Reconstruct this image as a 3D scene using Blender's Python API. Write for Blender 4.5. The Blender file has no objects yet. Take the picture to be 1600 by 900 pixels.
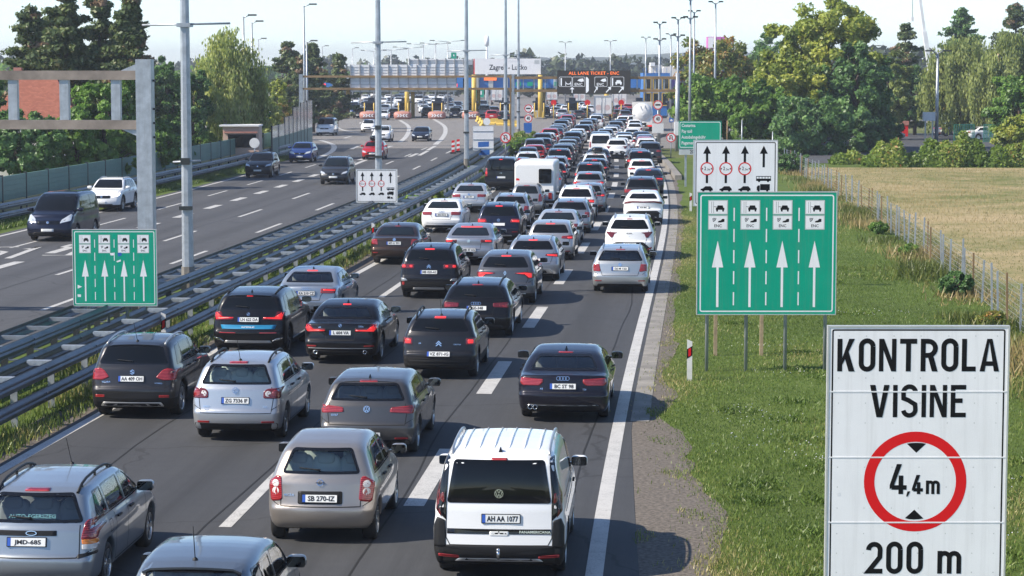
import bpy, bmesh, math, random
import numpy as np
from mathutils import Vector, Matrix
from mathutils.bvhtree import BVHTree
from math import radians, sin, cos, pi, sqrt, atan2, atan

S = bpy.context.scene
C = S.collection
rng = np.random.default_rng(7)
random.seed(7)

# ------------------------------------------------------------------ camera
CAM_H, FPX, HORIZ = 7.05, 3600.0, 112.0          # height, focal length in pixels of the 1600 px frame, horizon row
PITCH = atan((450 - HORIZ) / FPX)
cd = bpy.data.cameras.new("camera")
cd.sensor_width = 36.0
cd.lens = FPX / 1600 * 36.0
cd.clip_start, cd.clip_end = 0.5, 20000
cam = bpy.data.objects.new("camera", cd)
cam.location = (0, 0, CAM_H)
cam.rotation_euler = (radians(90) - PITCH, 0, 0)
C.objects.link(cam)
S.camera = cam

# ------------------------------------------------------------------ sky, sun, exposure
SUN_EL = radians(41)
SUN_TRAVEL = Vector((1.0, 0.30, 0)).normalized()    # the way the light runs over the ground
w = bpy.data.worlds.new("World")
S.world = w
w.use_nodes = True
nt = w.node_tree
sky = nt.nodes.new("ShaderNodeTexSky")
sky.sky_type = 'NISHITA'
sky.sun_disc = False
sky.sun_elevation = SUN_EL
to_sun = -SUN_TRAVEL
sky.sun_rotation = atan2(to_sun.x, to_sun.y)
sky.altitude = 100
sky.air_density = 0.7
sky.dust_density = 0.04
sky.ozone_density = 2.4
bg = nt.nodes["Background"]
nt.links.new(sky.outputs[0], bg.inputs[0])
bg.inputs[1].default_value = 0.115
sd = bpy.data.lights.new("sun", 'SUN')
sd.energy = 4.2
sd.angle = radians(0.5)
sd.color = (1.0, 0.91, 0.77)
sun = bpy.data.objects.new("sun", sd)
sun_dir = Vector((SUN_TRAVEL.x * cos(SUN_EL), SUN_TRAVEL.y * cos(SUN_EL), -sin(SUN_EL)))
sun.rotation_euler = sun_dir.to_track_quat('-Z', 'Y').to_euler()
sun.location = (-60, 40, 80)
C.objects.link(sun)
S.view_settings.view_transform = 'Standard'
S.view_settings.look = 'None'
S.view_settings.gamma = 1
S.view_settings.use_curve_mapping = False
S.view_settings.exposure = 0.96
S.render.engine = 'CYCLES'
S.cycles.use_denoising = True
S.cycles.max_bounces = 6
S.cycles.transparent_max_bounces = 12
S.cycles.volume_bounces = 0
S.cycles.sample_clamp_indirect = 6
# ------------------------------------------------------------------ helpers
def ray(px, py):
    cx, cy = (px - 800) / FPX, (450 - py) / FPX
    f = Vector((0, cos(PITCH), -sin(PITCH))); u = Vector((0, sin(PITCH), cos(PITCH)))
    return f + Vector((cx, 0, 0)) + u * cy
def G(px, py, z=0.0):                       # the ground point seen at a pixel of the photograph
    d = ray(px, py); t = (CAM_H - z) / -d.z
    return Vector((0, 0, CAM_H)) + d * t
def D(px, py, Y):                           # the point at distance Y along the view
    d = ray(px, py); t = Y / d.y
    return Vector((0, 0, CAM_H)) + d * t

def set_props(o, label=None, cat=None, group=None, kind=None):
    if label: o["label"] = label
    if cat: o["category"] = cat
    if group: o["group"] = group
    if kind: o["kind"] = kind
    return o
def empty(name, loc, rz=0.0, label=None, cat=None, group=None):
    o = bpy.data.objects.new(name, None); o.empty_display_size = 0.2
    o.location = loc; o.rotation_euler = (0, 0, rz); C.objects.link(o)
    return set_props(o, label, cat, group)
def link(name, me, parent=None, mats=None):
    o = bpy.data.objects.new(name, me); C.objects.link(o)
    if parent is not None: o.parent = parent
    if mats is not None:
        for m in (mats if isinstance(mats, (list, tuple)) else [mats]):
            me.materials.append(m)
    return o
def copy_tree(o, parent=None):
    c = o.copy(); C.objects.link(c)
    if parent is not None:
        c.parent = parent; c.matrix_parent_inverse = o.matrix_parent_inverse.copy()
    for ch in list(o.children): copy_tree(ch, c)
    return c

def np_mesh(name, V, F, smooth=False, attrs=None):
    """mesh from numpy arrays; F is (n,3) or (n,4)"""
    me = bpy.data.meshes.new(name)
    V = np.asarray(V, dtype=np.float32); F = np.asarray(F, dtype=np.int32)
    n, k = F.shape
    me.vertices.add(len(V)); me.vertices.foreach_set("co", V.ravel())
    me.loops.add(n * k); me.loops.foreach_set("vertex_index", F.ravel())
    me.polygons.add(n); me.polygons.foreach_set("loop_start", np.arange(0, n * k, k, dtype=np.int32))
    me.polygons.foreach_set("loop_total", np.full(n, k, dtype=np.int32))
    if smooth: me.polygons.foreach_set("use_smooth", np.ones(n, dtype=bool))
    me.update(calc_edges=True)
    if attrs:
        for a, val in attrs.items():
            at = me.attributes.new(a, 'FLOAT', 'POINT'); at.data.foreach_set("value", np.asarray(val, dtype=np.float32))
    return me

class MB:
    """collects boxes, bars, tubes and polygons into one mesh"""
    def __init__(s): s.v = []; s.f = []; s.mi = []; s.sm = []; s.m = 0
    def add(s, vs, fs, smooth=False):
        b = len(s.v); s.v += [tuple(v) for v in vs]
        for f in fs: s.f.append([i + b for i in f]); s.mi.append(s.m); s.sm.append(smooth)
        return s
    def box(s, c, d, rz=0.0, M=None):
        x, y, z = d[0] / 2, d[1] / 2, d[2] / 2
        vs = [(-x, -y, -z), (x, -y, -z), (x, y, -z), (-x, y, -z), (-x, -y, z), (x, -y, z), (x, y, z), (-x, y, z)]
        if M is None: M = Matrix.Translation(c) @ Matrix.Rotation(rz, 4, 'Z')
        return s.add([M @ Vector(v) for v in vs], [(3, 2, 1, 0), (4, 5, 6, 7), (0, 1, 5, 4), (1, 2, 6, 5), (2, 3, 7, 6), (3, 0, 4, 7)])
    def bar(s, a, b, wx, wz=None, up=(0, 0, 1)):
        """rectangular bar from a to b"""
        wz = wx if wz is None else wz
        a, b = Vector(a), Vector(b); d = (b - a).normalized(); up = Vector(up)
        if abs(d.dot(up)) > 0.98: up = Vector((0, 1, 0))
        r = d.cross(up).normalized(); u = r.cross(d)
        vs = []
        for p in (a, b):
            vs += [p - r * wx / 2 - u * wz / 2, p + r * wx / 2 - u * wz / 2, p + r * wx / 2 + u * wz / 2, p - r * wx / 2 + u * wz / 2]
        return s.add(vs, [(0, 1, 2, 3), (7, 6, 5, 4), (0, 4, 5, 1), (1, 5, 6, 2), (2, 6, 7, 3), (3, 7, 4, 0)])
    def tube(s, pts, r, n=8, smooth=True, caps=True):
        """tube through points, r a number or one radius per point"""
        pts = [Vector(p) for p in pts]; rs = r if isinstance(r, (list, tuple)) else [r] * len(pts)
        vs, fs = [], []
        ref = None
        for i, p in enumerate(pts):
            d = (pts[min(i + 1, len(pts) - 1)] - pts[max(i - 1, 0)]).normalized()
            if ref is None:
                ref = Vector((0, 0, 1)) if abs(d.z) < 0.9 else Vector((1, 0, 0))
            a = (ref - d * ref.dot(d)).normalized(); b = d.cross(a); ref = a
            for k in range(n):
                t = 2 * pi * (k + .5) / n
                vs.append(p + (a * cos(t) + b * sin(t)) * rs[i])
        for i in range(len(pts) - 1):
            for k in range(n):
                k2 = (k + 1) % n
                fs.append((i * n + k, i * n + k2, (i + 1) * n + k2, (i + 1) * n + k))
        s.add(vs, fs, smooth)
        if caps:
            b = len(s.v) - len(vs)
            s.f.append([b + k for k in reversed(range(n))]); s.mi.append(s.m); s.sm.append(False)
            s.f.append([b + (len(pts) - 1) * n + k for k in range(n)]); s.mi.append(s.m); s.sm.append(False)
        return s
    def lathe(s, prof, M=Matrix(), n=20, smooth=True):
        """revolve (r, h) pairs about local z"""
        vs, fs = [], []
        for r, h in prof:
            for k in range(n):
                t = 2 * pi * k / n; vs.append(M @ Vector((r * cos(t), r * sin(t), h)))
        for i in range(len(prof) - 1):
            for k in range(n):
                k2 = (k + 1) % n; fs.append((i * n + k, i * n + k2, (i + 1) * n + k2, (i + 1) * n + k))
        return s.add(vs, fs, smooth)
    def prism(s, poly, M, h):
        """flat polygon (x, y) in M's plane, extruded by h along M's z"""
        n = len(poly)
        vs = [M @ Vector((p[0], p[1], 0)) for p in poly] + [M @ Vector((p[0], p[1], h)) for p in poly]
        fs = [list(reversed(range(n))), list(range(n, 2 * n))] + [(i, (i + 1) % n, (i + 1) % n + n, i + n) for i in range(n)]
        return s.add(vs, fs)
    def flat(s, poly, M):
        return s.add([M @ Vector((p[0], p[1], 0)) for p in poly], [list(range(len(poly)))])
    def build(s, name, mats, parent=None):
        me = bpy.data.meshes.new(name); me.from_pydata(s.v, [], s.f)
        me.polygons.foreach_set("material_index", s.mi); me.polygons.foreach_set("use_smooth", s.sm)
        me.update()
        return link(name, me, parent, mats)

def rpoly(pts, r, n=5):
    """polygon with rounded corners"""
    out = []; N = len(pts)
    rr = r if isinstance(r, (list, tuple)) else [r] * N
    for i in range(N):
        p0, p1, p2 = Vector(pts[i - 1]), Vector(pts[i]), Vector(pts[(i + 1) % N])
        a, b = p0 - p1, p2 - p1; la, lb = a.length, b.length
        d = min(rr[i], la * .45, lb * .45)
        if d < 1e-5: out.append(tuple(p1)); continue
        q0, q2 = p1 + a / la * d, p1 + b / lb * d
        for k in range(n + 1):
            t = k / n; out.append(tuple(q0 * (1 - t) ** 2 + p1 * 2 * t * (1 - t) + q2 * t * t))
    return out
def rrect(x0, y0, x1, y1, r): return rpoly([(x0, y0), (x1, y0), (x1, y1), (x0, y1)], r)
def circle(cx, cy, r, n=28, ry=None): return [(cx + r * cos(2 * pi * k / n), cy + (ry or r) * sin(2 * pi * k / n)) for k in range(n)]
def ring(mb, outer, inner, M, h=0.0):
    """flat band between two outlines of equal length"""
    n = len(outer)
    vs = [M @ Vector((p[0], p[1], h)) for p in outer] + [M @ Vector((p[0], p[1], h)) for p in inner]
    return mb.add(vs, [(i, (i + 1) % n, (i + 1) % n + n, i + n) for i in range(n)])

# ------------------------------------------------------------------ materials
def new_mat(name):
    m = bpy.data.materials.new(name); m.use_nodes = True
    return m, m.node_tree, m.node_tree.nodes["Principled BSDF"]
def mat(name, col, rough=.6, metal=0.0, coat=0.0, noise=0.0, scale=3.0, bump=0.0, bscale=40.0, emit=0.0, spec=None):
    m, t, b = new_mat(name)
    col4 = (*col, 1)
    b.inputs["Roughness"].default_value = rough; b.inputs["Metallic"].default_value = metal
    b.inputs["Base Color"].default_value = col4
    if coat: b.inputs["Coat Weight"].default_value = coat; b.inputs["Coat Roughness"].default_value = .04
    if spec is not None: b.inputs["Specular IOR Level"].default_value = spec
    tc = None
    if noise or bump:
        tc = t.nodes.new("ShaderNodeTexCoord")
    if noise:
        n = t.nodes.new("ShaderNodeTexNoise"); n.inputs["Scale"].default_value = scale; n.inputs["Detail"].default_value = 6
        n.inputs["Roughness"].default_value = .65
        t.links.new(tc.outputs["Object"], n.inputs["Vector"])
        r = t.nodes.new("ShaderNodeValToRGB")
        r.color_ramp.elements[0].position = .3; r.color_ramp.elements[1].position = .72
        r.color_ramp.elements[0].color = tuple(c * (1 - noise) for c in col) + (1,)
        r.color_ramp.elements[1].color = tuple(min(1, c * (1 + noise)) for c in col) + (1,)
        t.links.new(n.outputs[0], r.inputs[0]); t.links.new(r.outputs[0], b.inputs["Base Color"])
    if bump:
        n = t.nodes.new("ShaderNodeTexNoise"); n.inputs["Scale"].default_value = bscale; n.inputs["Detail"].default_value = 4
        t.links.new(tc.outputs["Object"], n.inputs["Vector"])
        bp = t.nodes.new("ShaderNodeBump"); bp.inputs["Strength"].default_value = bump; bp.inputs["Distance"].default_value = .02
        t.links.new(n.outputs[0], bp.inputs["Height"]); t.links.new(bp.outputs[0], b.inputs["Normal"])
    if emit:
        b.inputs["Emission Color"].default_value = col4; b.inputs["Emission Strength"].default_value = emit
    return m

def nd(t, kind, **kw):
    n = t.nodes.new(kind)
    for k, v in kw.items():
        if k in n.inputs: n.inputs[k].default_value = v
        else: setattr(n, k, v)
    return n
def mixc(t, fac, a, b, blend='MIX'):
    n = t.nodes.new("ShaderNodeMix"); n.data_type = 'RGBA'; n.blend_type = blend
    for sock, v in ((n.inputs[0], fac), (n.inputs[6], a), (n.inputs[7], b)):
        if hasattr(v, "is_linked"): t.links.new(v, sock)
        elif isinstance(v, (int, float)): sock.default_value = v
        else: sock.default_value = (*v, 1) if len(v) == 3 else v
    return n.outputs[2]
def ramp(t, src, stops):
    r = t.nodes.new("ShaderNodeValToRGB"); cr = r.color_ramp
    while len(cr.elements) < len(stops): cr.elements.new(.5)
    for e, (p, c) in zip(cr.elements, stops):
        e.position = p; e.color = (*c, 1) if len(c) == 3 else c
    t.links.new(src, r.inputs[0]); return r.outputs[0]
def noise(t, vec, scale, detail=5, rough=.6, dist=0.0):
    n = nd(t, "ShaderNodeTexNoise", Scale=scale, Detail=detail, Roughness=rough, Distortion=dist)
    t.links.new(vec, n.inputs["Vector"]); return n.outputs[0]
def math_(t, op, a, b=None, c=None):
    n = t.nodes.new("ShaderNodeMath"); n.operation = op
    for i, v in enumerate((a, b, c)):
        if v is None: continue
        if hasattr(v, "is_linked"): t.links.new(v, n.inputs[i])
        else: n.inputs[i].default_value = v
    return n.outputs[0]

# car paint: colour from the object's own colour, alpha of that colour = how metallic; black trim where the mesh attribute "clad" is below zero
def paint_material():
    m, t, b = new_mat("car_paint")
    oi = t.nodes.new("ShaderNodeObjectInfo")
    at = t.nodes.new("ShaderNodeAttribute"); at.attribute_name = "clad"
    mask = math_(t, 'GREATER_THAN', at.outputs["Fac"], 0.0)
    tc = t.nodes.new("ShaderNodeTexCoord")
    dirt = noise(t, tc.outputs["Object"], 2.5, 5)
    sep = t.nodes.new("ShaderNodeSeparateXYZ"); t.links.new(tc.outputs["Object"], sep.inputs[0])
    low = math_(t, 'MULTIPLY', math_(t, 'SUBTRACT', 1.0, math_(t, 'MULTIPLY', sep.outputs[2], 1.25)), 0.10)   # road dust on the lower panels
    dust = math_(t, 'MAXIMUM', 0.0, math_(t, 'MULTIPLY', low, dirt))
    col = mixc(t, dust, oi.outputs["Color"], (.17, .16, .145))
    t.links.new(mixc(t, mask, (.018, .018, .019), col), b.inputs["Base Color"])
    t.links.new(math_(t, 'MULTIPLY', oi.outputs["Alpha"], mask), b.inputs["Metallic"])
    b.inputs["Specular IOR Level"].default_value = .12
    rr = math_(t, 'ADD', math_(t, 'MULTIPLY', mask, -.26), .60)
    t.links.new(rr, b.inputs["Roughness"])
    t.links.new(mask, b.inputs["Coat Weight"]); b.inputs["Coat Roughness"].default_value = .03; b.inputs["Coat IOR"].default_value = 1.36
    return m
M = {}
M['paint'] = paint_material()
M['glass'] = mat("tinted_glass", (.008, .011, .012), .03, 0, 0, spec=.5)
M['glass_dark'] = mat("privacy_glass", (.004, .005, .006), .04, 0, 0, spec=.35)
M['black'] = mat("black_plastic", (.012, .012, .013), .5, spec=.3)
M['gloss_black'] = mat("gloss_black", (.006, .006, .007), .08)
M['tyre'] = mat("tyre_rubber", (.016, .016, .017), .85, noise=.25, scale=30)
M['rim'] = mat("alloy_rim", (.45, .46, .47), .3, .9)
M['rim_dark'] = mat("dark_alloy_rim", (.10, .10, .11), .35, .8)
def lamp_red():
    m = mat("tail_lamp_red", (.33, .016, .02), .12, 0, .5); t = m.node_tree; b = t.nodes["Principled BSDF"]
    ob = t.nodes.new("ShaderNodeTexCoord").outputs["Object"]; wv = nd(t, "ShaderNodeTexWave", Scale=11, Distortion=1.2); wv.bands_direction = 'Z'; t.links.new(ob, wv.inputs["Vector"])
    vo = nd(t, "ShaderNodeTexVoronoi", Scale=26); t.links.new(ob, vo.inputs["Vector"])
    c = ramp(t, wv.outputs["Fac"], [(.2, (.16, .006, .010)), (.6, (.36, .018, .022)), (.9, (.44, .06, .06))])
    t.links.new(mixc(t, math_(t, 'MULTIPLY', vo.outputs["Distance"], .5), c, (.20, .008, .012)), b.inputs["Base Color"]); return m
M['red'] = lamp_red()
M['red_dark'] = mat("tail_lamp_dark_red", (.13, .008, .010), .1, 0, .6)
M['red_lit'] = mat("brake_lamp_lit", (.85, .03, .03), .3, emit=.42)
M['lens'] = mat("clear_lens", (.62, .60, .58), .1, 0, .5)
M['amber'] = mat("amber_lens", (.75, .22, .03), .15, 0, .5)
M['head'] = mat("head_lamp_lens", (.62, .66, .70), .08, .35, .6)
M['lamp_lit'] = mat("head_lamp_lit", (1.0, .97, .9), .3, emit=2.2)
M['chrome'] = mat("chrome", (.75, .76, .77), .12, 1.0)
M['silver'] = mat("satin_silver", (.48, .49, .50), .35, .8)
M['plate'] = mat("plate_white", (.74, .75, .74), .4)
M['ink'] = mat("plate_ink", (.015, .015, .018), .5)
M['euro'] = mat("plate_blue", (.03, .10, .45), .4)
M['seam'] = mat("panel_gap", (.006, .006, .006), .8)
M['seat'] = mat("seat_cloth", (.06, .06, .065), .9)
# ------------------------------------------------------------------ cars: the body is the surface of a blended solid, its panes, lamps and trim are laid on that surface
def smin(a, b, k):
    h = np.maximum(k - np.abs(a - b), 0) / k
    return np.minimum(a, b) - h * h * k * .25
def smax(a, b, k): return -smin(-a, -b, k)
def chaikin(p, it=2, q=.22):
    p = np.array(p, float)
    for _ in range(it):
        n = np.roll(p, -1, 0); p = np.stack([p * (1 - q) + n * q, p * q + n * (1 - q)], 1).reshape(-1, 2)
    return p
def sdf_poly(px, py, poly):
    d = np.full(px.shape, 1e9); s = np.ones(px.shape); n = len(poly)
    for i in range(n):
        a, b = poly[i], poly[i - 1]
        ex, ey = b[0] - a[0], b[1] - a[1]; wx, wy = px - a[0], py - a[1]
        t = np.clip((wx * ex + wy * ey) / (ex * ex + ey * ey + 1e-12), 0, 1)
        d = np.minimum(d, (wx - ex * t) ** 2 + (wy - ey * t) ** 2)
        c1, c2, c3 = py >= a[1], py < b[1], ex * wy > ey * wx
        s = np.where((c1 & c2 & c3) | (~c1 & ~c2 & ~c3), -s, s)
    return s * np.sqrt(d)
def bil(T, o, h, u, v):
    u = np.clip((u - o[0]) / h, 0, T.shape[0] - 1.001); v = np.clip((v - o[1]) / h, 0, T.shape[1] - 1.001)
    i, j = u.astype(int), v.astype(int); fu, fv = u - i, v - j
    return (T[i, j] * (1 - fu) + T[i + 1, j] * fu) * (1 - fv) + (T[i, j + 1] * (1 - fu) + T[i + 1, j + 1] * fu) * fv
def tri(T, p):
    p = np.clip(p, 0, np.array(T.shape) - 1.001); i = p.astype(int); f = p - i
    out = 0
    for a in (0, 1):
        for b in (0, 1):
            for c in (0, 1):
                wgt = (f[:, 0] if a else 1 - f[:, 0]) * (f[:, 1] if b else 1 - f[:, 1]) * (f[:, 2] if c else 1 - f[:, 2])
                out = out + wgt * T[i[:, 0] + a, i[:, 1] + b, i[:, 2] + c]
    return out
def surface_nets(F):
    """vertices (grid units) and quads of the zero level of F"""
    s = F < 0
    c = np.zeros(tuple(n - 1 for n in F.shape), int)
    for a in (0, 1):
        for b in (0, 1):
            for d in (0, 1): c += s[a:F.shape[0] - 1 + a, b:F.shape[1] - 1 + b, d:F.shape[2] - 1 + d]
    act = np.argwhere((c > 0) & (c < 8)); idx = -np.ones(c.shape, int); idx[tuple(act.T)] = np.arange(len(act))
    acc = np.zeros((len(act), 3)); cnt = np.zeros(len(act))
    cor = [(a, b, d) for a in (0, 1) for b in (0, 1) for d in (0, 1)]
    for p in cor:
        for ax in range(3):
            if p[ax]: continue
            q = list(p); q[ax] = 1
            f0 = F[act[:, 0] + p[0], act[:, 1] + p[1], act[:, 2] + p[2]]; f1 = F[act[:, 0] + q[0], act[:, 1] + q[1], act[:, 2] + q[2]]
            m = (f0 < 0) != (f1 < 0); t = np.where(m, f0 / np.where(m, f0 - f1, 1), 0)
            pos = np.array(p, float)[None] + np.eye(3)[ax][None] * t[:, None]
            acc += pos * m[:, None]; cnt += m
    V = act + acc / cnt[:, None]
    Q = []
    for ax in range(3):
        u, v = (ax + 1) % 3, (ax + 2) % 3
        sl0 = [slice(None)] * 3; sl1 = [slice(None)] * 3
        sl0[ax] = slice(0, -1); sl1[ax] = slice(1, None)
        e = np.argwhere(s[tuple(sl0)] != s[tuple(sl1)])
        e = e[(e[:, u] > 0) & (e[:, v] > 0) & (e[:, u] < F.shape[u] - 1) & (e[:, v] < F.shape[v] - 1)]
        sg = s[tuple(e.T)]
        def at(du, dv):
            k = e.copy(); k[:, u] -= du; k[:, v] -= dv; return idx[tuple(k.T)]
        q = np.stack([at(1, 1), at(0, 1), at(0, 0), at(1, 0)], 1)
        q[~sg] = q[~sg][:, ::-1]; Q.append(q)
    return V, np.concatenate(Q)

def clip_poly(p, axis, val, keep_less):
    out = []; n = len(p)
    for i in range(n):
        a, b = p[i], p[(i + 1) % n]
        ia = (a[axis] <= val) == keep_less; ib = (b[axis] <= val) == keep_less
        if ia: out.append(a)
        if ia != ib:
            t = (val - a[axis]) / (b[axis] - a[axis]); out.append((a[0] + (b[0] - a[0]) * t, a[1] + (b[1] - a[1]) * t))
    return out
def resample(p, step, closed=True):
    out = []; n = len(p)
    for i in range(n if closed else n - 1):
        a, b = Vector(p[i]), Vector(p[(i + 1) % n]); k = max(1, int((b - a).length / step + .5))
        for j in range(k): out.append(tuple(a.lerp(b, j / k)))
    if not closed: out.append(tuple(p[-1]))
    return out
def in_poly(px, py, poly):
    return sdf_poly(px, py, np.array(poly)) < 0

class Body:
    """the blended solid of one car type; y runs from the rear bumper (0) to the nose (L), x to the right, z up"""
    def __init__(s, p, h):
        s.p = p; L, W, H = p['L'], p['W'], p['H']; zs = p.get('zs', .2)
        yt, zb, yc, zc, bz, bs = p['yt'], p['zb'], p['yc'], p['zc'], p['bz'], p.get('bs', .05)
        rg, rf, zh = p['rg'], p['rf'], p['zh']
        low = p.get('low')
        if not low:
            low = [(.2, zs), (.06, zs + .07), (0, zs + .2), (0, bz), (bs, bz + .03)]
            if 'deck' in p: ye, ze, yg = p['deck']; low += [(bs + .02, bz + .08), (ye - .03, ze - .06), (ye, ze), (ye + .05, ze + .005), (yg, zb), (yg + .4, zb)]
            else: low += [(bs + (yt - bs) * .5, (bz + zb) / 2), (yt, zb), (yt + .3, zb)]
            low += [(yc - .5, zc), (yc, zc), (yc + (L - yc) * .45, zc - (zc - zh) * .32), (L - .34, zh), (L - .10, zh - .10), (L, .58), (L, .42), (L - .06, zs + .06), (L - .22, zs)]
        yg = p['deck'][2] if 'deck' in p else yt
        green = p.get('green') or [(yg + .05, zb - .2), (yg + .0, zb - .02), ((yg + rg[0]) / 2 + p.get('rb', -.02), (zb + rg[1]) / 2 + .02), rg, (p['rm'], H), rf, (yc + .02, zc - .02), (yc - .2, zc - .2)]
        s.green = green
        m = .12
        gy, gz = np.arange(-m, L + m, .012), np.arange(0, H + .15, .012)
        YY, ZZ = np.meshgrid(gy, gz, indexing='ij')
        TL = sdf_poly(YY, ZZ, chaikin(low, 2, p.get('q', .2))); TG = sdf_poly(YY, ZZ, chaikin(green, 2, .2))
        xs = np.arange(-W / 2 - .1 - h * .37, W / 2 + .1 + h, h); ys = np.arange(-.1, L + .1, h); zg = np.arange(.08, H + .1, h)
        s.o = np.array([xs[0], ys[0], zg[0]]); s.h = h
        X, Y, Z = np.meshgrid(xs, ys, zg, indexing='ij')
        t = np.clip(Y / L, 0, 1); fr = t * t * (3 - 2 * t)
        cr, cf = p.get('cr', .12), p.get('cf', .22)
        xn = (X / (W / 2)) ** 2
        ysft = Y - cr * xn * (1 - fr) + cf * xn * fr
        kz = np.interp(Z, [.1, .35, .55, .75, .95, 1.2], [-.07, -.02, 0, 0, -.03, -.08])
        Wl = W / 2 + kz
        dr = np.clip((.55 - Y) / .55, 0, 1); df = np.clip((Y - (L - .8)) / .8, 0, 1)
        Wl = Wl - p.get('tr', .07) * dr ** 2 - p.get('tf', .12) * df ** 2
        fl = bil(TL, (gy[0], gz[0]), .012, ysft, Z + .03 * xn)
        f1 = smax(fl, np.abs(X) - Wl, p.get('kl', .12))
        tum = p.get('tum', .20)
        zr = np.clip((Z - zb) / (H - zb), -.5, 1.2)
        Wg = W / 2 - p.get('sh', .045) - tum * (zr * .75 + .25 * zr ** 2 * np.sign(zr)) - p.get('gtr', .06) * np.clip((yg + .9 - Y) / .9, 0, 1.2) ** 2 - .05 * np.clip((Y - rf[0]) / .8, 0, 1)
        y2 = Y - p.get('gcr', .10) * xn * (1 - fr) + .16 * xn * fr
        fg = bil(TG, (gy[0], gz[0]), .012, y2, Z + p.get('crown', .05) * xn)
        f2 = smax(fg, np.abs(X) - Wg, p.get('kg', .11))
        F = smin(f1, f2, .04)
        wr, ro, wb = p['wr'], p['ro'], p['wb']
        s.yw = (ro, ro + wb); ra = wr + .055
        s.ra = ra
        inner = (W / 2 - .30) - np.abs(X)
        for yw in s.yw:
            d = np.sqrt((Y - yw) ** 2 + (Z - wr - .01) ** 2)
            F = np.maximum(F, -np.maximum(d - ra, inner))
        if p.get('see'):
            cav = smax(fg + .07, np.abs(X) - (Wg - .07), .06)
            cav2 = np.maximum(np.maximum(np.maximum(np.abs(X) - (W / 2 - .2), .45 - Z), Z - zb + .05), np.maximum(yg + .25 - Y, Y - yc + .25))
            F = np.maximum(F, -np.minimum(cav, cav2))
        V, Q = surface_nets(F)
        g = np.gradient(F)
        # pull the vertices on to the surface
        for _ in range(2):
            f = tri(F, V); n = np.stack([tri(a, V) for a in g], 1)
            V = V - np.clip(f[:, None] * n / np.maximum((n ** 2).sum(1)[:, None], .05 * h * h), -.3, .3)
        n = np.stack([tri(a, V) for a in g], 1); n /= np.linalg.norm(n, axis=1)[:, None] + 1e-9
        s.V = V * h + s.o; s.Q = Q; s.N = n
        s.bvh = BVHTree.FromPolygons(s.V.tolist(), Q.tolist())
        s.wg_roof = W / 2 - p.get('sh', .045) - tum
    def mesh(s, name, holes=()):
        p = s.p; Q = s.Q
        if holes:
            c = s.V[Q].mean(1); nn = s.N[Q].mean(1); kill = np.zeros(len(Q), bool)
            for side, poly in holes:
                if side == 'rear': k = in_poly(c[:, 0], c[:, 2], poly) & (c[:, 1] < p['L'] * .45) & (c[:, 2] > p['zb'] - .12) & (np.abs(c[:, 0]) < s.wg_roof + .3)
                elif side == 'front': k = in_poly(c[:, 0], c[:, 2], poly) & (c[:, 1] > p['rf'][0] - .1) & (c[:, 2] > p['zc'] - .03)
                else: k = in_poly(c[:, 1], c[:, 2], poly) & (c[:, 0] * side > p['W'] / 2 - .42)
                kill |= k
            Q = Q[~kill]
        clad = p.get('clad', .235)
        ar = s.ra + (p.get('arch', 0) - .004)
        a = s.V[:, 2] - clad
        for yw in s.yw: a = np.minimum(a, np.sqrt((s.V[:, 1] - yw) ** 2 + (s.V[:, 2] - p['wr'] - .01) ** 2) - ar)
        if p.get('see'):
            f = s.V
            inside = (np.abs(f[:, 0]) < p['W'] / 2 - .12) & ((s.N * (np.array([0, p['L'] * .45, .8]) - f)).sum(1) > .12) & (f[:, 2] > .42)
            a = np.where(inside, -.5, a)
        me = np_mesh(name, s.V, Q, True, {"clad": a})
        try: me.normals_split_custom_set_from_vertices(s.N.tolist())
        except Exception: pass
        return me
    def hit(s, side, u, v):
        L = s.p['L']
        if side == 'rear': o, d = Vector((u, -1, v)), Vector((0, 1, 0))
        elif side == 'front': o, d = Vector((u, L + 1, v)), Vector((0, -1, 0))
        elif side == 'top': o, d = Vector((u, v, 3)), Vector((0, 0, -1))
        elif side == 1: o, d = Vector((2, u, v)), Vector((-1, 0, 0))
        else: o, d = Vector((-2, u, v)), Vector((1, 0, 0))
        r = s.bvh.ray_cast(o, d)
        if r[0] is None:
            q = {'rear': Vector((u, .1, v)), 'front': Vector((u, L - .1, v)), 'top': Vector((u, v, s.p['H']))}.get(side) or Vector((side * s.p['W'] / 2, u, v))
            r = s.bvh.find_nearest(q)
        n = r[1]
        if n.dot(d) > 0: n = -n
        return r[0], n
    def patch(s, mb, side, poly, off=.004, rings=5, step=.05):
        p = resample(poly, step); A = sum(p[i - 1][0] * p[i][1] - p[i][0] * p[i - 1][1] for i in range(len(p)))
        if A < 0: p.reverse()
        flip = side in ('front', -1)
        n = len(p); cx = sum(q[0] for q in p) / n; cy = sum(q[1] for q in p) / n
        vs, fs = [], []
        for q in p:
            h, nn = s.hit(side, *q); vs.append(h - nn * .012)
        rings = rings + 2 if rings > 3 else rings
        ks = [1 - (k / rings) ** 1.7 for k in range(rings)]
        for k in ks:
            for q in p:
                h, nn = s.hit(side, cx + (q[0] - cx) * k, cy + (q[1] - cy) * k); vs.append(h + nn * off)
        for r in range(len(ks)):
            for i in range(n): fs.append((r * n + i, r * n + (i + 1) % n, (r + 1) * n + (i + 1) % n, (r + 1) * n + i))
        h, nn = s.hit(side, cx, cy); vs.append(h + nn * off); b = len(ks) * n
        for i in range(n): fs.append((b + i, b + (i + 1) % n, len(vs) - 1))
        if flip: fs = [tuple(reversed(f)) for f in fs]
        mb.add(vs, fs, True)
        return mb
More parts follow.
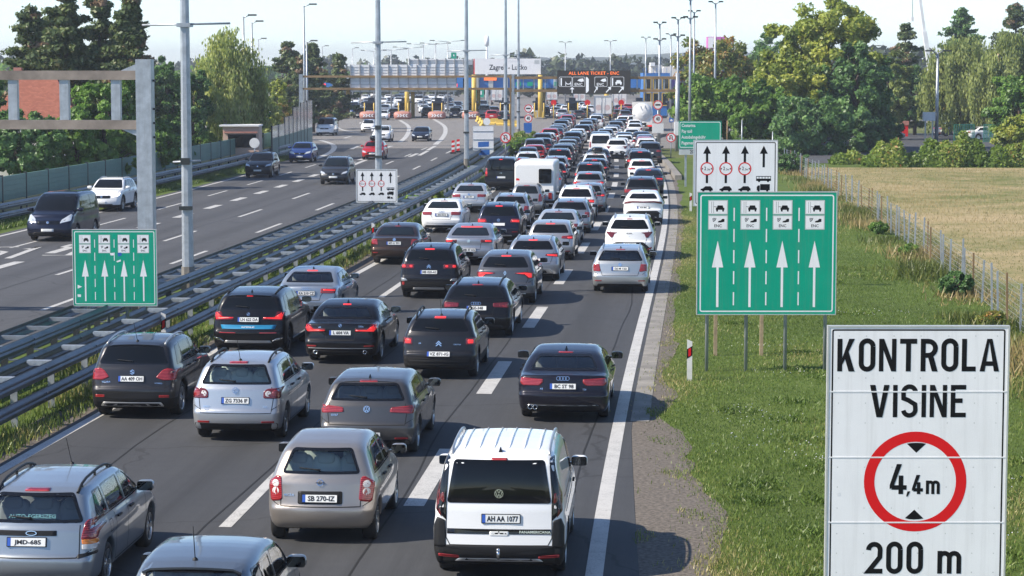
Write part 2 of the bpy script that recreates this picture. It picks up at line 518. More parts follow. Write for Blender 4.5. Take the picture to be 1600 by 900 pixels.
    def frame(s, mb, side, poly, wid, off=.005):
        """band of constant width inside an outline"""
        p = resample(poly, .04); A = sum(p[i - 1][0] * p[i][1] - p[i][0] * p[i - 1][1] for i in range(len(p)))
        if A < 0: p.reverse()
        n = len(p); ins = []
        for i in range(n):
            a, b = Vector(p[i - 1]), Vector(p[(i + 1) % n]); t = (b - a).normalized(); ins.append((p[i][0] - t.y * wid, p[i][1] + t.x * wid))
        vs = []
        for L_ in (p, ins):
            for q in L_:
                h, nn = s.hit(side, *q); vs.append(h + nn * off)
        fs = [(i, (i + 1) % n, (i + 1) % n + n, i + n) for i in range(n)]
        if side in ('front', -1): fs = [tuple(reversed(f)) for f in fs]
        mb.add(vs, fs, True); return ins
    def ribbon(s, mb, side, line, wid=.012, off=.0025, closed=False):
        p = resample(line, .05, closed); n = len(p); vs, fs = [], []
        for i in range(n):
            a = Vector(p[i - 1] if (i or closed) else p[0]); b = Vector(p[(i + 1) % n] if (i < n - 1 or closed) else p[-1]); t = (b - a).normalized()
            for sg in (1, -1):
                h, nn = s.hit(side, p[i][0] - t.y * wid / 2 * sg, p[i][1] + t.x * wid / 2 * sg); vs.append(h + nn * off)
        for i in range(n if closed else n - 1):
            j = (i + 1) % n; fs.append((2 * i, 2 * i + 1, 2 * j + 1, 2 * j))
        if side in ('front', -1): fs = [tuple(reversed(f)) for f in fs]
        mb.add(vs, fs, True); return mb

def text_mesh(txt, size=1.0, bold=.0, sx=1.0, align='CENTER', font=None, space=1.0, res=2):
    cu = bpy.data.curves.new("lettering", 'FONT'); cu.body = txt; cu.size = size; cu.align_x = align; cu.align_y = 'CENTER'
    cu.offset = bold; cu.space_character = space; cu.resolution_u = res
    o = bpy.data.objects.new("lettering", cu)
    me = bpy.data.meshes.new_from_object(o)
    bpy.data.objects.remove(o); bpy.data.curves.remove(cu)
    if sx != 1: me.transform(Matrix.Diagonal((sx, 1, 1, 1)))
    return me
def frame_at(pos, n, xdir=Vector((1, 0, 0))):
    n = n.normalized(); x = (xdir - n * xdir.dot(n)).normalized(); y = n.cross(x)
    m = Matrix((x, y, n)).transposed().to_4x4(); m.translation = pos; return m

def superell(c, r, n1=.5, nu=14, nv=10):
    vs, fs = [], []
    pw = lambda a: math.copysign(abs(a) ** n1, a)
    for j in range(nv + 1):
        ph = -pi / 2 + pi * j / nv
        for i in range(nu):
            th = 2 * pi * i / nu
            vs.append((c[0] + r[0] * pw(cos(ph)) * pw(cos(th)), c[1] + r[1] * pw(cos(ph)) * pw(sin(th)), c[2] + r[2] * pw(sin(ph))))
    for j in range(nv):
        for i in range(nu): fs.append((j * nu + i, j * nu + (i + 1) % nu, (j + 1) * nu + (i + 1) % nu, (j + 1) * nu + i))
    return vs, fs

def add_wheel(root, x, y, p, lod, rimmat):
    sg = 1 if x > 0 else -1; wr = p['wr']; wd = p.get('tw', .205)
    R = Matrix.Translation((x - sg * wd / 2, y, wr)) @ Matrix.Rotation(sg * pi / 2, 4, 'Y')
    n = 26 if lod < 2 else 14
    rr = wr * p.get('rimr', .68)
    t = MB().lathe([(rr, -wd / 2), (wr - .02, -wd / 2), (wr, -wd / 2 + .03), (wr, wd / 2 - .03), (wr - .02, wd / 2), (rr + .012, wd / 2 + .004), (rr, wd / 2 - .012), (rr * .97, -.02), (0, -.02)], R, n)
    tyre = t.build("wheel", M['tyre'], root)
    if lod >= 2:
        MB().lathe([(rr * .98, wd / 2 - .01), (rr * .5, wd / 2 - .03), (0, wd / 2 - .02)], R, 10).build("rim", rimmat, tyre); return
    r = MB().lathe([(rr, wd / 2 + .002), (rr * .93, wd / 2 + .004), (rr * .9, wd / 2 - .03)], R, n)
    r.lathe([(.075, wd / 2 - .035), (.07, wd / 2 - .015), (.02, wd / 2 - .008), (0, wd / 2 - .008)], R, 12)
    ns = p.get('spokes', 5)
    for k in range(ns):
        a = 2 * pi * k / ns + .3
        for da in ((-.12, .12) if ns <= 6 else (0,)):
            e0, e1 = Vector((.05 * cos(a), .05 * sin(a), wd / 2 - .022)), Vector((rr * .93 * cos(a + da), rr * .93 * sin(a + da), wd / 2 - .012))
            r.bar(R @ e0, R @ e1, .032, .02, up=(sg, 0, 0))
    r.build("rim", rimmat, tyre)

BODIES = {}
def body_for(p, h):
    k = (id(p) if 'name' not in p else p['name'], h, p.get('see', False))
    if k not in BODIES: BODIES[k] = Body(p, h)
    return BODIES[k]

def make_car(p, name, loc, rz, label, group, color, lod=0, front=False, lit=False, plate=None, cat="car", metal=.55):
    """builds one car out of its description p; lod 0 near, 1 middle, 2 far"""
    p = dict(p); h = (.025, .034, .05)[lod]
    if lod > 0: p['see'] = False
    b = body_for(p, h); L, W, H, zb = p['L'], p['W'], p['H'], p['zb']
    root = empty(name, loc, rz, label, cat, group)
    yg = p['deck'][2] if 'deck' in p else p['yt']
    rg, rf, yc, zc = p['rg'], p['rf'], p['yc'], p['zc']
    tum = p.get('tum', .2)
    glass = M[p.get('glass', 'glass')]
    # outlines of the panes
    wt, wb_ = b.wg_roof - .085, W / 2 - p.get('wbot', .17)
    zt0 = p.get('wz', (zb + .03, rg[1] - .07))
    rear = p.get('rw') or rpoly([(-wb_, zt0[0]), (wb_, zt0[0]), (wt, zt0[1]), (-wt, zt0[1])], [.07, .07, .06, .06])
    dlo = p.get('dlo') or [(p.get('dr', yg + .38), zb + .035), (yc - .28, min(zb, zc) + .03), (rf[0] - .10, rf[1] - .075), ((rg[0] + rf[0]) / 2, H - .125), (p.get('drt', rg[0] + .30), rg[1] - .085)]
    parts = []; rest = [tuple(q) for q in dlo]
    for yb in p.get('bp', []):
        parts.append(clip_poly(rest, 0, yb - .035, True)); rest = clip_poly(rest, 0, yb + .035, False)
    parts.append(rest)
    parts = [rpoly(q, .045, 3) for q in parts if len(q) > 2]
    fw = b.wg_roof - .06
    wind = rpoly([(-(W / 2 - .17), zc + .03), ((W / 2 - .17), zc + .03), (fw, rf[1] - .05), (-fw, rf[1] - .05)], .08)
    see = p.get('see') and lod == 0
    holes = []
    def shrink(poly, d):
        cx = sum(q[0] for q in poly) / len(poly); cy = sum(q[1] for q in poly) / len(poly)
        out = []
        for q in poly:
            v = Vector((q[0] - cx, q[1] - cy)); out.append((cx + v.x * (1 - d / max(v.length, .01)), cy + v.y * (1 - d / max(v.length, .01))))
        return out
    if see:
        holes = [('rear', shrink(rear, .03)), ('front', shrink(wind, .03))] + [(sd_, shrink(q, .03)) for q in parts for sd_ in (1, -1)]
    key = (p.get('name'), h, 'mesh', p.get('clad'), p.get('arch'))
    if key in BODIES: me = BODIES[key]
    else:
        me = b.mesh("car_body", holes)
        me.materials.append(M['paint'])
        if not see: BODIES[key] = me
    body = link("body", me, root); body.color = (*color, metal)
    gm = M['clear'] if see else glass
    def pane(nm, side, poly, gl=gm, parent=root, frame=.035):
        o = b.patch(MB(), side, poly, (.003 if lod < 2 else .016) if not see else -.004, 6 if lod < 2 else 5, .06 if lod < 2 else .10).build(nm, gl, parent)
        if frame and lod < 2: f = MB(); b.frame(f, side, poly, frame); f.build("window_frame", M['gloss_black'], o)
        return o
    rwo = pane("rear_window", 'rear', rear, frame=p.get('rframe', .04))
    for q in parts:
        for sd_ in (1, -1): pane("side_window", sd_, q, glass if (p.get('privacy') and max(v[0] for v in q) < p.get('bp', [9])[-1]) else gm, frame=.022)
    pane("windscreen", 'front', wind)
    # lamps
    for kind, poly in p['tail']:
        for sg in (1, -1):
            q = [(x * sg, z) for x, z in poly]
            mt = M[kind]
            b.patch(MB(), 'rear', q, .008, 3, .04 if lod < 2 else .12).build("tail_light" if kind.startswith('red') else "rear_lamp_lens", mt, root)
    if lit and lod < 2:
        for poly in p.get('lit', []):
            for sg in (1, -1): b.patch(MB(), 'rear', [(x * sg, z) for x, z in poly], .011, 2, .04).build("brake_light", M['red_lit'], root)
    hb = p.get('high', (0, 9, .30, .022))
    if hb: hb = (hb[0], min(hb[1], zt0[1] + .028), hb[2], min(hb[3], .024))
    if hb and lod < 2:
        b.patch(MB(), 'rear', rrect(hb[0] - hb[2] / 2, hb[1] - hb[3] / 2, hb[0] + hb[2] / 2, hb[1] + hb[3] / 2, .01), .012, 2, .05).build("high_brake_light", M['red_lit' if lit else 'red'], root)
    for poly in p.get('head', [[(W / 2 - .42, p['zh'] - .20), (W / 2 - .09, p['zh'] - .13), (W / 2 - .07, p['zh'] + .0), (W / 2 - .34, p['zh'] - .08)]]) if front or lod == 0 else []:
        for sg in (1, -1): b.patch(MB(), 'front', rpoly([(x * sg, z) for x, z in poly], .03), .006, 3, .05).build("headlight", M['lamp_lit' if (front and p.get('drl')) else 'head'], root)
    if front:
        gz = p['zh'] - .17
        b.patch(MB(), 'front', rrect(-W * .24, gz - .09, W * .24, gz + .05, .05), .006, 3).build("grille", M['gloss_black'], root)
        b.patch(MB(), 'front', rpoly([(-W * .34, .27), (W * .34, .27), (W * .30, .40), (-W * .30, .40)], .04), .006, 3).build("lower_grille", M['black'], root)
        b.patch(MB(), 'front', circle(0, gz - .01, .055, 14), .014, 2).build("badge", M['chrome'], root)
        b.patch(MB(), 'front', rrect(-.26, .43, .26, .54, .008), .012, 2).build("licence_plate", M['plate'], root)
        if lod < 2:
            for sg in (1, -1): sm = MB(); b.ribbon(sm, 'top', [(sg * (W / 2 - .14), yc + .1), (sg * (W / 2 - .2), L - .45)], .014); sm.build("bonnet_gap", M['seam'], root)
    # trims laid on the rear: (part name, material, outline[, mirrored])
    for tr in p.get('trim', []):
        if lod == 2 and len(tr) > 4: continue
        for sg in ((1, -1) if (len(tr) > 3 and tr[3]) else (1,)):
            b.patch(MB(), 'rear', [(x * sg, z) for x, z in tr[2]], .006, 3, .05).build(tr[0], M[tr[1]], root)
    if lod < 2:
        for tr in p.get('trimside', []):
            for sd_ in (1, -1): b.patch(MB(), sd_, tr[2], .006, 3, .05).build(tr[0], M[tr[1]], root)
    # licence plate
    px, pz, pw = p.get('plate', (0, .78, .52))
    hpos, hn = b.hit('rear', px, pz)
    if lod < 2 or not front:
        Mx = frame_at(hpos + hn * .014, hn)
        fr = MB(); fr.prism(rrect(-pw / 2 - .012, -.066, pw / 2 + .012, .066, .01), frame_at(hpos - hn * .02, hn), .032); pf = fr.build("licence_plate", M['black'], root)
        MB().prism(rrect(-pw / 2, -.055, pw / 2, .055, .006), Mx, .003).build("plate_face", M['plate'], pf)
        if lod < 2: MB().flat(rrect(-pw / 2, -.055, -pw / 2 + .045, .055, .004), Mx @ Matrix.Translation((0, 0, .0045))).build("euro_band", M['euro'], pf)
        if plate and lod < 2:
            tm = text_mesh(plate, .10, .003); xs_ = [v.co.x for v in tm.vertices]; ys_ = [v.co.y for v in tm.vertices]; tm.transform(Matrix.Diagonal((min(1.0, (pw - .085) / (max(xs_) - min(xs_))), .078 / (max(ys_) - min(ys_)), 1, 1))); tm.transform(Mx @ Matrix.Translation((.022, -.004, .006))); link("plate_lettering", tm, pf, M['ink'])
    # wheels
    rm = M[p.get('rimmat', 'rim')]
    for yw in b.yw:
        for sg in (1, -1): add_wheel(root, sg * (W / 2 - .035), yw, p, lod, rm)
    # mirrors
    my, mz = p.get('mir', (yc - .42, min(zb, zc) + .07))
    for sg in (1, -1):
        mx = sg * (W / 2 + .075)
        vs, fs = superell((mx, my, mz), (.125, .085, .078), .6, 12 if lod < 2 else 8, 8 if lod < 2 else 5)
        mb = MB().add(vs, fs, True); mb.bar((sg * (W / 2 - .08), my + .03, mz - .05), (mx, my + .02, mz - .04), .05, .04)
        o = mb.build("wing_mirror", M['paint'] if not p.get('mirblack') else M['gloss_black'], root); o.color = (*color, metal)
        at = o.data.attributes.new("clad", 'FLOAT', 'POINT'); at.data.foreach_set("value", [1.0] * len(o.data.vertices))
        if lod < 2:
            MB().prism([(q[0], q[1]) for q in rrect(-.115, -.068, .115, .068, .035)], frame_at(Vector((mx, my - .075, mz)), Vector((0, -1, 0))), .012).build("mirror_glass", M['mirror'], o)
    if lod == 2: return root
    # gaps
    def gap(side, line, wd):
        sm = MB(); b.ribbon(sm, side, line, wd); sm.build('panel_gap', M['seam'], root)
    for line in p.get('seams', []): gap('rear', line, .014)
    for yb in p.get('doors', [p['ro'] + .40, p['bp'][-1] if p.get('bp') else p['ro'] + 1.2, yc - .12]):
        for sd_ in (1, -1): gap(sd_, [(yb, .30), (yb, zb - .02)], .012)
    for sd_ in (1, -1): gap(sd_, [(b.yw[0] + b.ra + .05, .29), (b.yw[1] - b.ra - .03, .29)], .012)
    if lod == 0:
        for sg in (1, -1): gap('rear', [(sg * (W / 2 - .20), p['bz'] + .02), (sg * (W / 2 - .06), p['bz'] + .10)], .012)
        sm = MB(); fy = p['ro'] + .12; b.ribbon(sm, 1, rrect(fy - .08, zb - .24, fy + .08, zb - .08, .03), .010, .0025, True); sm.build('fuel_flap_gap', M['seam'], root)
    for yb in p.get('handles', [p['ro'] + .55, (p['bp'][-1] if p.get('bp') else p['ro'] + 1.2) + .16]):
        for sd_ in (1, -1):
            q, nn = b.hit(sd_, yb, zb - .10)
            MB().bar(q + nn * .025 - Vector((0, .10, 0)), q + nn * .025 + Vector((0, .10, 0)), .03, .028).build("door_handle", M['paint'] if not p.get('handleblack') else M['black'], root)
    for sd_ in (1, -1):           # window line trim
        o = MB(); b.ribbon(o, sd_, [(parts[0][0][0] if False else p.get('dr', yg + .38) - .0, zb + .018), (yc - .25, min(zb, zc) + .014)], .018, .006); o.build("window_trim", M['chrome' if p.get('chromeline') else 'gloss_black'], root)
    # wiper, aerial, rails, badge
    if p.get('wiper', True) and 'deck' not in p:
        wz = zt0[0] + .05; wx0, wx1 = p.get('wp', (.0, -.32))
        pts = []
        for k in range(6):
            q, nn = b.hit('rear', wx0 + (wx1 - wx0) * k / 5, wz + .012 * k * .5); pts.append(q + nn * .025)
        MB().tube(pts, [.02, .014, .012, .01, .009, .008], 6).build("rear_wiper", M['black'], root)
    a = p.get('aerial', ('fin', 0, rg[0] + .22))
    if a:
        q, nn = b.hit('top', a[1], a[2])
        if a[0] == 'fin':
            mb = MB(); mb.add([q + Vector(v) for v in ((-.03, -.07, -.01), (.03, -.07, -.01), (.02, .10, -.01), (-.02, .10, -.01), (-.006, -.05, .065), (.006, -.05, .065), (.004, -.02, .06), (-.004, -.02, .06))],
                             [(0, 1, 5, 4), (1, 2, 6, 5), (2, 3, 7, 6), (3, 0, 4, 7), (4, 5, 6, 7)]); mb.build("aerial", M['gloss_black'], root)
        else:
            MB().lathe([(.035, -.01), (.03, .02), (.008, .035)], Matrix.Translation(q), 10).tube([q, q + Vector((0, -.30 if a[0] == 'whip' else -.1, .42))], .006, 5).build("aerial", M['black'], root)
    if 'rails' in p:
        y0, y1, rz_, mt = p['rails']
        for sg in (1, -1):
            xx = sg * (b.wg_roof - .055); pts = []
            for k in range(9):
                t = k / 8; q, nn = b.hit('top', xx, y0 + (y1 - y0) * t); lift = rz_ * min(1, 5 * t, 5 * (1 - t)); pts.append(q + Vector((0, 0, .012 + lift)))
            mb = MB().tube(pts, .02, 8)
            for k in (1, 4, 7):
                q, nn = b.hit('top', xx, pts[k].y); mb.bar(q - Vector((0, 0, .01)), pts[k], .03, .03)
            mb.build("roof_rail", M[mt], root)
    if 'spoiler' in p:
        so, sl, sw = p['spoiler']; mb = MB(); n = 13; vs, fs = [], []
        for i in range(n):
            x = (i / (n - 1) - .5) * 2 * (b.wg_roof - sw); q, nn = b.hit('top', x, rg[0] + .13)
            zt = q.z
            cyy = p.get('gcr', .10) * (x / (W / 2)) ** 2 * .9
            for dy, dz in ((.0, .012), (-.13 - so, -.022), (-.13 - so + .01, -.05), (-.02, -.07)): vs.append((x, rg[0] + .13 + dy + cyy, zt + dz - (.02 if abs(x) > b.wg_roof - sw - .05 and dy < -.1 else 0)))
        for i in range(n - 1):
            for k in range(4): fs.append((i * 4 + k, i * 4 + (k + 1) % 4, (i + 1) * 4 + (k + 1) % 4, (i + 1) * 4 + k))
        fs += [(0, 3, 2, 1), tuple((n - 1) * 4 + k for k in range(4))]
        mb.add(vs, [tuple(reversed(f)) for f in fs], False); o = mb.build("spoiler", M['paint'] if p.get('spcol', True) else M['gloss_black'], root)
        o.color = (*color, metal); at = o.data.attributes.new("clad", 'FLOAT', 'POINT'); at.data.foreach_set("value", [1.0] * len(o.data.vertices))
    bd = p.get('badge', ('disc', .88))
    if bd and lod < 2:
        q, nn = b.hit('rear', 0, bd[1]); F_ = frame_at(q + nn * .008, nn); mb = MB()
        badge_shape(mb, bd[0], F_); mb.build("badge", M['chrome'], root)
    for o_ in p.get('script', []):         # small chrome lettering: (text, x, z, height)
        q, nn = b.hit('rear', o_[1], o_[2]); tm = text_mesh(o_[0], o_[3], .0008, o_[4] if len(o_) > 4 else 1.1); tm.transform(frame_at(q + nn * .012, nn)); link("lettering", tm, root, M[o_[5] if len(o_) > 5 else 'chrome'])
    for ex in p.get('exhaust', []):
        q, nn = b.hit('rear', ex[0], ex[1])
        MB().lathe([(.045, .06), (.05, -.03), (.042, -.035), (.036, -.02), (.03, .05), (0, .05)], Matrix.Translation(q + Vector((0, -.01, 0))) @ Matrix.Rotation(pi / 2, 4, 'X') @ Matrix.Scale(-1, 4, (0, 0, 1)), 14).build("exhaust_tip", M['chrome'], root)
    for k in range(p.get('ribs', 0)):
        x = (k - (p['ribs'] - 1) / 2) * .21; pts = [b.hit('top', x, y_)[0] + Vector((0, 0, .004)) for y_ in np.linspace(rg[0] + .45, rf[0] - .1, 8)]
        o = MB().tube(pts, [.004] + [.016] * 6 + [.004], 6).build("roof_rib", M['paint'], root); o.color = (*color, metal)
        at = o.data.attributes.new("clad", 'FLOAT', 'POINT'); at.data.foreach_set("value", [1.0] * len(o.data.vertices))
    if p.get('towbar'):
        MB().tube([(0, .12, .36), (0, -.06, .36), (0, -.09, .40), (0, -.09, .46)], .022, 8).lathe([(0, .028), (.02, .02), (.028, 0), (.02, -.02), (0, -.028)], Matrix.Translation((0, -.09, .475)), 10).build("tow_bar", M['chrome'], root)
    if see: cabin(root, p, yg)
    return root

def badge_shape(mb, kind, F_):
    if kind == 'disc': ring(mb, circle(0, 0, .058, 20), circle(0, 0, .045, 20), F_, .006); mb.flat(circle(0, 0, .046, 20), F_)
    elif kind == 'vw':
        ring(mb, circle(0, 0, .062, 22), circle(0, 0, .052, 22), F_, .008)
        def st(a, b): 
            A, B = F_ @ Vector((*a, .006)), F_ @ Vector((*b, .006)); mb.bar(A, B, .011, .006, up=F_.to_3x3() @ Vector((0, 0, 1)))
        st((-.022, .05), (0, .006)); st((.022, .05), (0, .006)); st((-.045, .03), (-.02, -.047)); st((.045, .03), (.02, -.047)); st((-.02, -.047), (0, -.006)); st((.02, -.047), (0, -.006))
    elif kind == 'rings':
        for x in (-.09, -.03, .03, .09): ring(mb, circle(x, 0, .044, 18), circle(x, 0, .034, 18), F_ @ Matrix.Translation((0, 0, .004 + abs(x) * .02)))
    elif kind == 'chevron':
        for z in (-.035, .015): mb.prism([(-.075, z - .03), (0, z + .045), (.075, z - .03), (.045, z - .03), (0, z + .012), (-.045, z - .03)], F_, .008)
    elif kind == 'roundel':
        ring(mb, circle(0, 0, .042, 18), circle(0, 0, .034, 18), F_, .006); mb.flat([(0, 0)] + [(.03 * cos(a), .03 * sin(a)) for a in np.linspace(0, pi / 2, 6)], F_ @ Matrix.Translation((0, 0, .004))); mb.flat([(0, 0)] + [(.03 * cos(a), .03 * sin(a)) for a in np.linspace(pi, pi * 1.5, 6)], F_ @ Matrix.Translation((0, 0, .004)))
    elif kind == 'oval': ring(mb, circle(0, 0, .075, 22, .032), circle(0, 0, .064, 22, .024), F_, .006); mb.bar(F_ @ Vector((-.045, 0, .004)), F_ @ Vector((.045, 0, .004)), .01, .006)
    elif kind == 'bar': ring(mb, circle(0, 0, .052, 20), circle(0, 0, .04, 20), F_, .006); mb.bar(F_ @ Vector((-.065, 0, .008)), F_ @ Vector((.065, 0, .008)), .022, .008)
    elif kind == 's': mb.prism([(-.055, .015), (0, .055), (.055, .015), (.025, .015), (0, .034), (-.018, .02), (.055, -.018), (0, -.055), (-.055, -.018), (-.025, -.018), (0, -.034), (.018, -.022)], F_, .007)
    elif kind == 'diamond': ring(mb, [(0, .07), (.045, 0), (0, -.07), (-.045, 0)], [(0, .04), (.022, 0), (0, -.04), (-.022, 0)], F_, .006)
    elif kind == 'none': mb.flat(circle(0, 0, .01, 6), F_)

def cabin(root, p, yg):
    """seats, head rests, dash and wheel of a car one can look into"""
    W, zb, yc = p['W'], p['zb'], p['yc']
    yb = yg + p.get('bench', .62)
    for x in (-.42, 0, .42):
        vs, fs = superell((x, yb + .10, zb - .12), (.23, .10, .36), .45, 12, 8); mb = MB().add(vs, fs, True)
        vs, fs = superell((x, yb + .02, min(zb + .20, p['H'] - .30)), (.13, .06, .085), .5, 12, 8); mb.add(vs, fs, True)
        mb.build("rear_seat", M['seat_' + p.get('seatcol', 'grey')], root)
    for x in (-.36, .36):
        vs, fs = superell((x, yb + 1.0, zb - .08), (.24, .11, .42), .45, 12, 8); mb = MB().add(vs, fs, True)
        vs, fs = superell((x, yb + .93, min(zb + .33, p['H'] - .24)), (.13, .06, .10), .5, 12, 8); mb.add(vs, fs, True)
        mb.build("front_seat", M['seat_' + p.get('seatcol', 'grey')], root)
    vs, fs = superell((0, yc - .22, zb - .08), (W / 2 - .16, .22, .12), .4, 14, 8); MB().add(vs, fs, True).build("dashboard", M['seat'], root)
    c = Vector((-.36, yc - .52, zb + .02))
    MB().tube([c + Vector((.19 * cos(t), .07 * sin(t), .18 * sin(t))) for t in np.linspace(0, 2 * pi, 21)], .016, 6, caps=False).build("steering_wheel", M['black'], root)
    if p.get('driver', True): pass

def clear_glass():
    m, t, b = new_mat("clear_tinted_glass")
    tr = nd(t, "ShaderNodeBsdfTransparent"); tr.inputs[0].default_value = (.84, .90, .88, 1)
    gl = nd(t, "ShaderNodeBsdfGlossy", Roughness=.02); gl.inputs[0].default_value = (1, 1, 1, 1)
    fr = nd(t, "ShaderNodeFresnel", IOR=1.6)
    mx = t.nodes.new("ShaderNodeMixShader")
    t.links.new(math_(t, 'ADD', fr.outputs[0], .03), mx.inputs[0]); t.links.new(tr.outputs[0], mx.inputs[1]); t.links.new(gl.outputs[0], mx.inputs[2])
    t.links.new(mx.outputs[0], t.nodes["Material Output"].inputs[0]); return m
M['clear'] = clear_glass()
M['mirror'] = mat("mirror_glass", (.10, .11, .12), .05, 1.0)
M['seat_grey'] = mat("grey_seat_cloth", (.24, .24, .245), .9)
M['seat_light'] = mat("pale_seat_cloth", (.62, .66, .62), .9)
# ------------------------------------------------------------------ car descriptions (metres; y from the rear bumper forward)
def T(name, **k): k['name'] = name; return k
def sv(x0, x1, zs): # lamp outline helper
    return [(x0, zs[0]), (x1, zs[1]), (x1, zs[2]), (x0, zs[3])]
golf7 = T('golf7', L=4.25, W=1.80, H=1.46, ro=.80, wb=2.63, wr=.32, bz=.60, bs=.045, yt=.13, zb=.985, yc=3.10, zc=1.00, zh=.74, rg=(.44, 1.395), rm=1.55, rf=(2.30, 1.41), tum=.22,
    dr=.62, drt=.80, bp=[1.98], see=True, wz=(1.03, 1.33), wbot=.20,
    tail=[('red', rpoly([(.42, .83), (.845, .80), (.86, .95), (.44, .915)], .03))], lit=[[(.66, .83), (.82, .83), (.82, .89), (.66, .88)]],
    seams=[[(-.70, .98), (-.73, .80), (-.70, .60), (.70, .60), (.73, .80), (.70, .98)]], plate=(0, .42, .52),
    trim=[("rear_bumper_trim", 'black', rpoly([(-.80, .23), (.80, .23), (.78, .33), (-.78, .33)], .03)), ("rear_reflector", 'red', rrect(.52, .34, .76, .375, .01), True)],
    badge=('vw', .885), spoiler=(.02, 0, .10), script=[('GOLF', -.60, .77, .05)], high=(0, 1.385, .34, .022))
golfplus = T('golfplus', L=4.20, W=1.76, H=1.58, ro=.80, wb=2.58, wr=.315, bz=.60, bs=.03, yt=.11, zb=1.06, yc=3.20, zc=1.06, zh=.82, rg=(.40, 1.50), rm=1.5, rf=(2.25, 1.53), tum=.22,
    dr=.56, drt=.72, bp=[1.90], see=True, seatcol='light', wz=(1.10, 1.455), wbot=.19,
    tail=[('red_dark', rpoly([(.53, .84), (.84, .83), (.85, 1.03), (.60, 1.02), (.53, .96)], .04)), ('lens', circle(.62, .925, .055, 14)), ('red', circle(.755, .93, .065, 14))],
    seams=[[(-.68, 1.05), (-.72, .85), (-.68, .56), (.68, .56), (.72, .85), (.68, 1.05)]], plate=(0, .80, .52),
    trim=[("rear_bumper_trim", 'black', rpoly([(-.78, .24), (.78, .24), (.80, .37), (-.80, .37)], .03)), ("rear_reflector", 'red', rrect(.50, .375, .74, .41, .01), True)],
    badge=('vw', .99), rails=(.55, 2.2, .05, 'black'), aerial=('whip', 0, .62), high=(0, 1.495, .36, .03), script=[('GOLF', -.56, .68, .05), ('PLUS', -.56, .62, .04), ('TDI', .56, .68, .05)])
vitara = T('vitara', L=4.18, W=1.78, H=1.61, ro=.86, wb=2.50, wr=.345, bz=.64, bs=.05, yt=.16, zb=1.07, yc=3.05, zc=1.10, zh=.93, rg=(.42, 1.53), rm=1.5, rf=(2.30, 1.55), tum=.19, clad=.44, arch=.06,
    dr=.60, drt=.78, bp=[1.1, 1.95], wz=(1.12, 1.47), wbot=.17, glass='glass_dark',
    tail=[('red', rpoly([(.48, .86), (.62, .80), (.86, .80), (.87, 1.00), (.70, 1.04), (.60, 1.0)], .03))],
    seams=[[(-.70, 1.06), (-.66, .85), (-.68, .56), (.68, .56), (.66, .85), (.70, 1.06)]], plate=(-.02, .83, .52),
    trim=[("skid_plate", 'silver', rpoly([(-.66, .27), (.66, .27), (.60, .36), (-.60, .36)], .03)), ("skid_plate_recess", 'black', rpoly([(-.60, .28), (.60, .28), (.55, .335), (-.55, .335)], .02)), ("rear_reflector", 'red', rrect(.56, .46, .76, .51, .01), True)],
    badge=('s', .965), rails=(.50, 2.25, .035, 'silver'), aerial=('whip', 0, .62), spoiler=(.04, 0, .10), high=(0, 1.52, .2, .02), rimr=.70, script=[('VITARA', -.54, .76, .05), ('HYBRID', .54, .74, .04)])
micra = T('micra', L=3.72, W=1.66, H=1.54, ro=.62, wb=2.43, wr=.29, bz=.56, bs=.035, yt=.12, zb=1.00, yc=2.95, zc=1.02, zh=.80, rg=(.44, 1.45), rm=1.45, rf=(2.05, 1.48), tum=.25, cr=.17, gcr=.14, q=.26, kl=.18,
    dr=.54, drt=.78, bp=[1.66], see=True, seatcol='light', wz=(1.05, 1.405), wbot=.235,
    tail=[('red', rpoly([(.575, .66), (.76, .63), (.80, .92), (.655, 1.02), (.60, 1.0)], .05)), ('lens', circle(.685, .90, .055, 12)), ('lens', circle(.685, .79, .055, 12))],
    seams=[[(-.62, .98), (-.60, .75), (-.60, .575), (.60, .575), (.60, .75), (.62, .98)]], plate=(0, .70, .52),
    trim=[("plate_recess", 'black', rrect(-.335, .615, .335, .805, .03))],
    badge=('bar', .93), aerial=None, high=None, script=[('MICRA', -.47, .74, .05)], rimr=.70, spokes=7)
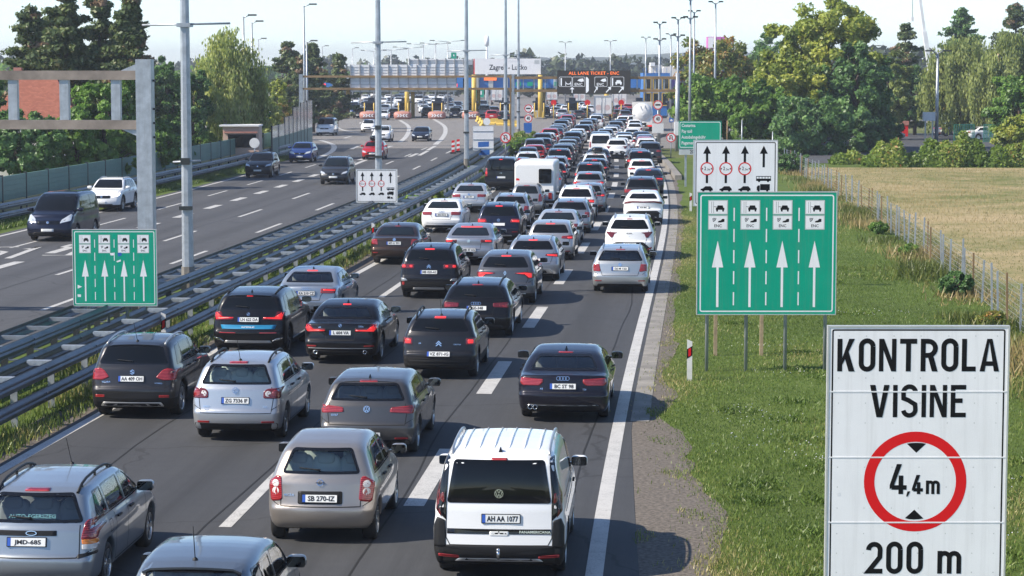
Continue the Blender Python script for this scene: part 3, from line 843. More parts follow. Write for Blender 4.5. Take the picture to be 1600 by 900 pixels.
caddy = T('caddy', L=4.50, W=1.855, H=1.83, ro=.88, wb=2.755, wr=.325, bz=.46, bs=.008, ribs=6, yt=.07, zb=1.12, yc=3.55, zc=1.15, zh=.90, rg=(.19, 1.76), rm=1.6, rf=(2.75, 1.78), tum=.16, sh=.03, cr=.05, gcr=.04, kl=.10, kg=.15, rb=-.03, gtr=.02, tr=.02,
    clad=.52, arch=.07, dlo=[(2.35, 1.16), (3.42, 1.14), (2.95, 1.62), (2.40, 1.64)], bp=[], wz=(1.115, 1.665), rw=rpoly([(-.725, 1.10), (.725, 1.10), (.63, 1.685), (-.63, 1.685)], .05), rframe=.06, glass='glass_dark',
    tail=[('gloss_black', rpoly([(.735, .86), (.86, .98), (.855, 1.20), (.745, 1.70), (.69, 1.70), (.73, 1.20)], .02)), ('red_dark', rpoly([(.80, .90), (.875, 1.0), (.865, 1.22), (.80, 1.45), (.83, 1.2), (.84, 1.0)], .015)), ('red_dark', rpoly([(.755, 1.10), (.86, 1.10), (.855, 1.24), (.765, 1.24)], .02)), ('lens', rrect(.765, 1.03, .84, 1.075, .015))],
    seams=[[(-.735, 1.09), (-.735, .62), (-.68, .52), (.68, .52), (.735, .62), (.735, 1.09)]], plate=(.03, .89, .52),
    trim=[("rear_bumper", 'black', rpoly([(-.90, .24), (.90, .24), (.905, .515), (-.905, .515)], .02)), ("bumper_corner", 'black', rpoly([(.735, .49), (.905, .49), (.905, .78), (.86, .90), (.75, .86)], .02), True),
          ("tailgate_stripe", 'gloss_black', [(-.72, .675), (.72, .675), (.72, .745), (-.72, .745)]), ("tailgate_grip", 'plate', rrect(-.13, .655, .14, .715, .02)), ("skid_plate", 'silver', rpoly([(-.62, .29), (.62, .29), (.56, .335), (-.56, .335)], .02)), ("rear_reflector", 'red', rpoly([(.55, .33), (.84, .36), (.84, .40), (.55, .375)], .01), True)],
    badge=('vw', 1.235), rails=(.42, 2.7, .05, 'silver'), aerial=('fin', 0, .48), high=(0, 1.70, .22, .025), towbar=True, wiper=False, mir=(3.12, 1.20), doors=[2.30, 3.40], handles=[2.5], script=[('PANAMERICANA', .50, .705, .052, 1.1)], spokes=6)
focus = T('focus', L=4.46, W=1.70, H=1.50, ro=.98, wb=2.615, wr=.305, bz=.56, bs=.04, yt=.12, zb=.98, yc=3.35, zc=1.0, zh=.76, rg=(.42, 1.44), rm=1.7, rf=(2.55, 1.44), tum=.20,
    dr=.55, drt=.74, bp=[1.15, 2.10], see=True, wz=(1.02, 1.385), wbot=.16,
    tail=[('red', rpoly([(.655, .80), (.84, .80), (.825, 1.01), (.745, 1.06), (.70, 1.02)], .025)), ('amber', rpoly([(.675, .74), (.845, .735), (.84, .80), (.665, .80)], .015)), ('lens', rpoly([(.675, .67), (.845, .67), (.845, .735), (.67, .735)], .015))],
    seams=[[(-.64, .99), (-.64, .6), (-.60, .565), (.60, .565), (.64, .6), (.64, .99)]], plate=(-.06, .775, .52),
    trim=[("tailgate_handle_strip", 'black', rrect(-.50, .855, .34, .925, .01)), ("bumper_strip", 'black', rpoly([(.62, .555), (.84, .60), (.84, .64), (.62, .61)], .01), True)],
    badge=('oval', .892), rails=(.45, 2.35, .055, 'black'), aerial=('whip', 0, 2.3), high=(0, 1.425, .34, .035), handleblack=True, script=[('AUTO-EGERSZEG', 0, 1.10, .075, 1.1, 'sticker')])
mini = T('mini', L=3.70, W=1.68, H=1.41, ro=.62, wb=2.47, wr=.30, bz=.55, bs=.03, yt=.12, zb=.92, yc=2.75, zc=.97, zh=.80, rg=(.36, 1.36), rm=1.3, rf=(2.25, 1.355), tum=.16, gtr=.10, kl=.17,
    dr=.40, drt=.52, bp=[1.50], see=True, wz=(.97, 1.31), tail=[('red', rpoly([(.58, .66), (.74, .66), (.72, .88), (.60, .88)], .04))], plate=(0, .70, .52), badge=('disc', .85), aerial=('rod', 0, .55), high=(0, 1.35, .2, .02), spoiler=(.07, 0, .05), chromeline=True)
a5 = T('a5', L=4.71, W=1.854, H=1.39, ro=1.08, wb=2.81, wr=.335, bz=.60, bs=.05, yt=.16, zb=.99, yc=3.40, zc=.97, zh=.70, deck=(.14, .965, .42), rg=(1.30, 1.32), rm=2.0, rf=(2.62, 1.345), tum=.26, cr=.16, rb=.03, bench=1.02,
    dr=1.05, drt=1.35, bp=[2.15], see=True, wz=(1.01, 1.27), wbot=.22,
    tail=[('red', rpoly([(.40, .82), (.47, .755), (.82, .75), (.87, .80), (.85, .90), (.40, .885)], .025))], lit=[],
    seams=[[(-.56, .93), (-.42, .70), (-.40, .62), (.40, .62), (.42, .70), (.56, .93)]], plate=(0, .745, .52),
    trim=[("rear_diffuser", 'black', rpoly([(-.76, .27), (.76, .27), (.70, .385), (-.70, .385)], .04)), ("diffuser_strip", 'silver', rpoly([(-.72, .36), (.72, .36), (.70, .375), (-.70, .375)], .004))],
    badge=('rings', .90), exhaust=[(-.66, .325), (-.56, .325)], high=(0, 1.30, .3, .012), aerial=('fin', 0, 1.5), script=[('A5', -.43, .69, .05), ('TDI', .43, .68, .045)], rimr=.74)
bx1 = T('x1', L=4.50, W=1.845, H=1.64, ro=.86, wb=2.69, wr=.36, bz=.66, bs=.05, yt=.17, zb=1.12, yc=3.30, zc=1.12, zh=.95, rg=(.42, 1.55), rm=1.6, rf=(2.5, 1.57), tum=.22, clad=.34, arch=.04,
    dr=.62, drt=.84, bp=[1.2, 2.1], wz=(1.17, 1.47), wbot=.19, glass='glass_dark',
    tail=[('red_dark', rpoly([(.36, .99), (.36, .93), (.84, .90), (.88, .98), (.86, 1.12), (.70, 1.12), (.66, 1.0)], .02))], lit=[[(.38, .965), (.82, .935), (.85, 1.09), (.80, 1.09), (.785, .975), (.38, .985)]],
    seams=[[(-.72, 1.10), (-.70, .70), (-.64, .60), (.64, .60), (.70, .70), (.72, 1.10)]], plate=(0, .93, .52),
    trim=[("advert_banner", 'blue_strip', rpoly([(-.66, .70), (.66, .70), (.70, .80), (-.70, .80)], .01)), ("skid_plate", 'silver', rpoly([(-.60, .36), (.60, .36), (.56, .42), (-.56, .42)], .02)), ("rear_reflector", 'red', rrect(.30, .60, .72, .625, .006), True), ("bumper_corner_trim", 'chrome', rpoly([(.60, .40), (.86, .46), (.87, .50), (.70, .47)], .01), True)],
    badge=('roundel', 1.06), script=[('eurama.at', 0, .752, .075, 1.1, 'plate')], aerial=('fin', 0, .72), rails=(.6, 2.3, .015, 'black'), spoiler=(.05, 0, .08), high=(0, 1.54, .16, .02), rimr=.72, rimmat='rim_dark')
s3 = T('s3', L=4.71, W=1.83, H=1.44, ro=1.04, wb=2.85, wr=.335, bz=.58, bs=.045, yt=.14, zb=1.03, yc=3.30, zc=1.0, zh=.74, deck=(.12, 1.00, .62), rg=(1.28, 1.36), rm=1.95, rf=(2.55, 1.39), tum=.24, cr=.14,
    dr=1.0, drt=1.28, bp=[2.0], wz=(1.055, 1.315), wbot=.21, see=True, bench=.80,
    tail=[('red_dark', rpoly([(.36, .87), (.36, .80), (.80, .78), (.88, .86), (.85, .97), (.74, .97), (.68, .88)], .02))], lit=[[(.38, .815), (.80, .80), (.855, .87), (.84, .95), (.80, .95), (.79, .86), (.75, .835), (.38, .84)]],
    seams=[[(-.62, .98), (-.36, .74), (-.34, .60), (.34, .60), (.36, .74), (.62, .98)]], plate=(0, .775, .52), 
    trim=[("rear_diffuser", 'black', rpoly([(-.72, .24), (.72, .24), (.66, .34), (-.66, .34)], .03)), ("diffuser_strip", 'silver', rpoly([(-.78, .395), (.78, .395), (.78, .41), (-.78, .41)], .004)), ("rear_reflector", 'red', rrect(.58, .44, .82, .47, .01), True)],
    badge=('roundel', .945), exhaust=[(-.60, .31), (.60, .31)], high=(0, 1.345, .2, .012), aerial=('fin', 0, 1.50), script=[('330e', .50, .92, .06), ('xD', -.5, .9, .05)], rimr=.74)
cactus = T('cactus', L=4.16, W=1.73, H=1.50, ro=.80, wb=2.595, wr=.325, bz=.62, bs=.06, yt=.14, zb=1.06, yc=3.1, zc=1.02, zh=.84, rg=(.46, 1.42), rm=1.5, rf=(2.3, 1.44), tum=.20, clad=.46, arch=.05, gcr=.16, cr=.18,
    dr=.66, drt=.86, bp=[1.9], wz=(1.10, 1.37), wbot=.18, glass='glass_dark',
    tail=[('red_dark', rpoly([(.62, .80), (.84, .80), (.84, .96), (.62, .95)], .03))], lit=[rrect(.66, .83, .78, .92, .02)],
    seams=[[(-.70, 1.05), (-.62, .80), (-.62, .56), (.62, .56), (.62, .80), (.70, 1.05)]], plate=(0, .60, .52),
    trim=[("bumper_pad", 'black', rpoly([(-.80, .42), (.80, .42), (.80, .50), (-.80, .50)], .03)), ("skid_plate", 'seam', rpoly([(-.70, .30), (.70, .30), (.74, .36), (-.74, .36)], .02))],
    badge=('chevron', .84), rails=(.45, 2.2, .06, 'black'), aerial=('whip', 0, .7), high=(0, 1.41, .26, .028), script=[('C4', -.44, .83, .045), ('CACTUS', .42, .81, .04)])
a4 = T('a4', L=4.70, W=1.826, H=1.43, ro=1.08, wb=2.81, wr=.32, bz=.60, bs=.045, yt=.14, zb=1.02, yc=3.35, zc=.99, zh=.74, deck=(.12, .99, .60), rg=(1.35, 1.36), rm=2.0, rf=(2.6, 1.385), tum=.24, cr=.14,
    dr=1.05, drt=1.32, bp=[2.05], see=True, bench=.85, wz=(1.05, 1.31), wbot=.21, tail=[('red', rpoly([(.42, .80), (.82, .79), (.85, .92), (.43, .935)], .03))], lit=[[(.50, .88), (.82, .86), (.82, .90), (.50, .91)]],
    seams=[[(-.62, .97), (-.42, .72), (-.40, .60), (.40, .60), (.42, .72), (.62, .97)]], plate=(0, .80, .52), trim=[("rear_bumper_trim", 'black', rpoly([(-.74, .25), (.74, .25), (.70, .35), (-.70, .35)], .03)), ("bumper_strip", 'chrome', rpoly([(-.66, .44), (.66, .44), (.66, .455), (-.66, .455)], .003))], badge=('rings', .93), high=(0, 1.345, .3, .012), aerial=('fin', 0, 1.55))
a6av = T('a6av', L=4.94, W=1.886, H=1.47, ro=1.03, wb=2.92, wr=.345, bz=.60, bs=.05, yt=.17, zb=1.02, yc=3.55, zc=1.0, zh=.74, rg=(.72, 1.40), rm=2.0, rf=(2.75, 1.42), tum=.26, cr=.15, rb=.0,
    dr=.72, drt=1.0, bp=[1.35, 2.3], wz=(1.05, 1.34), wbot=.18, glass='glass_dark', tail=[('red_dark', rpoly([(.46, .83), (.86, .80), (.86, .95), (.45, .93)], .03)), ('red', rpoly([(.62, .84), (.84, .82), (.84, .90), (.62, .90)], .02))],
    seams=[[(-.66, 1.0), (-.46, .76), (-.44, .60), (.44, .60), (.46, .76), (.66, 1.0)]], plate=(.02, .80, .52), badge=('rings', .92), rails=(.8, 2.7, .02, 'black'), aerial=('fin', 0, .95), high=(0, 1.39, .3, .015), trim=[("rear_bumper_trim", 'black', rpoly([(-.76, .25), (.76, .25), (.70, .36), (-.70, .36)], .03))], rimr=.74)
c5 = T('c5', L=4.50, W=1.86, H=1.67, ro=.88, wb=2.73, wr=.36, bz=.70, bs=.05, yt=.15, zb=1.13, yc=3.25, zc=1.14, zh=.98, rg=(.46, 1.57), rm=1.6, rf=(2.45, 1.60), tum=.22, clad=.56, arch=.07,
    dr=.66, drt=.86, bp=[1.2, 2.1], wz=(1.18, 1.50), wbot=.19, glass='glass_dark', tail=[('red_dark', rrect(.46, .95, .88, 1.08, .03))], lit=[rrect(.52, .99, .60, 1.05, .02), rrect(.74, .98, .83, 1.05, .02)],
    seams=[[(-.72, 1.12), (-.70, .80), (-.66, .62), (.66, .62), (.70, .80), (.72, 1.12)]], plate=(0, .84, .52), badge=('chevron', 1.02), rails=(.6, 2.3, .05, 'black'), aerial=('fin', 0, .8), high=(0, 1.55, .3, .025), trim=[("skid_plate", 'silver', rpoly([(-.50, .30), (.50, .30), (.48, .36), (-.48, .36)], .02)), ("bumper_corner_trim", 'silver', rpoly([(.66, .58), (.88, .56), (.88, .66), (.72, .64)], .02), True), ("rear_reflector", 'red', rrect(.76, .44, .84, .54, .03), True)])
captur = T('captur', L=4.57, W=1.82, H=1.575, ro=.90, wb=2.72, wr=.35, bz=.66, bs=.06, yt=.12, zb=1.09, yc=3.35, zc=1.08, zh=.90, rg=(.70, 1.49), rm=1.75, rf=(2.5, 1.51), tum=.24, clad=.36, arch=.04, cr=.17, gcr=.16,
    dr=.80, drt=1.0, bp=[2.05], wz=(1.13, 1.42), wbot=.20, glass='glass_dark', tail=[('red_dark', rpoly([(.30, .98), (.30, .955), (.62, .90), (.68, .80), (.86, .82), (.86, 1.0), (.60, 1.0)], .02))], lit=[[(.34, .965), (.64, .93), (.72, .83), (.80, .83), (.80, .96), (.6, .98)]],
    seams=[[(-.66, 1.08), (-.70, .80), (-.62, .62), (.62, .62), (.70, .80), (.66, 1.08)]], plate=(0, .52, .52), badge=('diamond', .97), aerial=('fin', 0, .95), high=(0, 1.47, .3, .02), spoiler=(.03, 0, .1), trim=[("skid_plate", 'silver', rpoly([(-.64, .34), (.64, .34), (.62, .37), (-.62, .37)], .01))], rimr=.72)
arteon = T('arteon', L=4.86, W=1.87, H=1.45, ro=1.06, wb=2.84, wr=.345, bz=.62, bs=.05, yt=.14, zb=1.03, yc=3.45, zc=1.0, zh=.74, deck=(.10, 1.0, .46), rg=(1.35, 1.36), rm=2.1, rf=(2.7, 1.40), tum=.26, cr=.15, rb=.03,
    dr=1.05, drt=1.38, bp=[2.2], wz=(1.06, 1.31), wbot=.22, tail=[('red_dark', rpoly([(.44, .85), (.86, .83), (.86, .94), (.43, .95)], .03))], lit=[[(.60, .88), (.82, .87), (.82, .92), (.60, .92)]],
    seams=[[(-.62, .98), (-.44, .80), (-.42, .60), (.42, .60), (.44, .80), (.62, .98)]], plate=(0, .58, .52), badge=('disc', .90), high=(0, 1.345, .80, .02), aerial=('fin', 0, 1.55), trim=[("rear_bumper_trim", 'black', rpoly([(-.76, .25), (.76, .25), (.72, .34), (-.72, .34)], .03))])
octavia = T('octavia', L=4.67, W=1.814, H=1.46, ro=1.06, wb=2.69, wr=.32, bz=.60, bs=.045, yt=.14, zb=1.03, yc=3.30, zc=1.0, zh=.76, deck=(.12, .99, .38), rg=(1.20, 1.38), rm=1.95, rf=(2.5, 1.41), tum=.24, rb=.03,
    dr=1.0, drt=1.28, bp=[2.0], wz=(1.06, 1.33), wbot=.20, tail=[('red', rpoly([(.60, .74), (.85, .76), (.85, .93), (.64, .94)], .03))], lit=[],
    seams=[[(-.66, .98), (-.60, .76), (-.56, .58), (.56, .58), (.60, .76), (.66, .98)]], plate=(-.02, .80, .52), badge=('disc', .93), high=(0, 1.36, .2, .012), aerial=('fin', 0, 1.4), trim=[("rear_reflector", 'red', rrect(.60, .44, .80, .47, .01), True), ("rear_bumper_trim", 'black', rpoly([(-.74, .25), (.74, .25), (.70, .33), (-.70, .33)], .03))])
octwag = T('octwag', L=4.66, W=1.814, H=1.47, ro=1.04, wb=2.69, wr=.32, bz=.60, bs=.045, yt=.12, zb=1.01, yc=3.30, zc=1.0, zh=.76, rg=(.56, 1.40), rm=1.9, rf=(2.5, 1.42), tum=.22,
    dr=.62, drt=.86, bp=[1.25, 2.1], see=True, wz=(1.04, 1.345), wbot=.18, tail=[('red', rpoly([(.62, .70), (.85, .72), (.85, .93), (.66, .94)], .03))], lit=[],
    seams=[[(-.68, 1.0), (-.62, .75), (-.56, .58), (.56, .58), (.62, .75), (.68, 1.0)]], plate=(0, .80, .52), badge=('disc', .92), rails=(.7, 2.4, .025, 'silver'), aerial=('fin', 0, .85), high=(0, 1.39, .3, .015), trim=[("rear_reflector", 'red', rrect(.58, .40, .80, .43, .01), True), ("rear_bumper_trim", 'black', rpoly([(-.74, .24), (.74, .24), (.70, .32), (-.70, .32)], .03))])
kia = T('kia', L=4.52, W=1.865, H=1.65, ro=.90, wb=2.68, wr=.36, bz=.70, bs=.06, yt=.14, zb=1.12, yc=3.25, zc=1.12, zh=.94, rg=(.56, 1.56), rm=1.7, rf=(2.5, 1.58), tum=.25, clad=.38, arch=.05, cr=.17, gcr=.14,
    dr=.70, drt=.92, bp=[1.25, 2.1], wz=(1.16, 1.49), wbot=.20, glass='glass_dark', tail=[('red_dark', rpoly([(.44, 1.03), (.56, .98), (.62, .84), (.70, .84), (.86, 1.02), (.86, 1.06)], .02))], lit=[],
    seams=[[(-.72, 1.10), (-.66, .84), (-.6, .62), (.6, .62), (.66, .84), (.72, 1.10)]], plate=(0, .60, .52), badge=('none', .9), rails=(.6, 2.4, .03, 'silver'), aerial=('fin', 0, .85), high=(0, 1.55, .2, .02), script=[('KIA', 0, 1.0, .08, 1.7, 'ink')],
    trim=[("rear_bumper_trim", 'black', rpoly([(-.86, .30), (.86, .30), (.80, .44), (.52, .68), (-.52, .68), (-.80, .44)], .06)), ("rear_reflector", 'red', rpoly([(.66, .36), (.84, .44), (.84, .50), (.70, .44)], .01), True)])
chr_ = T('chr', L=4.36, W=1.83, H=1.56, ro=.86, wb=2.64, wr=.36, bz=.72, bs=.10, yt=.10, zb=1.15, yc=3.1, zc=1.08, zh=.92, rg=(.72, 1.47), rm=1.75, rf=(2.35, 1.50), tum=.27, clad=.34, arch=.05, cr=.20, gcr=.18,
    dr=1.0, drt=1.05, bp=[1.9], wz=(1.20, 1.42), wbot=.24, glass='glass_dark', tail=[('red_dark', rpoly([(.0, 1.03), (.5, 1.03), (.86, .96), (.88, 1.06), (.5, 1.10), (0, 1.09)], .01))], lit=[],
    seams=[], plate=(0, .80, .52), badge=('none', .95), aerial=('fin', 0, .98), spoiler=(.04, 0, .08), high=None, trim=[("rear_bumper_trim", 'black', rpoly([(-.86, .24), (.86, .24), (.86, .46), (.66, .66), (-.66, .66), (-.86, .46)], .06))])
ceed = T('ceed', L=4.33, W=1.80, H=1.47, ro=.86, wb=2.65, wr=.33, bz=.64, bs=.05, yt=.14, zb=1.03, yc=3.15, zc=1.03, zh=.82, rg=(.52, 1.40), rm=1.65, rf=(2.35, 1.42), tum=.23, cr=.16, clad=.25, arch=.03,
    dr=.66, drt=.88, bp=[1.98], wz=(1.07, 1.34), wbot=.19, glass='glass_dark', tail=[('red_dark', rpoly([(.42, .87), (.86, .82), (.86, .96), (.46, .93)], .03))], lit=[[(.50, .875), (.82, .84), (.82, .91), (.50, .91)]],
    seams=[[(-.70, 1.0), (-.66, .8), (-.6, .6), (.6, .6), (.66, .8), (.70, 1.0)]], plate=(0, .72, .52), badge=('oval', .93), rails=(.6, 2.3, .02, 'silver'), aerial=('fin', 0, .75), high=(0, 1.39, .3, .02), trim=[("rear_diffuser", 'silver', rpoly([(-.70, .28), (.70, .28), (.62, .44), (-.62, .44)], .03)), ("diffuser_recess", 'black', rpoly([(-.5, .29), (.5, .29), (.46, .38), (-.46, .38)], .03))])
# plainer types for the queue farther away
hatch = dict(golf7, name='hatch', see=False, script=[], glass='glass_dark')
estate = dict(octwag, name='estate', see=False, lit=[[(.66, .82), (.84, .82), (.84, .92), (.68, .92)]], glass='glass_dark')
suv = T('suv', L=4.50, W=1.84, H=1.66, ro=.88, wb=2.68, wr=.355, bz=.66, bs=.05, yt=.15, zb=1.10, yc=3.25, zc=1.12, zh=.94, rg=(.46, 1.57), rm=1.6, rf=(2.45, 1.60), tum=.22, clad=.36, arch=.05,
    dr=.64, drt=.86, bp=[1.2, 2.1], wz=(1.14, 1.50), wbot=.18, glass='glass_dark', tail=[('red', rpoly([(.48, .88), (.86, .86), (.87, 1.02), (.52, 1.02)], .03))], lit=[[(.56, .91), (.84, .89), (.84, .97), (.56, .97)]],
    seams=[[(-.70, 1.10), (-.68, .80), (-.62, .60), (.62, .60), (.68, .80), (.70, 1.10)]], plate=(0, .80, .52), rails=(.55, 2.4, .03, 'silver'), aerial=('fin', 0, .8), badge=('vw', .97), high=(0, 1.55, .3, .02), trim=[("skid_plate", 'silver', rpoly([(-.56, .32), (.56, .32), (.54, .37), (-.54, .37)], .02)), ("rear_reflector", 'red', rrect(.56, .48, .80, .51, .01), True)])
sedan = dict(a4, name='sedan', see=False, script=[], badge=('disc', .93))
mpv = T('mpv', L=4.60, W=1.84, H=1.70, ro=.92, wb=2.75, wr=.33, bz=.62, bs=.04, yt=.10, zb=1.10, yc=3.55, zc=1.10, zh=.86, rg=(.36, 1.63), rm=1.7, rf=(2.6, 1.64), tum=.22, dr=.50, drt=.62, bp=[1.2, 2.15], wz=(1.13, 1.57), wbot=.17,
    tail=[('red', rpoly([(.68, .80), (.87, .80), (.84, 1.30), (.74, 1.30)], .04))], lit=[rrect(.74, .98, .83, 1.10, .02)], plate=(0, .82, .52), badge=('vw', 1.0), rails=(.5, 2.5, .03, 'silver'), high=(0, 1.62, .3, .03), seams=[], trim=[])
small = dict(micra, name='small', see=False, script=[], seatcol='grey', badge=('disc', .93), trim=[], tail=[('red', rpoly([(.60, .66), (.78, .66), (.80, 1.0), (.64, 1.04)], .04))], lit=[rrect(.66, .84, .76, .94, .02)], high=(0, 1.44, .3, .02))
van = T('van', L=4.97, W=1.99, H=2.0, ro=.95, wb=2.93, wr=.335, bz=.60, bs=.03, yt=.06, zb=1.18, yc=4.15, zc=1.22, zh=.98, rg=(.16, 1.93), rm=1.8, rf=(3.15, 1.95), tum=.17, sh=.03, cr=.05, gcr=.04, kl=.13, kg=.16, rb=-.03, gtr=.02, tr=.02,
    clad=.36, dlo=[(.45, 1.22), (3.95, 1.20), (3.40, 1.80), (.45, 1.82)], bp=[1.55, 2.75], wz=(1.20, 1.82), rw=rpoly([(-.74, 1.20), (.74, 1.20), (.66, 1.83), (-.66, 1.83)], .06), glass='glass_dark',
    tail=[('red', rpoly([(.80, .85), (.93, .85), (.90, 1.35), (.81, 1.35)], .03))], lit=[rrect(.82, 1.0, .90, 1.12, .02)], plate=(0, .80, .52), badge=('oval', 1.05), high=(0, 1.90, .2, .03), seams=[[(0, .5), (0, 1.9)]], trim=[("rear_bumper_trim", 'black', rpoly([(-.93, .26), (.93, .26), (.93, .54), (-.93, .54)], .04))], mir=(3.72, 1.28), doors=[1.55, 2.75, 3.8], handles=[2.95], wiper=True,
    head=[[(.50, .76), (.90, .86), (.90, 1.10), (.84, 1.12), (.56, .92)]])
TYPES = dict(hatch=hatch, estate=estate, suv=suv, sedan=sedan, mpv=mpv, small=small, van=van, liftback=octavia, coupe_suv=kia)
M['blue_strip'] = mat("blue_banner", (.02, .22, .42), .35)
M['sticker'] = mat("window_sticker", (.12, .30, .33), .5)
# ------------------------------------------------------------------ the road's own frame: xr(Y) is the painted right edge line of the near carriageway
_pts = [G(*q) for q in ((940, 900), (968, 675), (993, 562), (1024, 450), (1038, 350), (1040, 300), (1030, 262), (1016, 232))]
_l = [(G(*q), wd) for q, wd in (((0, 735), 10.75), ((160, 645), 10.7), ((585, 413), 10.35))]
_Y = [p.y for p in _pts] + [p.y for p, _ in _l]; _X = [p.x for p in _pts] + [p.x + wd for p, wd in _l]
_c = np.polyfit(_Y, _X, 4)
def xr(Y):
    if Y <= 225: return float(np.polyval(_c, max(Y, 25))) + (min(0, Y - 25) * .085)
    s_ = float(np.polyval(np.polyder(_c), 225)); return float(np.polyval(_c, 225)) + (Y - 225) * s_
def hd(Y): return atan((xr(Y + 2) - xr(Y - 2)) / 4)
def R(off, Y, z=0.0):
    a = hd(Y); return Vector((xr(Y) + off * cos(a), Y - off * sin(a), z))
def width_at(Y): return float(np.interp(Y, [40, 84, 200], [10.8, 10.35, 10.0]))

def strip(name, o0, o1, Y0, Y1, z, m, kind="structure", step=3.0, label=None):
    n = max(2, int((Y1 - Y0) / step) + 1); vs, fs, uv = [], [], []
    for i in range(n):
        Y = Y0 + (Y1 - Y0) * i / (n - 1)
        for o in ((o0(Y) if callable(o0) else o0), (o1(Y) if callable(o1) else o1)): vs.append(R(o, Y, z)); uv.append((o, Y))
    for i in range(n - 1): fs.append((2 * i, 2 * i + 1, 2 * i + 3, 2 * i + 2))
    me = bpy.data.meshes.new(name); me.from_pydata(vs, [], fs)
    ul = me.uv_layers.new(name="road")
    for lp in me.loops: ul.data[lp.index].uv = uv[lp.vertex_index]
    o = link(name, me, None, m); return set_props(o, kind=kind)

# ---- ground materials
def asphalt(name, base, lanes=(), wear=.5):
    m, t, b = new_mat(name)
    tc = t.nodes.new("ShaderNodeTexCoord"); ob = tc.outputs["Object"]
    uvn = nd(t, "ShaderNodeUVMap", uv_map="road"); sep = t.nodes.new("ShaderNodeSeparateXYZ"); t.links.new(uvn.outputs[0], sep.inputs[0])
    big = noise(t, ob, .22, 4); mid = noise(t, ob, 2.0, 6, .7); fine = noise(t, ob, 55, 3, .8)
    c = ramp(t, big, [(.3, tuple(x * .82 for x in base)), (.7, tuple(x * 1.18 for x in base))])
    c = mixc(t, .55, c, ramp(t, mid, [(.35, tuple(x * .7 for x in base)), (.68, tuple(x * 1.35 for x in base))]))
    c = mixc(t, .45, c, ramp(t, fine, [(.36, (.012, .012, .013)), (.52, base), (.68, tuple(x * 2.6 for x in base))]))
    # streaks along the lanes: oil between the wheels, polish under them
    mp = nd(t, "ShaderNodeMapping"); mp.inputs["Scale"].default_value = (1.2, .02, 1); t.links.new(uvn.outputs[0], mp.inputs[0])
    st = noise(t, mp.outputs[0], 3.0, 5, .7)
    c = mixc(t, math_(t, 'MULTIPLY', ramp(t, st, [(.42, (0, 0, 0)), (.66, (1, 1, 1))]), wear * .5), c, tuple(x * .55 for x in base))
    mp2 = nd(t, "ShaderNodeMapping"); mp2.inputs["Scale"].default_value = (.8, .05, 1); t.links.new(uvn.outputs[0], mp2.inputs[0])
    sp = noise(t, mp2.outputs[0], 1.1, 6, .75, .4)
    c = mixc(t, math_(t, 'MULTIPLY', ramp(t, sp, [(.55, (0, 0, 0)), (.63, (1, 1, 1))]), .35), c, tuple(x * .5 for x in base))
    if lanes:
        d = None
        for cc in lanes:
            g = math_(t, 'POWER', 2.718, math_(t, 'MULTIPLY', math_(t, 'POWER', math_(t, 'ABSOLUTE', math_(t, 'SUBTRACT', sep.outputs[0], cc)), 2.0), -5.5)); d = g if d is None else math_(t, 'ADD', d, g)
        c = mixc(t, math_(t, 'MULTIPLY', d, math_(t, 'ADD', .18, math_(t, 'MULTIPLY', st, .55))), c, tuple(x * .42 for x in base))
    # sealed cracks
    vor = nd(t, "ShaderNodeTexVoronoi", Scale=.16); vor.feature = 'DISTANCE_TO_EDGE'
    wv = t.nodes.new("ShaderNodeVectorMath"); wv.operation = 'ADD'
    nz = nd(t, "ShaderNodeTexNoise", Scale=.7, Detail=4); t.links.new(ob, nz.inputs["Vector"])
    t.links.new(ob, wv.inputs[0]); t.links.new(nz.outputs[1], wv.inputs[1]); t.links.new(wv.outputs[0], vor.inputs["Vector"])
    cr = math_(t, 'MULTIPLY', math_(t, 'LESS_THAN', vor.outputs["Distance"], .0045), .55)
    c = mixc(t, cr, c, (.012, .012, .012))
    t.links.new(c, b.inputs["Base Color"]); b.inputs["Roughness"].default_value = .82
    bp = nd(t, "ShaderNodeBump", Strength=.35, Distance=.008); t.links.new(noise(t, ob, 90, 2), bp.inputs["Height"]); t.links.new(bp.outputs[0], b.inputs["Normal"])
    return m
M['asphalt'] = asphalt("asphalt_dark", (.044, .0455, .050), (-1.55, -4.45, -7.1, -9.55), wear=.8)
M['asphalt_far'] = asphalt("asphalt_grey", (.061, .062, .067), (-27.2, -24.9, -22.2, -19.3, -16.8), wear=.5)
M['plaza'] = asphalt("plaza_concrete", (.185, .172, .160), wear=.3)
def paint_mat(name, col, worn=.5):
    m, t, b = new_mat(name)
    ob = t.nodes.new("ShaderNodeTexCoord").outputs["Object"]
    n1 = noise(t, ob, 1.7, 8, .75); n2 = noise(t, ob, 30, 4, .8)
    f = math_(t, 'MULTIPLY', ramp(t, n1, [(.40, (0, 0, 0)), (.62, (1, 1, 1))]), ramp(t, n2, [(.45, (0, 0, 0)), (.60, (1, 1, 1))]))
    t.links.new(mixc(t, math_(t, 'MULTIPLY', f, worn), mixc(t, .3, col, ramp(t, n1, [(.3, tuple(x * .75 for x in col)), (.7, col)])), (.10, .10, .10)), b.inputs["Base Color"])
    b.inputs["Roughness"].default_value = .6; return m
M['line'] = paint_mat("road_paint", (.50, .49, .47), .85)
M['concrete'] = mat("concrete", (.215, .20, .18), .85, noise=.35, scale=1.3, bump=.3, bscale=20)
M['galv'] = mat("galvanised_steel", (.38, .41, .45), .42, .5, noise=.22, scale=4)
M['galv_dark'] = mat("weathered_steel_rail", (.125, .145, .18), .45, .4, noise=.3, scale=1.5)
M['rust'] = mat("rusty_beam", (.26, .17, .085), .65, .1, noise=.45, scale=.8)
M['gravel'] = mat("gravel_shoulder", (.118, .10, .083), .95, noise=.7, scale=14, bump=.3, bscale=30)

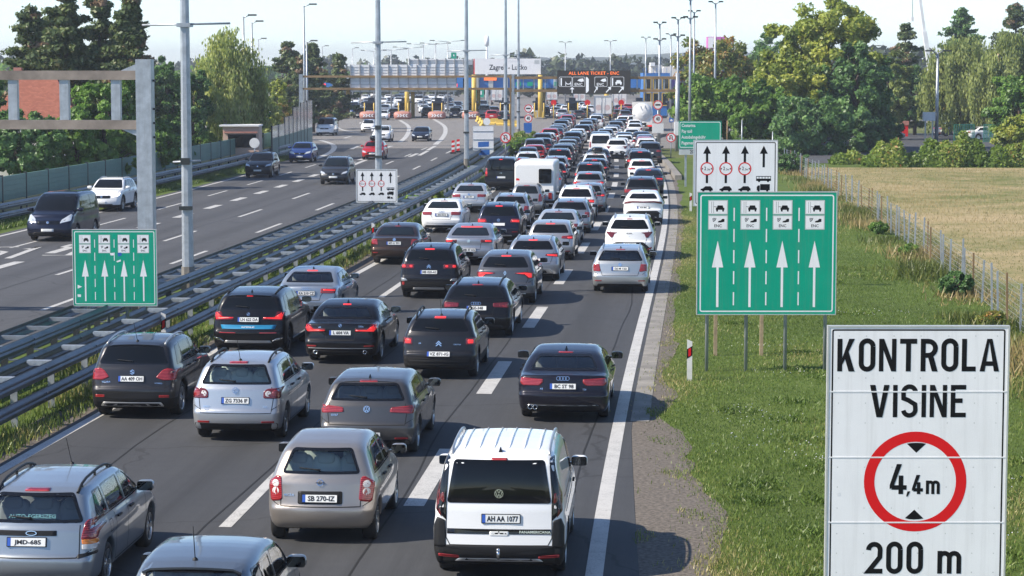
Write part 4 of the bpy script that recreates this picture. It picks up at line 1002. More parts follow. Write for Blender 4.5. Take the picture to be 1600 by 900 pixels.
def ground_mat(name, stops, s1=.06, s2=.8, s3=14, bump=.6):
    m, t, b = new_mat(name)
    ob = t.nodes.new("ShaderNodeTexCoord").outputs["Object"]
    n = math_(t, 'ADD', math_(t, 'MULTIPLY', noise(t, ob, s1, 4), .34), math_(t, 'ADD', math_(t, 'MULTIPLY', noise(t, ob, s2, 6, .7), .36), math_(t, 'MULTIPLY', noise(t, ob, s3, 5, .8), .30)))
    t.links.new(ramp(t, n, stops), b.inputs["Base Color"]); b.inputs["Roughness"].default_value = .95; b.inputs["Specular IOR Level"].default_value = .15
    bp = nd(t, "ShaderNodeBump", Strength=bump, Distance=.08); t.links.new(noise(t, ob, s3 * .7, 6, .8), bp.inputs["Height"]); t.links.new(bp.outputs[0], b.inputs["Normal"])
    return m
M['verge'] = ground_mat("mown_verge", [(.36, (.045, .060, .014)), (.46, (.075, .11, .022)), (.56, (.105, .15, .033)), (.66, (.19, .19, .075))])
M['dry'] = ground_mat("dry_meadow", [(.40, (.12, .145, .045)), (.47, (.23, .205, .095)), (.54, (.35, .275, .155)), (.66, (.44, .35, .22))], .05, .35, 7)
M['earth'] = ground_mat("far_ground", [(.35, (.05, .065, .02)), (.5, (.09, .11, .035)), (.65, (.20, .18, .09))], .01, .1, 1.0)

# ---- ground sheets
def sheet(name, pts, z, m, kind="structure"):
    me = bpy.data.meshes.new(name); me.from_pydata([(p[0], p[1], z) for p in pts], [], [list(range(len(pts)))])
    ul = me.uv_layers.new(name="road")
    for lp in me.loops: ul.data[lp.index].uv = pts[lp.vertex_index][:2]
    return set_props(link(name, me, None, m), kind=kind)
sheet("ground", [(-5000, -300), (5000, -300), (5000, 9000), (-5000, 9000)], -.03, M['earth'])
strip("grass_verge", 0, 60, 8, 190, -.012, M['verge'])
strip("median_verge", -15.6, -10.9, 8, 222, -.008, M['verge'])
strip("left_verge", -70, -28.0, 8, 200, -.012, M['verge'])
road = strip("near_carriageway", lambda Y: -width_at(Y) - .25, lambda Y: .22 if Y > 46 else .22 + (46 - Y) * .028, 6, 216, .0, M['asphalt'])
strip("far_carriageway", lambda Y: -28.9 - max(0, Y - 165) * .12, -15.3, 6, 216, .0, M['asphalt_far'])
strip("gravel_edge", lambda Y: -width_at(Y) - 1.0 - .1 * sin(Y), lambda Y: -width_at(Y) - .22, 6, 216, -.004, M['gravel'], step=1.0)
_gr = np.random.default_rng(4); _gy = np.arange(0, 240, .6); _gn = np.convolve(_gr.normal(0, 1, len(_gy) + 8), np.ones(5) / 5, 'same')[:len(_gy)]; _gl = np.convolve(_gr.normal(0, 1, len(_gy) + 30), np.ones(21) / 21, 'same')[:len(_gy)]
def GE(Y):
    """ragged outer edge of the gravel beside the lane"""
    return float(np.interp(Y, [25, 32, 38, 44, 50, 56, 70, 200], [2.2, 1.8, 1.5, 1.15, 1.05, .9, .82, .8])) + float(np.interp(Y, _gy, _gn)) * float(np.interp(Y, [30, 60], [.45, .14])) + float(np.interp(Y, _gy, _gl)) * .5 * (Y < 60)
strip("gravel_shoulder", .2, GE, 6, 200, -.006, M['gravel'], step=.35)
gut = strip("concrete_gutter", .20, .58, 46.2, 214, .004, M['concrete'])
P0 = R(-34, 214); P1 = R(10, 214)
sheet("toll_plaza", [(P0.x - 14, 214), (P1.x + 3, 212), (34, 225), (60, 330), (60, 720), (-75, 720), (-60, 330), (-33, 235)], .004, M['plaza'])

# ---- painted lines
def line(name, off, Y0, Y1, wd, z=.005, m=None):
    f = off if callable(off) else (lambda Y: off)
    o = strip(name, lambda Y: f(Y) - wd / 2, lambda Y: f(Y) + wd / 2, Y0, Y1, z, m or M['line'], step=2.5); return o
line("edge_line", lambda Y: -.02, 14, 214, .25)
line("edge_line", lambda Y: -width_at(Y) - .02, 14, 214, .22)
def dashes(name, off, Ys, ln, wd):
    f = off if callable(off) else (lambda Y: off)
    mb = MB()
    for Y in Ys:
        mb.add([R(f(Y) - wd / 2, Y, .006), R(f(Y) + wd / 2, Y, .006), R(f(Y + ln) + wd / 2, Y + ln, .006), R(f(Y + ln) - wd / 2, Y + ln, .006)], [(0, 1, 2, 3)])
    return set_props(mb.build(name, M['line']), kind="structure")
ydash = G(637, 795).y
per = 13.1
b1 = lambda Y: -3.12; b2 = lambda Y: -5.85 ; b3 = lambda Y: -8.38
dashes("lane_marking", b1, [ydash + per * k for k in range(-1, 13)], 5.7, .34)
dashes("lane_marking", b2, [G(330, 832).y + per * k for k in range(0, 13)], 5.7, .2)
dashes("lane_marking", b3, [G(600, 468).y + per * k for k in range(-3, 11)], 5.7, .2)
line("edge_line", lambda Y: -28.45 - max(0, Y - 165) * .12, 14, 205, .2)
dashes("lane_marking", lambda Y: -26.05, [64 + 13.1 * k for k in range(10)], 6, .15)
dashes("lane_marking", lambda Y: -23.7, [58 + 7.4 * k for k in range(18)], 3.4, .42)
dashes("lane_marking", lambda Y: -20.75, [62 + 16.2 * k for k in range(10)], 6.2, .17)
dashes("lane_marking", lambda Y: -17.85, [G(84, 477).y - 3 + 16.6 * k for k in range(9)], 6.2, .17)
line("edge_line", lambda Y: -15.55, 14, 205, .17)

def free_line(name, pts, wd, z=.010, m=None):
    """painted curve through ground points"""
    P = [Vector(p) for p in pts]; vs, fs = [], []
    for i, p in enumerate(P):
        d = (P[min(i + 1, len(P) - 1)] - P[max(i - 1, 0)]); d.z = 0; d.normalize(); n = Vector((d.y, -d.x, 0))
        vs += [p - n * wd / 2 + Vector((0, 0, z)), p + n * wd / 2 + Vector((0, 0, z))]
    for i in range(len(P) - 1): fs.append((2 * i, 2 * i + 1, 2 * i + 3, 2 * i + 2))
    me = bpy.data.meshes.new(name); me.from_pydata(vs, [], fs)
    return set_props(link(name, me, None, m or M['line']), kind="structure")
def spline(px, n=8):
    P = [G(*q) for q in px]; P = [P[0]] + P + [P[-1]]; out = []
    for i in range(1, len(P) - 2):
        for k in range(n):
            t = k / n; a, b, c, d = P[i - 1:i + 3]
            out.append(.5 * ((2 * b) + (c - a) * t + (2 * a - 5 * b + 4 * c - d) * t * t + (3 * b - a - 3 * c + d) * t ** 3))
    return out + [P[-2]]
for q in (((625, 188), (637, 196), (639, 204), (634, 214), (625, 222)), ((677, 186), (693, 196), (696, 206), (690, 217), (680, 226)), ((519, 195), (535, 203), (560, 207)), ((500, 219), (520, 226), (519, 236), (496, 247), (470, 253))):
    free_line("plaza_line", spline(q), .5)
for a in (((612, 228), (590, 236)), ((572, 250), (552, 258)), ((680, 228), (668, 235)), ((652, 240), (640, 245)), ((668, 236), (655, 243)), ((538, 216), (548, 213)), ((505, 213), (516, 208)), ((560, 228), (549, 233))):
    free_line("plaza_line", [G(*a[0]), G(*a[1])], .35)
for o_, y0, y1 in ((-3.45, 20, 214), (-6.1, 20, 214), (-9.0, 20, 140), (-.55, 20, 120), (-21.1, 60, 200)):
    line("tarmac_joint", lambda Y, o_=o_: o_ + .06 * sin(Y * .31 + o_) + .03 * sin(Y * 1.9), y0, y1, .035, .0035, M['seam'])
# worn digits painted on the opposite lanes
for cx, cy in ((-20.3, 87), (-17.6, 88.5), (-22.5, 84)):
    q = Vector((cx, cy, 0))
    free_line("road_number", [q + Vector(v) for v in ((-.5, 0, 0), (.5, 0, 0), (.4, 3.2, 0), (-.5, 4.2, 0), (-.4, 5.6, 0), (.4, 5.8, 0))], .28)
    free_line("road_number", [q + Vector(v) for v in ((1.2, 0, 0), (1.2, 5.8, 0), (.9, 4.6, 0))], .28)

# raised kerb and gutter at the right where the toll road splits off
def kerb(name, pts, wd, h, m, z0=0.0):
    P = [Vector(p) for p in pts]; mb = MB()
    vs = []
    for i, p in enumerate(P):
        d = (P[min(i + 1, len(P) - 1)] - P[max(i - 1, 0)]); d.z = 0; d.normalize(); n = Vector((d.y, -d.x, 0))
        for s_, z in ((-.5, z0 - .05), (-.5, z0 + h), (.5, z0 + h), (.5, z0 - .05)): vs.append(p + n * wd * s_ + Vector((0, 0, z)))
    fs = []
    for i in range(len(P) - 1):
        for k in range(3): fs.append((4 * i + k, 4 * i + k + 1, 4 * i + 5 + k, 4 * i + 4 + k))
    fs += [(3, 2, 1, 0), tuple(4 * (len(P) - 1) + k for k in range(4))]
    mb.add(vs, fs); return set_props(mb.build(name, m), kind="structure")
kerb("kerb", spline(((1060, 281), (1042, 258), (1022, 238), (1017, 224), (1027, 215), (1050, 212), (1075, 214))), .45, .30, M['concrete'])
# ---- far hills
def hills():
    n = 260
    m, t, b = new_mat("wooded_hills")
    ob = t.nodes.new("ShaderNodeTexCoord").outputs["Object"]
    t.links.new(ramp(t, noise(t, ob, .02, 8, .8), [(.35, (.020, .032, .012)), (.5, (.045, .065, .022)), (.66, (.085, .10, .04))]), b.inputs["Base Color"]); b.inputs["Roughness"].default_value = 1
    b.inputs["Specular IOR Level"].default_value = 0
    for j, (Y, base, amp) in enumerate(((2600, 13, 9), (1900, 9.5, 6))):
        vs, fs = [], []
        r2 = np.random.default_rng(j + 3)
        ph = r2.uniform(0, 6.28, 12)
        rows = 14
        for i in range(n):
            x = -1500 + 3000 * i / (n - 1)
            hh = base + amp * sum(sin(x * .0016 * (k + 1) * 1.7 + ph[k]) / (k + 1.6) for k in range(7)) + (10 if j == 0 else 3) * math.exp(-((x - (190 if j == 0 else 170)) / 240) ** 2)
            hh += r2.uniform(-1, 1) * 1.3
            hh = max(hh, 3)
            for k in range(rows):
                s_ = k / (rows - 1)
                vs.append((x + r2.uniform(-4, 4), Y + 300 * s_ + r2.uniform(-6, 6), hh * (1 - (1 - s_) ** 2.2) + (r2.uniform(-1.2, 1.2) if k else -1)))
        for i in range(n - 1):
            for k in range(rows - 1): fs.append((i * rows + k, (i + 1) * rows + k, (i + 1) * rows + k + 1, i * rows + k + 1))
        me = bpy.data.meshes.new("hills"); me.from_pydata(vs, [], fs)
        set_props(link("hills", me, None, m), kind="structure")
hills()
strip("meadow", lambda Y: 10.9 - Y * .008, 48, 10, 171, -.006, M['dry'])
sheet("car_park", [(at_, y_) for at_, y_ in ((18, 178.5), (70, 178.5), (85, 265), (24, 265))], .0, M['asphalt_far'])
sheet("green_strip", [(19.5, 171.2), (60, 171.2), (60, 178.3), (19.5, 178.3)], -.004, M['verge'])
# ------------------------------------------------------------------ plants
def leaf_mat(name, stops, trans=.45):
    m, t, b = new_mat(name)
    at = t.nodes.new("ShaderNodeAttribute"); at.attribute_name = "tint"
    c = ramp(t, at.outputs["Fac"], stops)
    df = nd(t, "ShaderNodeBsdfDiffuse"); tl = nd(t, "ShaderNodeBsdfTranslucent"); gl = nd(t, "ShaderNodeBsdfGlossy", Roughness=.45)
    t.links.new(c, df.inputs[0]); t.links.new(c, tl.inputs[0]); gl.inputs[0].default_value = (.5, .5, .5, 1)
    m1 = nd(t, "ShaderNodeMixShader"); m1.inputs[0].default_value = trans; m2 = nd(t, "ShaderNodeMixShader"); m2.inputs[0].default_value = .05
    t.links.new(df.outputs[0], m1.inputs[1]); t.links.new(tl.outputs[0], m1.inputs[2]); t.links.new(m1.outputs[0], m2.inputs[1]); t.links.new(gl.outputs[0], m2.inputs[2])
    t.links.new(m2.outputs[0], t.nodes["Material Output"].inputs[0]); return m
M['lf_pine'] = leaf_mat("pine_needles", [(0, (0.047, 0.082, 0.030)), (.55, (0.120, 0.167, 0.058)), (.78, (0.201, 0.228, 0.092)), (.84, (0.238, 0.155, 0.092)), (1, (0.311, 0.209, 0.128))], .3)
M['lf_green'] = leaf_mat("green_leaves", [(0, (0.068, 0.144, 0.029)), (.6, (0.168, 0.312, 0.053)), (1, (0.312, 0.455, 0.096))])
M['lf_dark'] = leaf_mat("dark_leaves", [(0, (0.054, 0.118, 0.038)), (.6, (0.125, 0.241, 0.070)), (1, (0.233, 0.388, 0.118))], .35)
M['lf_yellow'] = leaf_mat("yellowing_leaves", [(0, (0.121, 0.186, 0.026)), (.5, (0.306, 0.372, 0.055)), (.85, (0.524, 0.524, 0.099)), (1, (0.620, 0.612, 0.131))])
M['lf_rust'] = leaf_mat("reddening_leaves", [(0, (0.101, 0.158, 0.033)), (.5, (0.224, 0.269, 0.056)), (.8, (0.425, 0.269, 0.079)), (1, (0.583, 0.269, 0.090))])
M['lf_birch'] = leaf_mat("birch_leaves", [(0, (0.162, 0.229, 0.054)), (.6, (0.404, 0.458, 0.121)), (1, (0.620, 0.620, 0.269))])
M['lf_willow'] = leaf_mat("willow_leaves", [(0, (0.124, 0.168, 0.040)), (.6, (0.269, 0.324, 0.090)), (1, (0.425, 0.471, 0.158))])
M['lf_hedge'] = leaf_mat("hedge_leaves", [(0, (0.098, 0.176, 0.023)), (.6, (0.234, 0.332, 0.049)), (.9, (0.390, 0.390, 0.098)), (1, (0.546, 0.293, 0.117))])
M['bark'] = mat("bark", (.075, .058, .045), .95, noise=.4, scale=6, bump=.6, bscale=12)
M['bark_pale'] = mat("pale_bark", (.34, .33, .29), .9, noise=.4, scale=5)
M['blade'] = leaf_mat("grass_blades", [(0, (0.058, 0.098, 0.016)), (.55, (0.130, 0.202, 0.036)), (.85, (0.221, 0.247, 0.065)), (1, (0.416, 0.351, 0.156))], .3)
M['weed'] = leaf_mat("weeds", [(0, (.05, .08, .015)), (.5, (.13, .16, .035)), (.8, (.28, .24, .09)), (1, (.38, .28, .13))], .3)

def leaves(P, size, tint, r, aspect=1.6, out=None, hang=False):
    """one leaf card (a bent pair would not show at this size) per point: returns vertices, quads, tints"""
    n = len(P); size = np.broadcast_to(size, n)
    if hang:
        u = np.stack([r.normal(0, .16, n), r.normal(0, .16, n), -np.ones(n)], 1)
    else:
        u = r.normal(size=(n, 3))
    u /= np.linalg.norm(u, axis=1)[:, None]
    q = r.normal(size=(n, 3))
    if out is not None: q = np.cross(u, out + .42 * r.normal(size=(n, 3)))
    v = q - u * (q * u).sum(1)[:, None]; v /= np.linalg.norm(v, axis=1)[:, None] + 1e-9
    a, b = u * (size * aspect / 2)[:, None], v * (size / 2)[:, None]
    if out is not None: b = b * np.where((np.cross(a, b) * out).sum(1) < 0, -1, 1)[:, None]
    V = np.stack([P - a, P + b * .9 - a * .1, P + a, P - b * .9 - a * .1], 1).reshape(-1, 3)
    F = np.arange(4 * n).reshape(n, 4)
    return V, F, np.repeat(np.clip(tint, 0, 1), 4)
def limb(mb, a, b, r0, r1, r, n=6, bend=.12):
    a, b = Vector(a), Vector(b); L = (b - a).length; pts = []
    for k in range(5):
        t = k / 4; p = a.lerp(b, t)
        if 0 < k < 4: p += Vector(r.normal(0, bend * L * .35, 3))
        pts.append(p)
    mb.tube(pts, [r0 + (r1 - r0) * k / 4 for k in range(5)], n, caps=False)
PLANTS = {}
def crown_points(kind, H, Rr, r, n, low):
    """leaf positions, outward directions and tints of one crown; also clump centres for the limbs"""
    P, O, Tn, cl = [], [], [], []
    if kind == 'broad':
        k = int(80 + Rr * 26)
        for i in range(k):
            d = r.normal(size=3); d /= np.linalg.norm(d); d[2] = d[2] * .9 + .12
            rad = r.uniform(.45, 1.0) ** .6
            lump = 1 + .18 * sin(3 * atan2(d[1], d[0]) + Rr * 7) + .14 * sin(5 * d[2] * 2 + H)
            c = np.array([d[0] * Rr * rad * lump, d[1] * Rr * rad * lump, low + (H - low) * (.5 + .5 * d[2] * rad * min(lump, 1.08))])
            cr = r.uniform(.11, .22) * Rr * (1.15 - .3 * rad); m = int(n / k * r.uniform(.6, 1.4))
            g = r.normal(size=(m, 3)); g /= np.linalg.norm(g, axis=1)[:, None]; rr = r.uniform(.1, 1.15, m) ** .6
            P.append(c + g * (cr * rr)[:, None] * np.array([1, 1, .8])); O.append(g * .8 + d * .5 + np.array([0, 0, .35]))
            Tn.append(np.clip(r.normal(.45 + r.normal(0, .16), .17, m), 0, 1)); cl.append(c)
    elif kind == 'pine':
        levels = int(H * 8.5); lean = r.uniform(0, 6.28)
        for i in range(levels):
            z = low + (H - low) * r.uniform(0, 1) ** .9; t = (z - low) / (H - low)
            br = Rr * 1.75 * (1.02 - t) ** .6 * r.uniform(.6, 1.12)
            for j in (0,):
                a = r.uniform(0, 6.28); L_ = br * r.uniform(.5, 1.08) * (1 + .2 * cos(a - lean)); brown = r.random() < .10
                for s_ in np.linspace(.3, 1, 5):
                    c = np.array([cos(a) * L_ * s_, sin(a) * L_ * s_, z + .30 * s_ * L_ * .5 - .1 * s_]); cr = .42 + .22 * (1 - s_)
                    m = max(5, int(n / (levels * 5))); g = r.normal(size=(m, 3)); g /= np.linalg.norm(g, axis=1)[:, None]
                    P.append(c + g * cr * r.uniform(.3, 1.1, m)[:, None] * np.array([1, 1, .55])); O.append(g + np.array([0, 0, .6]))
                    Tn.append(np.clip(r.normal(.9 if brown else .42, .10 if brown else .2, m), 0, 1 if brown else .79)); 
                cl.append(np.array([cos(a) * L_, sin(a) * L_, z + .1]))
    elif kind == 'weep':
        k = int(90 + Rr * 40)
        for i in range(k):
            d = r.normal(size=3); d /= np.linalg.norm(d); d[2] = abs(d[2]) if r.random() < .75 else d[2] * .5
            rad = r.uniform(.35, 1.0) ** .5
            lump = 1 + .22 * sin(3 * atan2(d[1], d[0]) + H) + .12 * sin(7 * atan2(d[1], d[0]))
            top = np.array([d[0] * Rr * rad * lump, d[1] * Rr * rad * lump, low + (H - low) * (.42 + .56 * d[2] * rad)])
            L_ = r.uniform(.18, .42) * (H - low); L_ = min(L_, top[2] - low * .5); m = int(n / k)
            t = r.uniform(0, 1, m)
            p = np.stack([top[0] + r.normal(0, .10 + .22 * (1 - t), m), top[1] + r.normal(0, .10 + .22 * (1 - t), m), top[2] - t * L_ + r.normal(0, .12, m)], 1)
            P.append(p); O.append(np.tile(d * .8 + np.array([0, 0, .35]), (m, 1))); Tn.append(np.clip(r.normal(.5 + r.normal(0, .14), .18, m), 0, 1)); cl.append(top)
    return np.concatenate(P), np.concatenate(O), np.concatenate(Tn), cl
def tree(name, kind, X, Y, H, Rr, leafmat, label, group=None, cat="tree", n=9000, size=.30, low=None, seed=1, bark='bark', sx=1.0, cache=None, z0=0.0):
    r = np.random.default_rng(seed)
    root = empty(name, (X, Y, z0), r.uniform(0, 6.28) if sx == 1.0 else 0, label, cat, group)
    low = H * .22 if low is None else low
    P, O, Tn, cl = crown_points(kind, H, Rr, r, int(n * (2.4 if kind == 'broad' else 1.8 if kind == 'weep' else 2.2)), low)
    P = P * np.array([sx, 1, 1])
    V, F, tt = leaves(P, size * (.82 if kind != 'pine' else .66) * r.uniform(.6, 1.3, len(P)), Tn, r, 1.5 if kind != 'weep' else 2.0, O, kind == 'weep')
    link("crown", np_mesh("crown", V, F, False, {"tint": tt}), root, M[leafmat])
    mb = MB(); tr = max(.10, H * .022)
    if kind == 'pine': mb.tube([(0, 0, -.1), (r.normal(0, .1), r.normal(0, .1), H * .5), (0, 0, H * .97)], [tr, tr * .7, .03], 8)
    else: mb.tube([(0, 0, -.1), (r.normal(0, .15), r.normal(0, .15), H * .3), (r.normal(0, .25), r.normal(0, .25), H * .62), (r.normal(0, .3), 0, H * .82)], [tr * 1.25, tr, tr * .6, .05], 8)
    for c in [cl[i] for i in r.choice(len(cl), min(len(cl), 22), replace=False)]:
        z = c[2] * (.55 if kind != 'pine' else .985); limb(mb, (0, 0, min(z, H * .75) if kind != 'pine' else z - .05), c * np.array([sx, 1, 1]), tr * .32, .025, r, 5)
    mb.build("trunk", M[bark], root)
    return root
def at_px(px, Y): return (px - 800) / FPX * Y
def tree_px(name, kind, px, ytop, Y, wpx, *a, **k):
    """tree whose crown spans wpx pixels and reaches up to row ytop when it stands at distance Y"""
    H = CAM_H + (HORIZ - ytop) / FPX * Y
    return tree(name, kind, at_px(px, Y), Y, H, wpx / 2 / FPX * Y, *a, **k)

# left side, behind the noise barrier
GL = "trees behind the noise barrier"
for i, (px, yt, Y, wp, n, lab) in enumerate(((52, 12, 158, 88, 8000, "sparse browning pine at the left end of the tall pine group"), (108, -14, 150, 100, 12000, "tall dark pine directly behind the left arm of the bare gantry"), (160, -8, 156, 96, 12000, "dark pine with brown patches, second tall one from the gantry post"), (206, -2, 149, 84, 11000, "dark pine just behind the top of the bare gantry post"), (84, 30, 172, 90, 8000, "pine filling the gap behind the tall pine group"), (185, 40, 168, 110, 9000, "lower pine half hidden behind the tall pine group"))):
    tree_px("pine_tree", 'pine', px, yt, Y, wp, 'lf_pine', lab, GL, n=n, size=.34, low=1.5, seed=20 + i)
for i, (kind, px, yt, Y, wp, lm, n, low, lab) in enumerate((
    ('broad', 165, 118, 138, 120, 'lf_green', 12000, .3, "bright green leafy tree under the gantry beams"), ('broad', 40, 176, 135, 110, 'lf_dark', 8000, .2, "dark bushy tree below the red roofed house"), ('broad', -22, 118, 140, 76, 'lf_dark', 6000, .3, "dark leafy tree at the far left edge of the wood"),
    ('broad', 118, 172, 137, 80, 'lf_green', 7000, .1, "low green bush hanging over the noise barrier"), ('broad', 232, 184, 149, 90, 'lf_green', 7000, .1, "low light green bush behind the gantry post"), ('broad', 262, 84, 178, 62, 'lf_dark', 9000, .5, "dark tree between the gantry post and the nearest lamp post"),
    ('broad', 300, 98, 182, 66, 'lf_dark', 9000, .5, "dark tree right behind the nearest lamp post"), ('broad', 268, 190, 160, 60, 'lf_dark', 5000, .1, "dark low shrub between gantry post and lamp post"), ('broad', 322, 205, 178, 34, 'lf_green', 4500, .0, "small round bright green shrub beside the pale kiosk"), ('broad', 385, 128, 190, 60, 'lf_dark', 8000, .4, "dark tree in the shade of the birch"))):
    tree_px("leafy_tree" if yt < 150 else "shrub", kind, px, yt, Y, wp, lm, lab, GL, n=n, size=.27, low=low, seed=50 + i, cat="tree" if yt < 150 else "shrub")
tree_px("birch_tree", 'weep', 358, 34, 186, 108, 'lf_birch', "tall weeping birch with pale green hanging twigs and white stem", None, n=15000, size=.20, low=1.0, seed=71, bark='bark_pale')
for i, (px, yt, Y, wp, lab) in enumerate(((452, 66, 262, 58, "dark pine left of the tall twin lamp post by the barrier's end"), (490, 70, 270, 52, "dark pine directly behind the twin lamp post"), (527, 84, 285, 44, "small browning pine right of the twin lamp post"), (472, 90, 256, 60, "low wide pine between the two dark pines"))):
    tree_px("pine_tree", 'pine', px, yt, Y, wp, 'lf_pine', lab, "pines beside the toll plaza", n=9000, size=.42, low=1.2, seed=80 + i)
for i, (px, yt, Y, wp, lm, lab) in enumerate(((432, 122, 238, 46, 'lf_yellow', "yellow green tree at the end of the glazed barrier"), (415, 150, 215, 50, 'lf_birch', "pale green shrub beside the glazed barrier"), (445, 160, 225, 30, 'lf_rust', "small reddish shrub at the glazed barrier"))):
    tree_px("small_tree", 'broad', px, yt, Y, wp, lm, lab, "trees at the end of the barrier", n=5500, size=.26, low=.3, seed=90 + i)
# right side
GR = "trees along the car park"
tree_px("plane_tree", 'broad', 1290, 2, 210, 172, 'lf_yellow', "tallest yellow green tree with an open airy crown", GR, n=22000, size=.33, low=.8, seed=101)
tree_px("leafy_tree", 'broad', 1340, 70, 204, 110, 'lf_dark', "dark lower tree under the tall yellow green one", GR, n=10000, size=.3, low=.6, seed=102)
tree_px("leafy_tree", 'broad', 1118, 60, 240, 130, 'lf_rust', "reddish green tree behind the display gantry post", GR, n=11000, size=.32, low=.6, seed=103)
for i, (kind, px, yt, Y, wp, lm, n, lab) in enumerate((('broad', 1120, 120, 214, 130, 'lf_green', 10000, "green tree above the green toll notice"), ('broad', 1225, 98, 205, 120, 'lf_yellow', 12000, "broad yellow green tree above the white lane sign"), ('broad', 1180, 130, 202, 90, 'lf_green', 8000, "green tree between the toll notice and the lane sign"),
    ('broad', 1200, 58, 300, 90, 'lf_dark', 8000, "round dark tree rising behind the yellow green ones"), ('pine', 1412, 40, 262, 62, 'lf_pine', 9000, "dark pine left of the crane boom"), ('broad', 1385, 85, 240, 80, 'lf_willow', 8000, "grey green tree in front of the dark pine"), ('broad', 1428, 98, 258, 74, 'lf_dark', 9000, "dense dark green tree behind the white notice box"))):
    tree_px("leafy_tree" if kind == 'broad' else "pine_tree", kind, px, yt, Y, wp, lm, lab, GR, n=n, size=.32, low=.3, seed=110 + i)
tree_px("willow_tree", 'weep', 1500, 46, 246, 118, 'lf_willow', "left one of the two big weeping willows", GR, n=14000, size=.24, low=1.0, seed=121)
tree_px("willow_tree", 'weep', 1578, 38, 240, 130, 'lf_willow', "right one of the two big weeping willows, at the frame edge", GR, n=14000, size=.24, low=1.0, seed=122)
tree_px("cedar_tree", 'pine', 1500, 14, 300, 62, 'lf_dark', "cedar with open tiers sticking out above the left willow", GR, n=5000, size=.42, low=6, seed=123)
tree_px("cedar_tree", 'pine', 1582, 8, 300, 60, 'lf_pine', "cedar sticking out above the right willow", GR, n=5000, size=.42, low=6, seed=124)
tree_px("leafy_tree", 'broad', 1590, 118, 200, 100, 'lf_green', "rounded mid green tree behind the wooden pole", GR, n=10000, size=.28, low=.2, seed=125)
tree_px("shrub", 'broad', 1600, 178, 186, 90, 'lf_yellow', "yellowish shrub at the right end of the hedge", GR, n=6000, size=.22, low=.0, seed=126, cat="shrub")
for i, (px, yt, wp, lm, lab) in enumerate(((1255, 150, 120, 'lf_dark', "dark bushy tree left under the tallest tree"), (1322, 138, 120, 'lf_dark', "dark bushy tree right under the tallest tree"), (1196, 165, 90, 'lf_green', "low green bush behind the right end of the white lane sign"), (1372, 170, 64, 'lf_dark', "dark low bush left of the small red pillar"))):
    tree_px("leafy_tree", 'broad', px, yt, 198 + 6 * i, wp, lm, lab, GR, n=8000, size=.28, low=-1.6, seed=130 + i)
# hedge at the end of the meadow
def hedge(name, x0, x1, Y, H, dep, lm, label, n, seed, size=.2):
    r = np.random.default_rng(seed); x = r.uniform(x0, x1, n)
    prof = H * (.62 + .18 * np.sin(x * .9 + seed) + .14 * np.sin(x * 2.3 + 1.7 * seed) + .10 * np.sin(x * 5.1)) * np.clip(np.minimum(x - x0, x1 - x) / 1.4 + .25, .25, 1)
    a = r.uniform(0, pi, n); rr = r.uniform(.35, 1, n) ** .4
    P = np.stack([x + r.normal(0, .1, n), Y + np.cos(a) * rr * dep / 2 + .25 * np.sin(x * 1.7), np.sin(a) * rr * prof], 1)
    O = np.stack([np.zeros(n), np.cos(a), np.sin(a)], 1)
    tn = np.clip(.42 + .25 * np.sin(x * 1.3 + seed) + r.normal(0, .16, n), 0, 1)
    V, F, tt = leaves(P, size * r.uniform(.6, 1.3, n), tn, r, 1.5, O)
    root = empty(name, (0, 0, 0), 0, label, "hedge")
    link("foliage", np_mesh("foliage", V, F, False, {"tint": tt}), root, M[lm])
    mb = MB()
    for k in range(int((x1 - x0) / .8)):
        xx = x0 + .4 + k * .8; mb.tube([(xx, Y, -.05), (xx + r.normal(0, .15), Y + r.normal(0, .2), H * .45)], [.04, .015], 5, caps=False)
    mb.build("stem", M['bark'], root)
hedge("hedge", at_px(1352, 172), at_px(1640, 172), 172, 2.75, 2.8, 'lf_hedge', "long sunlit green hedge along the far edge of the dry meadow", 24000, 3)
hedge("hedge", at_px(1302, 176), at_px(1362, 176), 177, 1.7, 2.2, 'lf_hedge', "low yellowish scrub at the left end of the long hedge", 4000, 5)

# grass, weeds: nobody could count the blades
def blades(name, n, place, h, wd, lm, seed, label=None, lean=.35):
    r = np.random.default_rng(seed); B, hs, tn = place(r, n); n = len(B)
    hh = h * r.uniform(.5, 1.25, n) * hs
    a = r.uniform(0, 6.28, n); d = np.stack([np.cos(a), np.sin(a), np.zeros(n)], 1)
    le = np.stack([r.normal(0, lean, n), r.normal(0, lean, n), np.ones(n)], 1) * hh[:, None]
    V = np.stack([B - d * wd / 2, B + d * wd / 2, B + le * .62 + d * wd * .3, B + le], 1).reshape(-1, 3)
    F = np.arange(4 * n).reshape(n, 4)
    o = link(name, np_mesh(name, V, F, False, {"tint": np.repeat(np.clip(tn, 0, 1), 4)}), None, M[lm])
    return set_props(o, kind="stuff")
def RV(off, Y):
    """vectorised R()"""
    yy = np.arange(6, 240, 1.0); xx = np.array([xr(y) for y in yy]); hh = np.array([hd(y) for y in yy])
    x = np.interp(Y, yy, xx); a = np.interp(Y, yy, hh)
    return np.stack([x + off * np.cos(a), Y - off * np.sin(a), np.zeros(len(Y))], 1)
def wob(x, y): return np.sin(x * .9 + 1.3 * np.sin(y * .33)) * .5 + np.sin(y * .61 + 2 * np.sin(x * .5)) * .5
